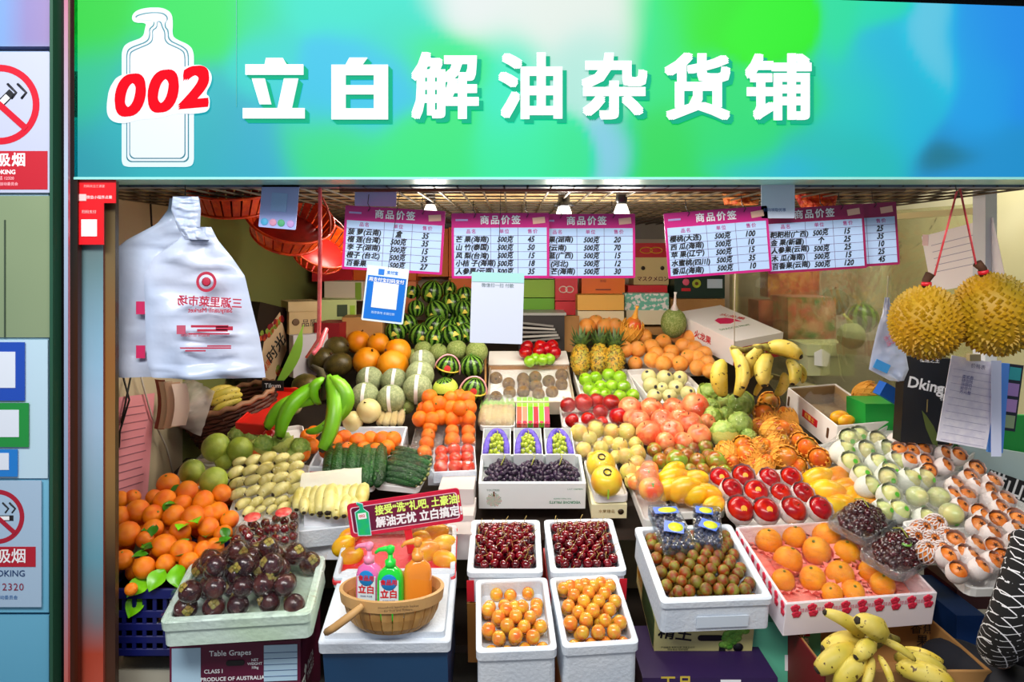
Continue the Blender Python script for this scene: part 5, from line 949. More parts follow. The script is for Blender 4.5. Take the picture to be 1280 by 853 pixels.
for i, (x, y, r_, h) in enumerate(((560,458,14.5,.06), (590,458,15,.06), (557,488,15.5,.04), (592,486,15.5,.04))):
    nm = ('mini watermelon with a pink handle, upper left of four', 'mini watermelon without handle, upper right of four', 'mini watermelon in a lime net, lower left of four', 'mini watermelon with a pink handle and red sticker, lower right of four')[i]
    put('miniwm', [(x, y, r_, h)], nm, 'mini watermelons', R(rnd(-15, 15), 'Y')); o = bpy.context.scene.collection.objects[-1]
    o = [q for q in C.objects if q.get('label') == nm][0]
    if i in (0, 3):
        ob('handle', MB().tube([(1.12*math.cos(a), -.5+.2*math.sin(a), -.3+1.5*math.sin(a)) for a in [PI*k/12 for k in range(13)]], .07, 6).mesh('handle', M_PK2), o); ob('band', MB().tube([(1.04*math.cos(a), -1.04*math.sin(a), -.1) for a in [PI*k/10 for k in range(11)]], .07, 5).mesh('band', flat('E0C040')), o)
        ob('sticker', dot_mesh('sticker', flat('E0403A'), 80, .3), o)
    if i == 2: ob('lime_net', MB().lathe([(1.06*math.sin(a), -1.06*math.cos(a)) for a in [PI*(.55+.06*k) for k in range(5)]], 18, cap0=False, cap1=False).mesh('lime_net', mat('lime_mesh', 'B8CC3C', 'D0DC6A', scale=20, rough=.5)), o)
thing('cardboard_edge', MB().box(-.005, .005, -.22, .2, -.06, .06).mesh('cardboard_edge', KRAFT), T(*P(607, 470, .02)) @ SLOPE @ R(2, 'Z'), 'cardboard divider between mini watermelons and kiwi tray', 'cardboard')
# watermelons stacked at the back
for i, (x, y, r_, Y) in enumerate(((540,365,15,4.5),(546,390,15,4.4),(565,379,13.5,4.45),(579,387,12.5,4.4),(581,370,12,4.5),(520,386,11,4.4),(544,408,14.5,4.3),(560,412,14,4.25),(577,407,13.5,4.3),(525,419,14.5,4.2),(543,424,13,4.15),(566,420,14.5,4.15),(583,416,13,4.2),(495,415,14,4.25),(510,405,12,4.3),(560,395,12,4.5),(594,392,12,4.5),(592,408,12,4.4),(515,365,12,4.6),(560,362,11,4.65),(596,376,11,4.6))):
    r_ = r_*Y/FO; spawn('watermelon', T(*D(x, y, Y)) @ R(rnd(-15, 15), 'X') @ R(rnd(-25, 25), 'Y') @ R(rnd(-20, 20), 'Z') @ SC(r_), 'striped dark green watermelon in the stack at the back', 'stacked watermelons')
# plantains
r = thing('plantain_bunch', None, Matrix(), 'hand of long green plantains hanging over the display', 'plantains'); Yp = 3.05
for (x0, y0, x1, y1, dy, f) in ((398,500,334,534,0,1.35),(400,482,350,546,-.04,1.2),(411,470,403,562,-.1,1.0),(420,470,417,530,-.02,1.35),(413,522,384,540,.05,1.4)):
    up = Vector((-.6, -.4, .7)) if x0 < 405 else Vector((1, -.3, .2)); ob('plantain', B_PN, r, between(D(x0, y0, Yp+.05), D(x1, y1, Yp+dy), up, f))
ob('plantain', B_PN, r, between(D(416, 470, Yp+.03), D(414, 530, Yp), Vector((1, 0, .1)), 2.0))
ob('plantain', B_PN, r, between(D(404, 472, Yp+.03), D(398, 505, Yp+.03), Vector((-.5, -.3, .2)), 2.0))
ob('stem', MB().tube([D(404, 500, Yp+.06), D(405, 478, Yp+.06), D(400, 464, Yp+.06), D(390, 458, Yp+.08)], [.012, .02, .018, .01], 7).mesh('stem', mat('plantain_stem', '4A4020', '2A2414', rough=.8, scale=30)), r)
# small pale bananas in packs
def fingers(lst, label, group, h=.07, fat=1.3, n='banana_pack'):
    g = thing(n, None, Matrix(), label, 'bananas', group)
    for (x0, y0, x1, y1) in lst: ob('banana', B_SM, g, between(P(x0, y0, h), P(x1, y1, h+rnd(-.01, .01)), Vector((rnd(-.3, .3), -.5, .8)), fat))
    return g
for k, (y, x0, nn, dx, wd) in enumerate(((578,290,5,17.5,20),(590,285,5,18.5,21),(603,288,5,17.5,22),(616,288,5,18,22),(629,296,5,16,17),(640,304,4,15,13))):
    fingers([(x0+i*dx+wd+rnd(-1, 1), y-3+rnd(-2, 2)-i*1.4, x0+i*dx+rnd(-1, 1), y+5+rnd(-2, 2)-i*1.4) for i in range(nn)], ('topmost', 'second', 'third', 'fourth', 'fifth', 'lowest')[k]+' row of short pale bananas in the stacked packs above the cherries', 'stacked banana packs', .1-.012*k, 1.75)
o, F = tray((296,655), (385,650), (378,580), (290,590), .03, 'pale tray under the stacked packs of short bananas', .04); film(F, [(0, 0, .03, .08), (.05, .03, .03, .08), (-.06, -.03, .02, .07)], o, FILM, 12, 10)
fingers([(376+i*10, 612-i*.5, 374+i*9+(i-4)*.8, 640-abs(i-4)*1.2+rnd(-2, 3)) for i in range(9)]+[(381+i*11, 622, 380+i*10, 648-abs(i-3.5)*2) for i in range(7)], 'pack of short pale bananas pointing down beside the advert card', None, .09, 1.1)
o, F = tray((378,665), (455,655), (452,598), (372,604), .04, 'white box under the banana pack beside the advert card', .07, 'foam_box', 'box', FOAM); ob('milky_wrap', MB().grid(10, 4, lambda u, v: ((u-.5)*F.w*.98, F.d*(.02+v*.45), .05+.03*math.sin(PI*v)+.006*noise.noise(Vector((u*8, v*8, 0))))).mesh('milky_wrap', filmmat('frosted_wrap', .05, .3, rough=.3, milk=.7, milkc='F0EEDC')), o)
# cherry bags with a round red sticker
for i, q in enumerate((((281,695), (328,695), (345,652), (300,652)), ((330,693), (372,690), (375,640), (345,648)))):
    w_ = ('left', 'right')[i]; o, F = tray(*q, .07, 'small bag of cherries with a red round sticker, %s of two' % w_, .015, 'bag_base', 'bag', filmmat('bag_base'+w_, .05, .4, milk=.1), t=.003, floor=.014)
    pack(F, 'cherry', .0165, 'dark cherry inside the %s stickered bag' % w_, 'cherries in the %s stickered bag' % w_, z=-.014, mound=.015, layers=1, rot=rrot)
    ob('round_sticker', MB().lathe([(.028, 0), (.028, .001), (.0, .0015)], 20).mesh('round_sticker', mat('sticker_red'+w_, 'E8323A', 'F07A6A', scale=60, vary=0, rough=.3)), o, T(0, F.d*.15, .062)); ob('film', MB().grid(12, 10, lambda u, v: ((u-.5)*F.w, (v-.5)*F.d, .002+.058*(math.sin(PI*u)*math.sin(PI*v))**.5)).mesh('film', WRAP), o)
# pomelos and their trays
o, F = tray((226,608), (290,610), (286,573), (232,573), .04, 'white tray of two green pomelos above the orange heap', .03, r=.03); s_ = put('guava', [(240,591,15.5,.04),(267,602,17,.04)], 'green pomelo in the white tray above the orange heap', 'pomelos in the white tray', tilt(30)); film(F, loc(F, s_), o, FILM, 14, 12)
o, F = tray((250,585), (320,588), (325,545), (262,542), .0, 'clear tray of large green pomelos above the white tray', .03, 'clear_tray', 'tray', filmmat('clear_pomelo', .05, .4, milk=.1), t=.003); s_ = put('guava', [(270,560,17.5,.06),(300,563,16,.05),(280,577,11,.03)], 'large green pomelo wrapped above the white tray', 'wrapped pomelos', tilt(30)); film(F, loc(F, s_), o, FILM, 14, 12)
o, F = tray((316,585), (385,570), (378,532), (300,540), .03, 'white tray of lime netted fruit below the plantains', .03, r=.03)
put('sugarapple', [(330,556,13,.05),(352,552,13,.05),(376,560,12,.05),(298,543,11,.05),(315,545,9,.05),(366,570,10,.03)], 'lime netted green custard apple below the plantains', 'custard apples below the plantains', tilt(40))
put('mandarin', [(x, y, r_, .03) for x, y, r_ in ((385,546,10),(378,568,10),(321,567,10),(390,558,10),(366,578,9),(392,540,8))], 'mandarin peeping out left of the white mandarin box', 'mandarins left of the white box', rrot)
put('redapple', [(338,545,9,.08)], 'dark red apple in white wrap below the plantain tips', None, R(40, 'X')); put('tomato', [(367,496,12,.03)], 'bright red tomato left of the plantains', None, R(20, 'X')); put('ivorymelon', [(343,516,12,.03)], 'white wrapped fruit left of the plantain bunch', None, R(20, 'X')); put('ivorymelon', [(366,507,12,.0)], 'pale fruit under the plantain bunch', None, R(20, 'X'))
o, F = container((302,530), (345,532), (372,486), (337,482), .15, .05, 'long bright red tray with a black card at its end', 'tray', 'red_tray', mat('red_plastic', 'D8281C', 'B01C18', rough=.3, scale=3, vary=0), t=.006, floor=.02, lip=0, r=.004)
k = card((325,476), (352,476), (357,489), (330,489), 3.35); kk = thing('price_card', MB().box(-k.w/2, k.w/2, -k.d/2, k.d/2, -.004, 0).mesh('price_card', BLACK), k.M, 'small black card with white script above the red tray', 'card'); text('Tikum', .03, T(0, 0, .001), WHITE, kk)
# wicker basket at the left wall
bp = P(280, 530, -.05); W0 = T(-1.29, 3.4, .96) @ R(9, 'X') @ R(-14, 'Y') @ SC(.9); wb = thing('wicker_basket', None, W0, 'dark woven wicker basket holding bananas at the left wall', 'basket'); MW = mat('wicker', '5A2E1C', '3A1C12', rough=.6, scale=20, vary=.15); MW2 = mat('wicker_rim', 'A87A5A', '7A5038', rough=.5, scale=20, vary=0)
for k in range(9):
    z = .01+k*.02; ob('weave_row', MB().tube([((.2+z*.25+.006*(-1)**(j+k))*math.cos(2*PI*j/36), (.16+z*.25+.006*(-1)**(j+k))*math.sin(2*PI*j/36), z) for j in range(37)], .011, 5).mesh('weave_row', MW), wb)
for j in range(18):
    a = 2*PI*j/18; ob('stake', MB().tube([(.2*math.cos(a), .16*math.sin(a), 0), (.25*math.cos(a), .21*math.sin(a), .2)], .006, 5).mesh('stake', MW), wb)
ob('rim', MB().tube([(.252*math.cos(2*PI*j/40), .212*math.sin(2*PI*j/40), .195+.006*(-1)**j) for j in range(41)], .014, 6).mesh('rim', MW2), wb); ob('base', MB().lathe([(.2, 0), (.2, .01)], 24, M=SC(1, .8, 1)).mesh('base', MW), wb)
g = thing('banana_bunch', None, Matrix(), 'speckled yellow bananas lying inside the wicker basket', 'bananas')
for (x0, y0, x1, y1) in ((300,488,262,500),(303,494,264,506),(302,500,268,514),(292,486,258,494)): ob('banana', B_FAT, g, between(D(x0, y0, 3.35), D(x1, y1, 3.3), Vector((0, -.4, 1)), .9))
bag = MB().grid(12, 12, lambda u, v: ((u-.5)*.22*(1-.4*v), -.08*math.sin(PI*u)*math.sin(PI*min(1, v+.1))-.012*noise.noise(Vector((u*9, v*9, 0)))*2, (v-.5)*.2)).mesh('plastic_bag', filmmat('grey_bag', .05, .4, rough=.2, milk=.55, milkc='C8BEB4'))
thing('plastic_bag', bag, T(*D(238, 505, 3.15)) @ R(30, 'Y'), 'crumpled translucent bag on the left of the wicker basket', 'bag')
o = thing('leaflet_pile', None, T(*D(208, 505, 2.92)), 'hanging sheaf of curled cream and pink papers beside the wicker basket', 'papers')
for i, c_ in enumerate(('8A3A2A', 'D8B898', 'C8A080', 'F0D8C8')):
    ob('sheet', MB().grid(4, 8, lambda u, v: (-.05+i*.028+u*.05+.015*math.sin(v*3), -.01*i-.02*math.sin(u*2+i), (v-.5)*(.2-.01*i))).mesh('sheet', flat(c_, .7)), o)
# label box, cartons at the left
k = card((316,372), (372,392), (362,478), (318,482), 3.75, 4.1); o = thing('label_carton', MB().box(-k.w/2, k.w/2, -k.d/2, k.d/2, -.08, 0).mesh('label_carton', flat('20140E', .5)), k.M, 'dark brown fruit carton with a cream leaf shaped label', 'box')
ob('cream_label', MB().prism([(-.02, -.22), (.05, -.2), (.09, -.1), (.12, -.02), (.09, .06), (.04, .12), (.0, .18), (-.05, .12), (-.1, .02), (-.1, -.1), (-.07, -.18)], .001, .002).mesh('cream_label', flat('D8B890')), o); text('时光', .09, T(.02, -.02, .003) @ R(55, 'Z'), INK, o, bold=.02); text('鲜果', .05, T(-.04, -.12, .003) @ R(55, 'Z'), flat('C8501E'), o, bold=.02); b = MB()
for i in range(26): b.lathe([(.018, 0), (.012, .001)], 8, i % 3, M=T(-.13+i*.009+rnd(-.02, .02), .02+i*.007*(1 if i < 20 else -1)+rnd(-.02, .02), .002))
stuff(ob('printed_fruit', b.mesh('printed_fruit', flat('C8502A'), flat('8A1E2A'), flat('8AA03A')), o))
def boxat(x0, y0, x1, y1, Y, dep, m, label, yaw=0, name='carton', pitch=0, **kw):       # upright carton whose front face spans the given corners
    a = D(x0, y1, Y); b_ = D(x1, y0, Y); w_ = b_.x-a.x; h_ = b_.z-a.z
    me = MB().box(-w_/2, w_/2, 0, dep, 0, h_).mesh(name, m); o = thing(name, me, T((a.x+b_.x)/2, Y, a.z) @ R(yaw, 'Z') @ R(pitch, 'X'), label, 'box'); return o, w_, h_, T(0, -.0015, h_/2) @ R(90, 'X')
o, w_, h_, f_ = boxat(362, 378, 398, 418, 4.0, .2, KRAFTL, 'pale cardboard carton with a lid beside the red string', 28)
ob('lid', MB().box(-w_/2-.006, w_/2+.006, -.006, .206, h_-.05, h_+.004).mesh('lid', KRAFTL), o); text('品质', .045, f_ @ T(.03, -.03, .001), INK, o); text('FRUIT', .04, T(-.0, .1, h_+.006), INK, o, shear=.2); ob('emblem', MB().lathe([(.02, 0), (.02, .001), (.014, .0012)], 16).mesh('emblem', flat('6A4A2A')), o, f_ @ T(-.045, -.02, .001))
o, w_, h_, f_ = boxat(402, 375, 445, 402, 4.3, .25, flat('C8D48A', .6), 'pale green carton with a dark label behind the red string', 12); panel(o, f_, .06, .07, flat('3A4A2A'), 'printed_panel', .02, 0); panel(o, f_, .03, .06, flat('9AC02A'), 'printed_panel', .08, 0)
o, w_, h_, f_ = boxat(404, 352, 455, 376, 4.5, .25, flat('E0CDB8', .6), 'cream carton with green ends stacked behind the red string', -10); panel(o, f_, .04, h_*.9, flat('8AA83A'), 'printed_panel', w_/2-.03, 0)
o, w_, h_, f_ = boxat(428, 397, 478, 425, 4.1, .2, KRAFT, 'brown cardboard carton in front of the blue framed card', 6); stuff(ob('print_spots', MB().box(-.05, .03, .04, .12, h_, h_+.001).mesh('print_spots', mat('spot_print', 'B98A55', '2A1A10', scale=60, vary=0, lo=.48, hi=.52)), o)); 
o, w_, h_, f_ = boxat(392, 404, 425, 432, 4.0, .2, flat('8E1420', .5), 'dark red carton behind the dark oval melons', -8)
o, w_, h_, f_ = boxat(478, 352, 520, 392, 4.55, .2, flat('C86A38', .6), 'orange brown carton left of the watermelons', 4)
o, w_, h_, f_ = boxat(366, 418, 420, 470, 3.95, .06, flat('CBC4C8', .6), 'grey white printed carton side behind the plantains', 38); text('LIMA', .05, f_ @ R(60, 'Z'), INK, o)
thing('green_leaf', MB().grid(2, 10, lambda u, v: (-.09+v*.16, .0, -.16+v*.34+0*u) if u == 0 else (-.09+v*.16+(u)*.06*math.sin(PI*min(.99, v+.05)), .01*u, -.16+v*.34)).mesh('green_leaf', flat('8AC040', .4)), T(*D(362, 450, 3.7)), 'long bright green leaf standing up behind the plantains', 'leaf')
o, w_, h_, f_ = boxat(572, 590, 594, 606, 2.95, .1, flat('C81C1C', .3), 'small red box below the tomato carton', 0)
o, w_, h_, f_ = boxat(535, 590, 572, 607, 2.96, .1, FOAM, 'small white box below the tomato carton', 0); panel(o, f_, .05, .03, flat('AEB4BC'), 'printed_panel')
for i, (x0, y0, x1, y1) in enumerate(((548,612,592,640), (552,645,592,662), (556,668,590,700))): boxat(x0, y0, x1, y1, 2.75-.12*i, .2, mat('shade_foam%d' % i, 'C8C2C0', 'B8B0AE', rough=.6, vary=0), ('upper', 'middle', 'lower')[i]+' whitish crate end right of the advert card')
o, w_, h_, f_ = boxat(380, 640, 432, 700, 2.62, .12, mat('sheet_white', 'E8EAF0', 'D4D8E4', rough=.5, scale=3, vary=0), 'white plastic wrapped box left of the advert card')
# ================= cartons stacked along the back =================
sh = ob('back_shelf', MB().box(-1.35, 1.6, 4.55, 5.1, 1.30, 1.345).mesh('back_shelf', KRAFT)); sh['label'] = 'plain shelf along the back wall carrying the stacked cartons'; sh['category'] = 'shelf'
for x in (-1.3, .1, 1.5): ob('leg', MB().box(x-.03, x+.03, 5.0, 5.06, 0, 1.3).mesh('leg', KRAFT), sh)
OC = mat('orange_card', 'F07A1E', 'E86A14', rough=.5, scale=3, vary=.06); RC = flat('C81420', .45); DKR = flat('8A0E18', .5)
bx = [
 (390,318,440,352,4.75,.3,RC,'red orange carton on the back stack behind the hanging baskets'), (440,318,520,352,4.8,.3,OC,'orange carton at the back below the leftmost price board'),
 (516,286,560,346,4.9,.2,OC,'tall orange carton right of the leftmost price board'), (561,284,602,346,4.92,.2,OC,'tall orange carton left behind the blue framed price board'), (561,347,602,404,4.85,.2,OC,'lower orange carton beside the watermelon stack'), (603,345,652,404,4.95,.15,OC,'orange carton hidden behind the white hanging card'),
 (652,350,693,372,4.7,.2,flat('8CB828', .5),'olive green carton, upper of the green pair'), (652,373,693,393,4.7,.22,flat('6CB01A', .5),'bright green carton, lower of the green pair'),
 (694,348,722,376,4.65,.2,RC,'red carton with white loops print beside the green pair'), (694,377,722,394,4.65,.2,RC,'lower red carton beside the green pair'),
 (727,345,781,368,4.7,.2,OC,'flat orange gift carton below the middle price board'), (722,369,780,388,4.5,.2,flat('E0A848', .6),'sand yellow lid carton behind the pineapples'), (722,389,780,406,4.5,.2,flat('D8C8A0', .6),'pale cream carton behind the pineapples'),
 (792,304,836,322,4.9,.2,RC,'flat red carton with gold loops, topmost of its stack'), (792,322,836,356,4.88,.2,mat('melon_card', 'DCC78A', 'D0B878', rough=.6, scale=3, vary=0),'cream melon carton with two round holes'), (785,357,834,367,4.75,.2,RC,'thin red carton under the cream melon carton'),
 (781,367,836,388,4.6,.2,mat('floral_card', '6CB8A0', 'E8E4E0', rough=.5, scale=40, vary=0, lo=.5, hi=.55),'mint floral carton behind the netted fruit'), (783,388,836,406,4.6,.2,flat('DCD0B0', .6),'cream carton below the mint floral one'),
 (843,344,906,373,4.75,.2,flat('0C2A1C', .4),'dark green avocado carton right of the melon carton'), (838,374,906,404,4.7,.2,KRAFT,'plain brown carton below the dark green one'), (700,395,724,440,4.45,.02,KRAFT,'upright cardboard flap beside the dark shelf'),
]
for i, q in enumerate(bx):
    o, w_, h_, f_ = boxat(*q)
    if 'loops' in q[7]:
        for s_ in (-1, 1): ob('loop_print', MB().tube([(s_*w_*.14+.035*w_/.2*math.cos(a), .02*math.sin(a), .0) for a in [k*PI/8 for k in range(17)]], .0035, 4).mesh('loop_print', flat('F0E0D0' if i < 10 else 'E8B030')), o, f_)
    if 'two round holes' in q[7]:
        for s_ in (-1, 1): ob('round_hole', MB().lathe([(.014, 0), (.014, .001)], 14).mesh('round_hole', flat('2A1A10')), o, f_ @ T(s_*.065+.01, .02, 0))
        text('マスクメロン', .036, f_ @ T(.01, -.055, .001), flat('5A1414'), o, bold=.02)
    if 'avocado' in q[7]:
        ob('flower_print', MB().lathe([(.024, 0), (.02, .001)], 8).mesh('flower_print', flat('E85A7A')), o, f_ @ T(-.09, .03, 0)); ob('avocado_print', MB().lathe([(.03, 0), (.026, .001)], 16).lathe([(.012, .001), (.008, .003)], 10, 1).mesh('avocado_print', flat('A8B82A'), flat('6A3A1A')), o, f_ @ T(-.02, .02, 0)); panel(o, f_, .1, .06, flat('B8C8D8'), 'label', .1, .02); panel(o, f_, .06, .02, RC, 'printed_panel', -.09, -.02)
    if 'flat orange' in q[7]: ob('slot', MB().box(-.05, .05, -.004, .004, 0, .001).mesh('slot', flat('7A2A0A')), o, f_ @ T(0, -.03, 0)); text('鲜橙', .02, f_ @ T(0, .025, .001), flat('A04010'), o)
dk = thing('metal_shelf', None, T(*D(677, 425, 4.4)), 'dark metal shelf of folded papers under the green cartons', 'shelf'); b = MB()
ob('frame', MB().box(-.14, .14, 0, .25, -.1, .15).mesh('frame', flat('2A2420', .5)), dk)
ob('top_plate', MB().box(-.15, .15, -.01, .26, .15, .165).mesh('top_plate', flat('A8A8A0', .4)), dk)
for i in range(5): ob('folded_paper', MB().box(-.13, .11-.01*i, -.04, -.03, 0, .012).mesh('folded_paper', flat('B8B4AC' if i % 2 else '8A8680', .6)), dk, T(0, -.0, .0+.022*i) @ R(-6+3*i, 'Y'))
put('papaya', [(790,412,13,.1)], 'yellow netted pear with its net gathered at the top', None, R(10, 'Y')); ob('net_top', MB().lathe([(.5, .8), (.25, 1.5), (.12, 2.1), (.2, 2.4)], 10).mesh('net_top', M_NO), [q for q in C.objects if q.get('label', '').startswith('yellow netted pear')][0])
put('netmelon', [(842,404,16,.12)], 'pale green oval melon in a gathered net at the back', None, R(0, 'X'), tall=1.2); ob('net_top', MB().lathe([(.35, .85), (.12, 1.3), (.08, 1.9), (.14, 2.1)], 10).mesh('net_top', NETWM), [q for q in C.objects if q.get('label', '').startswith('pale green oval')][0])
# dragon fruit carton
G = rect((897,432), (957,419), (921,379), (864,387), .22); cf = carton(G, .14, flat('EDE6E4', .5), 'white and red dragon fruit carton tilted behind the bananas'); f_ = fface(G.w, G.d, .14); panel(cf, f_, G.w, .1, flat('B01828', .4), 'red_front', 0, -.02)
for i in range(4): ob('cherry_print', MB().lathe([(.022, 0), (.02, .001)], 14).mesh('cherry_print', flat('D8402A' if i % 2 else 'E8B0A0')), cf, f_ @ T(-.1+.065*i, -.03+.02*(i % 2), .001))
ob('dragon_print', MB().prism([(-.06, -.03), (0, -.05), (.05, -.03), (.08, -.05), (.075, .0), (.04, .04), (-.01, .05), (-.05, .03)], 0, .001).mesh('dragon_print', flat('D81C5A')), cf, T(0, .02, .0005)); text('DRAGON FRUIT', .03, T(-.02, -.09, .001), flat('4A7A3A'), cf, bold=.01); text('火龙果', .05, T(.09, .06, .001) @ R(-60, 'Z'), RC, cf, bold=.02); text('火龙果', .05, lface(G.w, G.d, .14), RC, cf, bold=.02)
# hanging ripe bananas
r = thing('banana_bunch', None, Matrix(), 'hanging bunch of ripe spotted bananas on a thin string', 'bananas'); Yb = 3.35
for (x0, y0, x1, y1, dy, f, fl) in ((953,432,930,475,0,1.15,-1),(962,445,955,482,-.1,1.25,-1),(957,436,1001,446,-.08,1.35,1),(985,450,991,480,-.06,1.35,1),(955,455,926,484,.05,1.1,-1),(966,470,944,494,.03,1.1,-1),(980,466,970,494,.04,1.2,1),(996,455,1003,478,.06,1.1,1),(903,450,904,495,-.02,1.35,-1),(914,434,921,495,-.08,1.1,1),(915,436,929,484,-.1,1.0,1)):
    ob('banana', B_FAT if f > 1.1 else B_STD, r, between(D(x0, y0, Yb+.02), D(x1, y1, Yb+dy), Vector((fl*.9, -.5, .3)), f*.95))
ob('stem', MB().tube([D(985, 446, Yb), D(958, 434, Yb), D(930, 438, Yb), D(914, 434, Yb)], [.012, .02, .014, .01], 6).mesh('stem', MATS['banana_stem']), r)
ob('string', MB().tube([D(918, 434, Yb), D(918, 400, Yb), D(921, 236, 3.3)], .002, 4).mesh('string', flat('A89A88')), r)
# ================= behind the glass at the right =================
gx = boxat(985, 372, 1045, 424, 4.35, .3, mat('fruit_print', 'D8483A', '4E8A2E', 'E8B08A', rough=.3, scale=14, vary=0), 'gift box printed with tomatoes and leaves behind the glass', 0); panel(gx[0], T(0, .15, gx[2]+.001), .25, .28, flat('C88A78', .4), 'lid')
boxat(948, 376, 990, 424, 4.6, .2, mat('fruit_print2', 'C83A2E', 'E88A6A', '8A2A3A', rough=.3, scale=10, vary=0), 'red fruit printed box left of the tomato gift box')
o, w_, h_, f_ = boxat(1010, 438, 1068, 470, 4.0, .25, flat('C8CCA0', .5), 'pale green foam box with a white patch behind the glass'); ob('lid', MB().box(-w_/2-.01, w_/2+.01, -.01, .26, h_-.03, h_+.03).mesh('lid', flat('C4CA98', .5)), o)
ob('white_patch', MB().prism([(-.04, -.04), (.03, -.05), (.05, .02), (.0, .05), (-.04, .03)], 0, .002).mesh('white_patch', WHITE), o, f_ @ T(-.06, .03, .012))
for x0, y0, x1, y1, Y, c_, l_ in ((960,330,1000,372,4.7,'B84A2A','orange brown fruit bag behind the price boards'),(1000,335,1024,372,4.7,'E07A5A','coral patterned packet behind the price boards')): boxat(x0, y0, x1, y1, Y, .15, mat(c_, c_, 'E8A050', 'A02A1E', rough=.3, scale=18, vary=0), l_)
spawn('orangemelon', T(*D(1043, 378, 4.5)) @ SC(.085), 'dull olive round melon seen through the glass', None, 'round_melon').data = lmesh('round_melon', mat('olive_melon', '6A6238', '7A7046', rough=.6, scale=3), dimp(.05), 18, 12)
spawn('miniwm', T(*D(1078, 398, 4.25)) @ SC(.09), 'dark green melon with a yellow patch behind the glass')
spawn('netmelon', T(*D(1064, 420, 4.0)) @ SC(.075), 'lime netted melon with its net gathered, behind the glass'); ob('net_top', MB().tube([(0, 0, .8), (-.3, 0, 1.3), (-.6, 0, 1.6)], [.25, .12, .1], 6).mesh('net_top', mat('lime_net2', 'C8D060')), C.objects['netted_melon.007'] if 'netted_melon.007' in C.objects else None)
spawn('papaya', T(*D(1085, 492, 3.4)) @ R(70, 'Y') @ SC(.05), 'peach coloured fruit bag at the foot of the glass')
jar = MB().lathe([(.09, 0), (.095, .02), (.095, .26), (.085, .28), (.09, .29), (.09, .33), (.01, .335)], 24).mesh('storage_jar', filmmat('jar_plastic', .08, .4, rough=.2, milk=.3, milkc='C8C8A8')); thing('storage_jar', jar, T(*D(1092, 385, 4.4)), 'large translucent storage jar behind the glass', 'jar')
thing('paper_sheet', MB().box(-.11, .11, 0, .002, -.1, .1).mesh('paper_sheet', mat('dull_sheet', 'C4C0A8', 'A8A488', scale=30, rough=.6, lo=.5, hi=.55)), T(*D(1055, 355, 4.6)), 'greyish printed sheet behind the glass above the olive melon', 'paper')
G = rect((1064,500), (1128,520), (1125,497), (1062,494), .2); thing('green_tub', MB().box(-.11, .11, -.09, .09, -.2, 0).mesh('green_tub', flat('12A03A', .4)), T(*D(1100, 500, 3.25)), 'bright green plastic tub beside the open white carton', 'tub')
thing('blue_packet', MB().box(-.05, .05, -.03, .03, -.03, .03).mesh('blue_packet', flat('2A6AD0', .3)), T(*D(1112, 492, 3.1)) @ R(30, 'Y'), 'small blue and white packet on the green tub', 'packet')
def sack(rows, Y, bulge, m, name, nc=14, fold=.004, dep=None):     # hanging bag: rows of (y, left x, right x) pixels
    b = MB(); ny = len(rows)-1
    for sgn in (1, -1):
        def fn(u, v):
            t = v*ny; i = min(ny-1, int(t)); k = t-i; a = rows[i]; c = rows[i+1]; py = a[0]*(1-k)+c[0]*k; xl = a[1]*(1-k)+c[1]*k; xr = a[2]*(1-k)+c[2]*k
            p = D(xl+(xr-xl)*u, py, Y); f = math.sin(PI*u)**.6; q = noise.noise(Vector((u*4, v*5, sgn)))+.9*noise.noise(Vector((u*1.5+v*2, v*16, 5)))+.5*noise.noise(Vector((u*3-v*4, v*30, 9)))
            return (p.x, Y-sgn*f*bulge*(.35+.65*v)-f*fold*3*q, p.z)
        b.grid(nc*2, max(ny*4, 40), fn)
    return b.mesh(name, m)
BAGM = mat('bag_plastic', 'C4CCE0', 'B4C2DC', rough=.3, scale=5, vary=0, coat=.3, bump=.2, bs=12)
o = thing('carrier_bag', sack([(248,212,250),(262,210,250),(280,196,246),(300,158,244),(320,134,235),(400,124,225),(440,121,222),(470,124,218)], 2.3, .03, BAGM, 'carrier_bag'), Matrix(), 'stack of white carrier bags hanging at the rear left', 'bag')
for yy in (385, 440): ob('side_print', MB().box(-.014, .014, -.002, .0, -.02, .02).mesh('side_print', flat('D02860')), o, T(*D(176, yy, 2.255)))
ob('hook', MB().tube([D(231, 215, 2.3), D(232, 250, 2.28), D(229, 262, 2.26)], .002, 5).mesh('hook', flat('3A3A3A')), o)
o = thing('carrier_bag', sack([(284,236,264),(300,222,272),(322,192,290),(345,180,306),(380,181,314),(420,182,324),(455,184,330),(472,190,332)], 2.17, .028, BAGM, 'carrier_bag', fold=.008), Matrix(), 'front stack of white carrier bags with red market print', 'bag')
ob('top_knot', sack([(246,216,248),(262,214,251),(285,222,250),(300,232,262)], 2.16, .02, BAGM, 'top_knot'), o)
f_ = T(*D(257, 375, 2.118)) @ R(90, 'X'); PR = flat('B02440', .5)
ob('emblem', MB().rings([[(.03*math.cos(a)*k, .03*math.sin(a)*k, .0) for a in [2*PI*j/24 for j in range(24)]] for k in (1, .72)], 0, False, False, False).lathe([(.014, 0), (.01, .001)], 10).mesh('emblem', PR), o, f_ @ T(.002, .053, 0))
text('三源里菜市场', .032, f_ @ T(.012, -.008, 0) @ SC(-1, 1, 1) @ R(3, 'Z'), PR, o, bold=.025); text('Sanyuanli Market', .019, f_ @ T(.014, -.031, 0) @ SC(-1, 1, 1), PR, o, bold=.02)
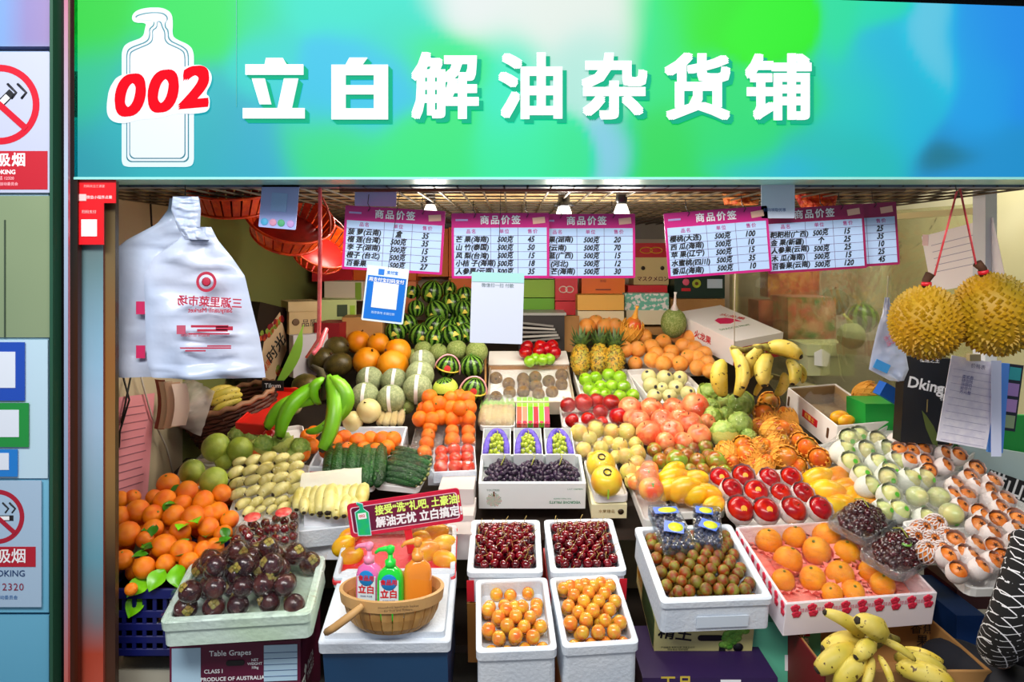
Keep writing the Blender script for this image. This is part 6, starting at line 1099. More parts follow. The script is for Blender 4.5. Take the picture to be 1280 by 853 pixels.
panel(o, f_, .026, .026, flat('B85068'), 'printed_panel', -.072, -.088); panel(o, f_, .11, .007, PR, 'printed_panel', .012, -.078); panel(o, f_, .09, .007, PR, 'printed_panel', .02, -.09); [panel(o, f_, .05, .012, PR, 'printed_panel', .055, -.084)]; [panel(o, f_, w_, .004, PR, 'printed_panel', x_, y_) for w_, x_, y_ in ((.15, .0, -.142), (.06, -.03, -.15), (.07, .04, -.136), (.12, .01, -.1))]; text('食品用 自然降解', .012, f_ @ T(-.03, -.104, 0) @ SC(-1, 1, 1), PR, o)
# red baskets
M_RB = mat('red_basket', 'D8401C', 'B02A12', 'E8602A', rough=.4, scale=8, vary=.06); M_RB2 = mat('red_inside', '8A1410', 'A81C14', rough=.4, scale=4, vary=0)
def rbasket(px, py, Y, r_, rx, rz, label):
    g = thing('hanging_basket', None, T(*D(px, py, Y)) @ R(rz, 'Y') @ R(rx, 'X') @ SC(r_), label, 'basket', 'red hanging baskets')
    ob('base', MB().lathe([(.78, -.02), (.8, .0), (.78, .03)], 26).mesh('base', M_RB2), g)
    for k in range(26):
        a = 2*PI*k/26; a2 = a+2*PI*.8/26; ob('slat', MB().rings([[(q*math.cos(a), q*math.sin(a), z), (q*math.cos(a2), q*math.sin(a2), z), ((q-.03)*math.cos(a2), (q-.03)*math.sin(a2), z), ((q-.03)*math.cos(a), (q-.03)*math.sin(a), z)] for q, z in ((.8, .0), (.9, .25), (1.0, .5))], 0, False).mesh('slat', M_RB), g)
    for z, q in ((.0, .81), (.5, 1.02)): ob('rim', MB().tube([(q*math.cos(2*PI*j/30), q*math.sin(2*PI*j/30), z) for j in range(31)], .035, 5).mesh('rim', M_RB), g)
    ob('handle', MB().tube([(math.cos(a), 0, .5+1.1*math.sin(a)) for a in [PI*j/14 for j in range(15)]], .025, 5).mesh('handle', flat('8A2A18')), g)
rbasket(292, 262, 2.75, .155, 18, 4, 'red hanging basket, leftmost and nearest of three'); rbasket(358, 292, 3.0, .175, 32, 24, 'red hanging basket, middle of three'); rbasket(398, 318, 3.4, .15, 36, 34, 'red hanging basket, rightmost of three beside the red string')
# red plastic string
o = thing('red_string', MB().tube([D(400, 228, 2.34), D(400, 320, 2.5), D(399, 400, 2.8), D(398, 425, 2.9), D(383, 447, 2.95)], [.006, .007, .008, .008, .006], 6).mesh('red_string', mat('red_string', 'F0505A', 'F88088', rough=.25, scale=20, vary=0)), Matrix(), 'long red plastic string hanging from the pipe', 'string')
ob('bow', MB().tube([D(384, 227, 2.33), D(400, 231, 2.32), D(424, 229, 2.33)], [.004, .012, .003], 6).mesh('bow', flat('E0305A', .3)), o); ob('loose_end', MB().tube([D(398, 425, 2.9), D(408, 412, 2.9), D(400, 432, 2.85), D(392, 442, 2.8)], .009, 6).mesh('loose_end', flat('F06A74', .3)), o)
# ================= price boards =================
HW = mat('marker_ink', '101014', rough=.5, vary=0); BB = flat('B8D0F2', .35); LN = flat('6A4A78', .5)
def board(TL, TR, BR, BLc_, Y, rows, label, head='商品价签', dark=False, x0=0.):
    k = card(TL, TR, BR, BLc_, Y); w_, h_ = k.w, k.d; o = thing('price_board', None, k.M, label, 'price board', 'price boards along the pipe')
    pk = MAG if not dark else flat('9A1450', .35)
    ob('plate', MB().prism([(x, y) for x, y, _ in rrect(w_, h_, .004, 0)], -.002, 0).mesh('plate', pk), o)
    ob('sheet', MB().box(-w_/2+.008, w_/2-.008, -h_/2+.008, h_/2-.047, 0, .0008).mesh('sheet', BB), o)
    if head: text(head, .03, T(0, h_/2-.024, .0006), WHITE, o, bold=.02, cs=1.25)
    panel(o, T(0, 0, .0006), .04, .006, flat('B8A0D8'), 'logo', -w_/2+.033, h_/2-.022, .0004); panel(o, T(0, 0, .0006) @ T(w_/2-.033, h_/2-.024, 0) @ R(6, 'Z'), .04, .02, flat('F0B8A0'), 'logo', 0, 0, .0004)
    top = h_/2-.047; rh = (h_-.055)/6.0
    b = MB()
    for i in range(1, 6): b.box(-w_/2+.008, w_/2-.008, top-rh*i-.0006, top-rh*i+.0006, .0009, .0012)
    for x in (-.1, .18): b.box(w_*x-.0006, w_*x+.0006, -h_/2+.008, top, .0009, .0012)
    stuff(ob('ruled_lines', b.mesh('ruled_lines', LN), o))
    for x, t in ((-.3, '品名'), (.04, '单位'), (.33, '售价')): text(t, .015, T(w_*x, top-rh*.5, .0014), flat('B02A80'), o, bold=.01, cs=1.3)
    for i, (a, b_, c_) in enumerate(rows):
        y = top-rh*(i+1.5)
        if a: text(a, .0215, T(-w_/2+.012, y, .0014) @ R(rnd(-1, 2), 'Z'), HW, o, 'handwriting', bold=.034, shear=.15, align='LEFT', sx=1.02)
        text(b_, .0235, T(w_*.045, y, .0014) @ R(rnd(-1, 3), 'Z'), HW, o, 'handwriting', bold=.034, shear=.3, sx=.85); text(c_, .0255, T(w_*.31, y, .0014) @ R(rnd(-2, 3), 'Z'), HW, o, 'handwriting', bold=.032, shear=.3, sx=.85)
    for s_ in (-.27, .27): ob('wire_hook', MB().tube([(w_*s_, h_/2-.014, .002), (w_*s_+.006, h_/2-.004, .006), (w_*s_-.003, h_/2+.01, -.001), (w_*s_-.002, h_/2+.04, -.004)], .0013, 4).mesh('wire_hook', flat('26262A', .4)), o)
    return o
YB1 = 2.32
board((432,257), (557,264), (552,344), (427,336), YB1, [('菠 萝(云南)', '盒', '35'), ('榴 莲(台湾)', '500克', '35'), ('李 子(湖南)', '500克', '15'), ('橙子 (台北)', '500克', '35'), ('百香果', '500克', '27')], 'price board tilted at far left, lines ending 35, 35, 15')
board((564,267), (687,266), (686,348), (565,348), YB1, [('芒 果(海南)', '500克', '45'), ('山 竹(泰国)', '500克', '50'), ('风 梨(台湾)', '500克', '15'), ('小桔 子(海南)', '500克', '18'), ('人参果(云南)', '500克', '35')], 'price board second from the left, first price 45')
board((672,268), (794,267), (794,348), (673,348), YB1+.02, [('北果(湖南)', '500克', '20'), ('葡(云南)', '500克', '70'), ('果蓝(广西)', '500克', '15'), ('瓜 (河北)', '500克', '12'), ('杠 芒(海南)', '500克', '30')], 'price board third from the left, prices from 20 to 30')
board((831,268), (961,256), (963,340), (834,348), YB1-.03, [('樱桃(大连)', '500克', '100'), ('西 瓜(海南)', '500克', '10'), ('苹 果(辽宁)', '500克', '15'), ('水蜜桃(四川)', '500克', '35'), ('香瓜(海南)', '500克', '10')], 'price board with cherries at 100, fourth from the left')
board((956,263), (1081,254), (1082,336), (960,342), YB1, [('粑粑柑(广西)', '500克', '15'), ('金 果(新疆)', '个', '25'), ('人参果(云南)', '500克', '25'), ('木 瓜(海南)', '500克', '15'), ('百香果(云南)', '500克', '120')], 'dark pink price board with last price 120', dark=True)
board((1000,260), (1120,252), (1125,331), (1003,338), YB1+.03, [('', '500克', '25'), ('', '克', '35'), ('', '500克', '10'), ('', '克', '25'), ('', '克', '45')], 'rightmost price board partly hidden behind another, prices 25 to 45', head=None, dark=True)
# cards (their square codes are left out)
def codecard(TL, TR, BR, BLc_, Y, label, base, inner=None, kind_=0):
    k = card(TL, TR, BR, BLc_, Y); o = thing('payment_card', MB().prism([(x, y) for x, y, _ in rrect(k.w, k.d, .004, 0)], -.002, 0).mesh('payment_card', flat(base, .3)), k.M, label, 'card'); w_, h_ = k.w, k.d
    if kind_ in (1, 2): ob('hanging_thread', MB().tube([(0, h_/2-.004, .0), (0, h_/2+(.245 if kind_ == 1 else .27), -.05)], .001, 4).mesh('hanging_thread', INK), o)
    if kind_ == 1:
        panel(o, T(0, 0, .001), w_*.92, h_*.78, flat('1670D0', .3), 'blue_panel', 0, -h_*.07); panel(o, T(0, 0, .0022), w_*.6, h_*.46, WHITE, 'white_square', 0, -h_*.02); text('用支付宝扫码支付', .014, T(0, h_*.25, .003), WHITE, o, bold=.02); panel(o, T(0, 0, .001), .018, .018, flat('1E78D8'), 'logo', -.02, h_*.4); text('支付宝', .012, T(.015, h_*.4, .001), flat('1E78D8'), o, bold=.02); text('推荐使用 余额付款', .009, T(0, -h_*.34, .003), flat('BFE0FF'), o)
    if kind_ == 2:
        panel(o, T(0, 0, .001), w_, h_*.14, flat('A8DCD8', .3), 'top_band', 0, h_*.46); text('微信扫一扫 付款', .014, T(0, h_*.34, .001), flat('8A9AA0'), o, bold=.01)
    if kind_ == 3:
        panel(o, T(0, 0, .001), w_*.42, h_*.4, flat('A0C0F0'), 'pale_square', 0, h_*.06); [ob('dot', MB().lathe([(.012, 0), (.011, .001)], 12).mesh('dot', flat(c_)), o, T(w_*x, -h_*.38, .0005)) for x, c_ in ((-.35, '58B8E8'), (-.12, 'E8A0C0'), (.1, '58B880'), (.35, 'C8A0E0'))]
    if kind_ == 4: text('扫码领取优惠', .012, T(-w_*.1, -h_*.3, .001), flat('3A5A9A'), o)
    return o
codecard((459,331), (512,337), (503,406), (452,400), 2.26, 'blue and white payment card overlapping the leftmost price board', 'DDEBF0', kind_=1)
codecard((589,342), (654,345), (654,430), (588,429), 2.26, 'large white payment card hanging below the second price board', 'D4DAEA', kind_=2)
codecard((329,226), (376,229), (368,288), (322,283), 2.3, 'lilac payment card in front of the red baskets', 'A8B4EC', kind_=3)
codecard((443,228), (496,230), (495,258), (444,258), 2.4, 'pale sky blue card above the leftmost price board', '9CC8F0')
codecard((953,222), (996,222), (991,273), (950,273), 2.29, 'white card behind the tops of two price boards', 'DDE4F6', kind_=4)
# red net bag above
thing('net_bag', sack([(222,905,1050),(240,990,1048),(258,1000,1044),(272,1010,1036)], 2.75, .06, mat('red_net', 'A81410', 'E8782A', 'D02A1A', rough=.5, scale=40, vary=0, bump=.8, bs=60), 'net_bag'), Matrix(), 'red net bags hung above the right price boards', 'bag')
thing('net_bag', sack([(222,900,952),(240,902,950),(256,905,948)], 2.9, .05, mat('red_net2', 'B8541C', 'E8A04A', 'D02A1A', rough=.5, scale=40, vary=0, bump=.8, bs=60), 'net_bag'), Matrix(), 'orange red net bag left of the white card', 'bag')
# pink notice and wires on the left wall
wp = lambda px, py: (lambda u: D(px, py, (-1.66-.11*2.3+.03)/(u-.11)))((px-CX)/FO)
k = quad(wp(143, 645), wp(184, 625), wp(193, 494), wp(143, 495)); o = thing('pink_notice', MB().box(-k.w/2, k.w/2, -k.d/2, k.d/2, -.001, .001).mesh('pink_notice', mat('pink_notice', 'F0A0A8', 'EC949E', rough=.6, vary=0)), k.M, 'long pink paper notice on the left wall above the oranges', 'notice')
for i in range(12): panel(o, T(0, 0, .002), k.w*rnd(.5, .8), .004, flat('A86A78'), 'printed_line', -k.w*.05, k.d*.4-i*k.d*.07)
for i, pts in enumerate((((183,222),(186,280),(190,300)), ((150,470),(158,500),(146,540),(145,560)), ((172,470),(186,520),(205,560),(215,600)), ((160,470),(152,510),(148,530)))): thing('wall_cable', MB().tube([wp(*p)+Vector((.012, 0, 0)) for p in pts], .004, 5).mesh('wall_cable', flat('1A1814' if i != 2 else 'C8C0B0')), Matrix(), ('black cable at the top of the left wall', 'black cable crossing the pink notice', 'pale cable right of the pink notice', 'short black cable beside the pink notice')[i], 'cable')
# ================= durians and papers at the right =================
M_DU = mat('durian_skin', 'B08018', '8E7A1A', 'C49A30', rough=.55, scale=7, vary=.06); M_DT = mat('durian_stalk', '5A3418', '3A2010', rough=.8, scale=10)
def durian(px, py, Y, w_, h_, rz, label, sx):
    g = thing('durian', None, T(*D(px, py, Y)) @ R(rz, 'Y'), label, 'durian'); b = MB().lathe([(r_*w_, z*h_) for r_, z in polar(lambda a: 1-.06*math.cos(a), 14)], 22); N = 560
    for i in range(N):
        z = 1-2*(i+.5)/N; q = math.sqrt(1-z*z); a = i*2.39996+rnd(-.1, .1); z += rnd(-.006, .006); z = max(-1, min(1, z)); q = math.sqrt(max(0, 1-z*z)); nrm = Vector((q*math.cos(a), q*math.sin(a), z)); p = Vector((nrm.x*w_, nrm.y*w_, nrm.z*h_))*(1+.06*z)
        nn = Vector((nrm.x/w_, nrm.y/w_, nrm.z/h_)).normalized(); t1 = nn.cross(Vector((.3, .5, .8))).normalized(); t2 = nn.cross(t1); rr = rnd(.008, .0095); tip = p+nn*rnd(.009, .013)
        b.add([p+(t1*math.cos(c_)+t2*math.sin(c_))*rr-nn*.001 for c_ in (0, PI/2, PI, 3*PI/2)]+[tip], [(0, 1, 4), (1, 2, 4), (2, 3, 4), (3, 0, 4)])
    stuff(ob('spiky_husk', b.mesh('spiky_husk', M_DU), g))
    ob('stalk', MB().tube([(0, 0, h_*.98), (0, 0, h_+.03), (sx*.012, 0, h_+.05)], [.014, .013, .015], 8).mesh('stalk', M_DT), g); ob('red_tie', MB().tube([(0, 0, h_+.012), (0, 0, h_+.024)], .0155, 8).mesh('red_tie', RED), g)
durian(1158, 406, 2.3, .104, .112, 0, 'golden brown spiky durian, left of the two hanging', 1); durian(1243, 396, 2.25, .112, .125, -14, 'greener and larger spiky durian, right of the two hanging', -1)
thing('red_string', MB().tube([D(1168, 345, 2.3), D(1196, 240, 2.3), D(1200, 236, 2.3), D(1221, 335, 2.25)], .0035, 6).mesh('red_cord', mat('red_cord', 'E03A44', 'F06068', rough=.3, scale=30, vary=0)), Matrix(), 'looped red plastic cord holding both durians', 'cord'); 
thing('wire_hook', MB().tube([D(1200, 224, 2.3), D(1194, 232, 2.3), D(1196, 240, 2.3)], .002, 5).mesh('wire_hook', flat('3A3A3A', .3)), Matrix(), 'bent wire hook above the red cord', 'hook')
def sheetat(q, Y, c_, label, name='paper_sheet', cat='paper', th=.001, Y2=None):
    k = card(*q, Y, Y2); return thing(name, MB().box(-k.w/2, k.w/2, -k.d/2, k.d/2, -th, th).mesh(name, c_ if not isinstance(c_, str) else flat(c_, .6)), k.M, label, cat), k
o, k = sheetat(((1158,296), (1249,268), (1249,352), (1159,365)), 3.26, 'FBF4F4', 'white handwritten sheet taped to the glass behind the durians', Y2=2.94); 
for i in range(5): panel(o, T(0, 0, .0015), k.w*.7, .0025, flat('A8A0B8'), 'written_line', -.01, k.d*.3-i*.03)
for x, y in ((-.45, .42), (.38, .5)): panel(o, T(0, 0, .002) @ T(k.w*x, k.d*y, 0) @ R(-15, 'Z'), .03, .05, flat('E8C8C8'), 'tape')
o, k = sheetat(((1128,450), (1185,442), (1183,560), (1119,545)), 2.9, BLACK, 'black durian carton with white script behind the hanging papers', 'durian_carton', 'box', .03); text('Dking', .062, T(-.01, .06, .031) @ R(-8, 'Z'), WHITE, o, bold=.02); text('猫山王\n榴莲', .03, T(k.w*.4, .03, .031), WHITE, o, bold=.01); text('榴莲之王', .02, T(.0, .16, .031), WHITE, o)
ob('durian_print', MB().prism([(-.02, .0), (0, -.02), (.03, -.06), (.05, -.1), (.05, -.14), (.03, -.13), (.0, -.07)], .0, .001).mesh('durian_print', flat('5A6A2A')), o, T(.0, -.04, .0305)); panel(o, T(0, 0, .031), .004, .05, flat('8A7A4A'), 'stem_print', .0, -.02)
o, k = sheetat(((1180,447), (1243,449), (1241,568), (1180,548)), 2.62, mat('list_paper', 'F6F2FA', 'E8E4F2', scale=40, rough=.6, vary=0), 'hanging sheaf of white list papers with fine rows', 'list_papers', 'papers')
for i in range(11): panel(o, T(0, 0, .0015), k.w*.85, .001, flat('A8A4C0'), 'ruled_line', 0, k.d*.35-i*.026)
text('价格表', .018, T(.01, k.d*.42, .002), flat('7A7898'), o); text('壹贰叁\n肆伍陆\n柒捌玖\n拾佰仟\n万元整', .014, T(-.02, .06, .002), flat('5A60A0'), o)
sheetat(((1238,452), (1258,455), (1256,566), (1238,566)), 2.64, '4E8AE0', 'blue folder edge behind the white list papers', 'folder', 'folder', .004)
sheetat(((1240,450), (1252,452), (1251,570), (1238,572)), 2.6, 'D4DCF6', 'pale blue sheet curling right of the list papers')
ob_clip = thing('bulldog_clip', MB().box(-.02, .02, -.01, .01, -.012, .012).mesh('bulldog_clip', flat('B8A878', .3)), T(*D(1217, 447, 2.6)), 'brass clip on top of the list papers', 'clip')
o, k = sheetat(((1253,454), (1275,456), (1273,541), (1257,538)), 2.66, '141C30', 'dark strip with four small pictures right of the papers', 'picture_strip', 'card')
for i, c_ in enumerate(('2A9AA0', '9A7AB8', 'A884C0', '8AA07A')): panel(o, T(0, 0, .0015), k.w*.75, k.d*.19, flat(c_), 'small_picture', 0, k.d*(.36-.24*i))
o, k = sheetat(((1150,520), (1300,515), (1300,572), (1150,560)), 3.0, '10903C', 'green painted board behind the papers at right', 'green_board', 'board', .01)
o, k = sheetat(((1190,560), (1330,566), (1330,700), (1190,660)), 2.95, mat('pale_board', 'B8D4D8', 'C8DCD8', rough=.5, scale=3, vary=0), 'pale blue poster with a black durian shop strip', 'poster', 'poster', .008)
k2 = card((1225,583), (1310,612), (1310,665), (1235,638), 2.9); o = thing('black_strip', MB().box(-k2.w/2, k2.w/2, -k2.d/2, k2.d/2, -.003, 0).mesh('black_strip', BLACK), k2.M, 'black strip reading D197 in white at the right edge', 'sign'); text('猫山王', .08, T(-.02, .035, .001), WHITE, o, bold=.02); text('King D197', .055, T(-.02, -.04, .001), WHITE, o)
o = thing('carrier_bag', sack([(372,1106,1112),(392,1103,1114),(410,1097,1124),(440,1090,1132),(462,1086,1136),(476,1112,1130)], 2.85, .015, BAGM, 'carrier_bag'), Matrix(), 'small white printed bag hanging in front of the glass', 'bag'); text('水果\n市场', .022, T(*D(1112, 425, 2.82)) @ R(90, 'X') @ R(-60, 'Z'), flat('D04A6A'), o, bold=.01); ob('blue_patch', MB().box(-.03, .03, -.003, 0, -.018, .018).mesh('blue_patch', flat('3A9AE0')), o, T(*D(1102, 458, 2.825)) @ R(25, 'Y'))
ob('hook', MB().tube([D(1110, 345, 2.88), D(1109, 374, 2.85)], .0025, 5).mesh('hook', flat('C8C0A0')), o)
# stickers on the left column, posters on the cladding
def flatsign(x0, y0, x1, y1, Y, c_, label, name='sticker', cat='sticker'):
    o, k = sheetat(((x0,y0), (x1,y0), (x1,y1), (x0,y1)), Y, flat(c_, .35), label, name, cat, .0015); return o, k
o, k = flatsign(92, 225, 145, 254, 2.14, 'D8141E', 'red sticker with a small app badge, upper one on the column'); panel(o, T(0, 0, .002), .022, .02, flat('F0C0C0'), 'badge', -k.w*.28, -.018); text('微信小程序点餐', .011, T(.015, -.018, .003), WHITE, o); text('扫码关注三源里', .009, T(0, .015, .003), flat('F0B0B0'), o)
o, k = flatsign(94, 254, 130, 306, 2.138, 'D8141E', 'red sticker with a white square, lower one on the column'); panel(o, T(0, 0, .002), .046, .05, WHITE, 'white_square', 0, -.012); text('扫码支付', .011, T(0, .035, .003), flat('F0C0C0'), o)
YL = 2.112
for i, (y0, y1, x1, cy, cr) in enumerate(((65, 241, 68, 131, 50), (601, 759, 52, 646, 34))):
    x0 = -x1-8 if i == 0 else -x1-4; cx = (0 if i == 0 else -3)
    o, k = flatsign(x0, y0, x1-(0 if i == 0 else 0), y1, YL, ('B4BAD2', 'A4BED6')[i], ('upper', 'lower')[i]+' no smoking notice on the left cladding', 'no_smoking_notice', 'sign')
    m0 = T(*(Vector(((cx-(x0+x1)/2)/FO*YL, ((y0+y1)/2-cy)/FO*YL, .002)))); R0 = cr/FO*YL; RDn = flat('C8102A' if i == 0 else 'A81A30', .4)
    ob('red_ring', MB().rings([[(R0*q*math.cos(2*PI*j/48), R0*q*math.sin(2*PI*j/48), 0) for j in range(48)] for q in (1, .83)], 0, False, False, False).mesh('red_ring', RDn), o, m0)
    ob('red_bar', MB().box(-R0*.9, R0*.9, -R0*.08, R0*.08, .0005, .001).mesh('red_bar', RDn), o, m0 @ R(-42, 'Z')); ob('cigarette', MB().box(-R0*.6, R0*.45, -R0*.1, R0*.1, .0, .0004).box(-R0*.57, R0*.3, -R0*.07, R0*.07, .0004, .0006, 1).mesh('cigarette', INK, WHITE), o, m0 @ (R(45, 'Z') if i == 0 else T(R0*.15, -R0*.05, 0)))
    for dx in (0, .25): ob('smoke', MB().tube([(R0*(.3+dx), R0*.15, 0), (R0*(.42+dx), R0*.3, 0), (R0*(.3+dx), R0*.42, 0), (R0*(.2+dx), R0*.52, 0)], R0*.03, 5).mesh('smoke', INK), o, m0)
    if i == 0:
        panel(o, T(0, 0, .002), 128/FO*YL, 48/FO*YL, flat('B81428'), 'red_panel', 0, (153-213)/FO*YL); f2 = T(0, (153-201)/FO*YL, .003); text('禁止吸烟', .042, f2, WHITE, o, bold=.02, cs=1.1); text('NO SMOKING', .018, f2 @ T(0, -.034, 0), WHITE, o, bold=.02); text('卫生投诉电话 12320', .012, f2 @ T(0, -.052, 0), flat('F0B0B8'), o, bold=.01); text('北京市爱国卫生运动委员会', .0105, f2 @ T(0, -.069, 0), flat('F0B0B8'), o, bold=.01, cs=1.05)
    else:
        panel(o, T(0, 0, .002), 96/FO*YL, 25/FO*YL, flat('B0182C'), 'red_panel', -.002, (680-696)/FO*YL); text('禁止吸烟', .045, T(-.005, (680-696)/FO*YL, .0035), WHITE, o, bold=.01, cs=.98); text('NO SMOKING', .026, T(-.002, (680-717)/FO*YL, .003), flat('1A3A6A'), o, bold=.005, cs=1.0); text('投诉 12320', .03, T(0, (680-734)/FO*YL, .003), flat('8A1A3A'), o, cs=1.1); text('爱国卫生运动委员会', .013, T(-.0, (680-747)/FO*YL, .003), flat('2A6AA8'), o)
facebox('wall_pillar_glass', -110, 62, 245, 422, 2.115, .01, mat('green_glass', '8A9A78', '7A8C6C', rough=.2, scale=1.5, vary=0)); facebox('trim_12', 5, 6.5, 275, 422, 2.112, .005, flat('3A4A3A'))
o, k = flatsign(-90, 425, 60, 598, 2.116, 'B8D4E4', 'pale backing sheet under the pay stickers on the cladding', 'backing_sheet', 'paper')
for y0, y1, x1, c_, s_ in ((428, 501, 31, '1E4AB0', 'blue'), (504, 559, 36, '1E8A3C', 'green'), (562, 596, 22, '1E78C8', 'light blue')):
    o, k = flatsign(-40, y0, x1, y1, 2.109, c_, s_+' pay sticker with a white square on the left cladding'); panel(o, T(0, 0, .002), (x1+30)/FO*2.1*.8, (y1-y0)/FO*2.1*.62, flat('D8E0EC'), 'white_square', -.0, .005)
# ================= person at the right edge =================
def person():
    m = bpy.data.materials.new('checked_cloth'); m.use_nodes = True; n = m.node_tree.nodes; L = m.node_tree.links.new; bsd = n['Principled BSDF']; bsd.inputs['Roughness'].default_value = .85
    tc = n.new('ShaderNodeTexCoord'); mp = n.new('ShaderNodeMapping'); mp.inputs['Rotation'].default_value = (0, math.radians(38), 0); L(tc.outputs['Object'], mp.inputs[0]); sp = n.new('ShaderNodeSeparateXYZ'); L(mp.outputs[0], sp.inputs[0])
    nz = n.new('ShaderNodeTexNoise'); nz.inputs['Scale'].default_value = 26; L(tc.outputs['Object'], nz.inputs[0])
    def line(ax, per, wd):
        a = n.new('ShaderNodeMath'); a.operation = 'MULTIPLY_ADD'; L(nz.outputs[0], a.inputs[0]); a.inputs[1].default_value = .06; d_ = n.new('ShaderNodeMath'); d_.operation = 'MULTIPLY'; L(sp.outputs[ax], d_.inputs[0]); d_.inputs[1].default_value = 1/per; L(d_.outputs[0], a.inputs[2])
        f = n.new('ShaderNodeMath'); f.operation = 'FRACT'; L(a.outputs[0], f.inputs[0]); c_ = n.new('ShaderNodeMath'); c_.operation = 'LESS_THAN'; L(f.outputs[0], c_.inputs[0]); c_.inputs[1].default_value = wd; return c_.outputs[0]
    mx = n.new('ShaderNodeMath'); mx.operation = 'MAXIMUM'; L(line(0, .024, .1), mx.inputs[0]); L(line(2, .019, .1), mx.inputs[1])
    gt = n.new('ShaderNodeMath'); gt.operation = 'GREATER_THAN'; n2 = n.new('ShaderNodeTexNoise'); n2.inputs['Scale'].default_value = 44; L(tc.outputs['Object'], n2.inputs[0]); L(n2.outputs[0], gt.inputs[0]); gt.inputs[1].default_value = .42
    mu = n.new('ShaderNodeMath'); mu.operation = 'MULTIPLY'; L(mx.outputs[0], mu.inputs[0]); L(gt.outputs[0], mu.inputs[1]); x = n.new('ShaderNodeMix'); x.data_type = 'RGBA'; L(mu.outputs[0], x.inputs[0]); x.inputs[6].default_value = hx('08080C'); x.inputs[7].default_value = hx('E8E8EC'); L(x.outputs[2], bsd.inputs['Base Color'])
    skin = mat('skin', 'D8A484', 'CC9474', rough=.5, scale=8, vary=0); hair = mat('hair', '141010', '2A2220', rough=.5, scale=30, vary=0)
    def skinned(name, verts, edges, par, mt, root=0, sub=2):
        me = bpy.data.meshes.new(name); me.from_pydata([v[:3] for v in verts], edges, []); me.materials.append(mt); o = bpy.data.objects.new(name, me); C.objects.link(o)
        o.modifiers.new('Skin', 'SKIN'); 
        if not me.skin_vertices:
            bpy.context.view_layer.objects.active = o; bpy.ops.mesh.customdata_skin_add()
        for i, v in enumerate(verts): q = v[3]; me.skin_vertices[0].data[i].radius = q if isinstance(q, tuple) else (q, q); me.skin_vertices[0].data[i].use_root = i == root
        s_ = o.modifiers.new('Sub', 'SUBSURF'); s_.levels = sub; s_.render_levels = sub; o.modifiers['Skin'].use_smooth_shade = True; o.parent = par; return o
    # seated, facing the stall; z 0.45 seat; shoulders at 1.03
    r = thing('person', None, T(1.53, 1.88, .05) @ R(8, 'Z'), 'seated person in a black and white checked shirt at the right edge', 'person')
    V = [(0,0,.5,.13),(0,0,.66,.12),(0,.01,.84,.135),(0,.0,.96,.10),(0,.0,1.05,.05),(0,.01,1.12,.05),(0,.02,1.2,.085),(0,.02,1.28,.075),
         (-.16,0,.98,.055),(-.21,.02,.8,.045),(-.2,.1,.66,.036),(-.06,.25,.6,.03),(.16,0,.98,.055),(.21,.02,.8,.045),(.2,.1,.66,.036),(.14,.22,.6,.03),
         (-.1,.04,.5,.085),(-.12,.42,.5,.065),(-.12,.44,.25,.05),(-.12,.42,.07,.04),(-.12,.54,.04,.035),(.1,.04,.5,.085),(.12,.42,.5,.065),(.12,.44,.25,.05),(.12,.42,.07,.04),(.12,.54,.04,.035)]
    E = [(0,1),(1,2),(2,3),(3,4),(4,5),(5,6),(6,7),(3,8),(8,9),(9,10),(10,11),(3,12),(12,13),(13,14),(14,15),(0,16),(16,17),(17,18),(18,19),(19,20),(0,21),(21,22),(22,23),(23,24),(24,25)]
    skinned('body', V, E, r, skin)
    skinned('checked_shirt', [(0,0,.47,(.2,.15)),(0,0,.66,(.185,.14)),(0,.01,.86,(.19,.14)),(0,0,.99,(.13,.1)),(0,0,1.05,(.06,.06)),(-.17,0,.985,.075),(-.225,.02,.8,.065),(-.21,.1,.68,.052),(-.07,.23,.61,.042),(.17,0,.985,.075),(.225,.02,.8,.065),(.21,.1,.68,.052),(.15,.2,.61,.042)], [(0,1),(1,2),(2,3),(3,4),(3,5),(5,6),(6,7),(7,8),(3,9),(9,10),(10,11),(11,12)], r, m)
    skinned('trousers', [(0,0,.49,(.17,.13)),(-.1,.08,.5,.105),(-.12,.42,.5,.08),(-.12,.44,.25,.065),(-.12,.42,.12,.06),(.1,.08,.5,.105),(.12,.42,.5,.08),(.12,.44,.25,.065),(.12,.42,.12,.06)], [(0,1),(1,2),(2,3),(3,4),(0,5),(5,6),(6,7),(7,8)], r, flat('1A1C26', .8))
    ob('hair', MB().lathe([(r_*.108, z*.12) for r_, z in polar(lambda a: 1, 12)][4:], 20, M=T(0, -.012, 1.255)).mesh('hair', hair), r)
    for s_ in (-1, 1):
        for k in range(5):
            xo = .08 if s_ < 0 else 0; a = [(s_*(.14-xo), .22, .6), (s_*(.14-xo-.01*(k-2)), .26, .59), (s_*(.138-xo-.016*(k-2)), .3-(.02 if k in (0, 4) else 0), .575), (s_*(.137-xo-.016*(k-2)), .315-(.03 if k in (0, 4) else 0), .555)]; ob('finger', MB().tube(a, [.012, .01, .009, .007], 7).mesh('finger', skin), r)
        ob('eye', MB().lathe([(q*.012, z*.012) for q, z in polar(sph, 6)], 8, M=T(s_*.032, .098, 1.235)).mesh('eye', flat('1A1210')), r); ob('ear', MB().lathe([(q*.014, z*.026) for q, z in polar(sph, 6)], 8, M=T(s_*.088, .015, 1.225)).mesh('ear', skin), r)
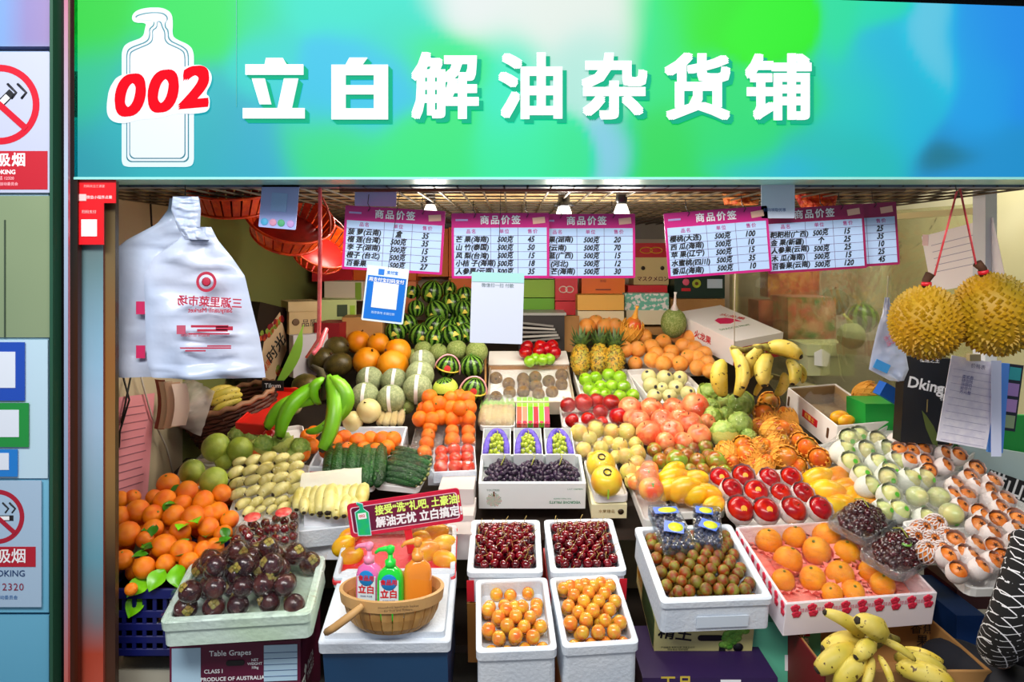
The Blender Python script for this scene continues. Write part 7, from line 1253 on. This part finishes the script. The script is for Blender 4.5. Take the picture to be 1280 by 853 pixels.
    ob('nose', MB().tube([(0, .1, 1.24), (0, .122, 1.205)], [.007, .013], 6).mesh('nose', skin), r); ob('mouth', MB().tube([(-.022, .1, 1.178), (0, .106, 1.177), (.022, .1, 1.178)], .005, 5).mesh('mouth', flat('A85048')), r)
    st = thing('stool', None, T(1.55, 1.88, 0), 'low wooden stool under the seated person', 'stool'); ob('seat', MB().lathe([(.17, .33), (.175, .345), (.17, .36)], 24).mesh('seat', KRAFT), st)
    for a in range(4): ob('leg', MB().tube([(.15*math.cos(a*PI/2+.8), .15*math.sin(a*PI/2+.8), 0), (.11*math.cos(a*PI/2+.8), .11*math.sin(a*PI/2+.8), .335)], .014, 6).mesh('leg', KRAFT), st)
person()
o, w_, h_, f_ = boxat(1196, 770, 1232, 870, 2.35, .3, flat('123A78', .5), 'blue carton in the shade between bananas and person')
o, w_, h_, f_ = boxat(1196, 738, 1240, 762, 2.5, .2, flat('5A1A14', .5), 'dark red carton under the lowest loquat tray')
# ---- look-alikes in small groups: say which one by its row (from the front) and its place in that row
def tell_apart(most=24):
    ORD = ('first', 'second', 'third', 'fourth', 'fifth', 'sixth', 'seventh', 'eighth', 'ninth'); by = {}
    for o in C.objects:
        if o.parent is None and o.get('group') and o.get('label'): by.setdefault((o['group'], o['label']), []).append(o)
    for (g, lab), os_ in by.items():
        if not 1 < len(os_) <= most: continue
        q = []
        for o in os_:
            p = o.matrix_basis.translation
            if p.y < .5: break
            q.append((CY+FO*(H-p.z)/p.y, CX+FO*p.x/p.y, o, max(o.scale)*FO/p.y))
        if len(q) < len(os_): continue
        q.sort(key=lambda t: -t[0]); rows = []
        for t in q:
            if rows and rows[-1][0][0]-t[0] < .8*t[3]: rows[-1].append(t)
            else: rows.append([t])
        if len(rows) > 9 or max(len(r_) for r_ in rows) > 9: continue
        for i, r_ in enumerate(rows):
            r_.sort(key=lambda t: t[1]); rn = ('front' if i == 0 else ORD[i])+' row'
            for j, t in enumerate(r_):
                s_ = lab+((', %s from left, %s' % (ORD[j], rn)) if len(rows) > 1 else ', %s from left' % ORD[j])
                if len(r_) == 1 and len(rows) > 1: s_ = lab+', alone in '+rn
                if len(s_.split()) <= 16: t[2]['label'] = s_
tell_apart()
finish_texts()
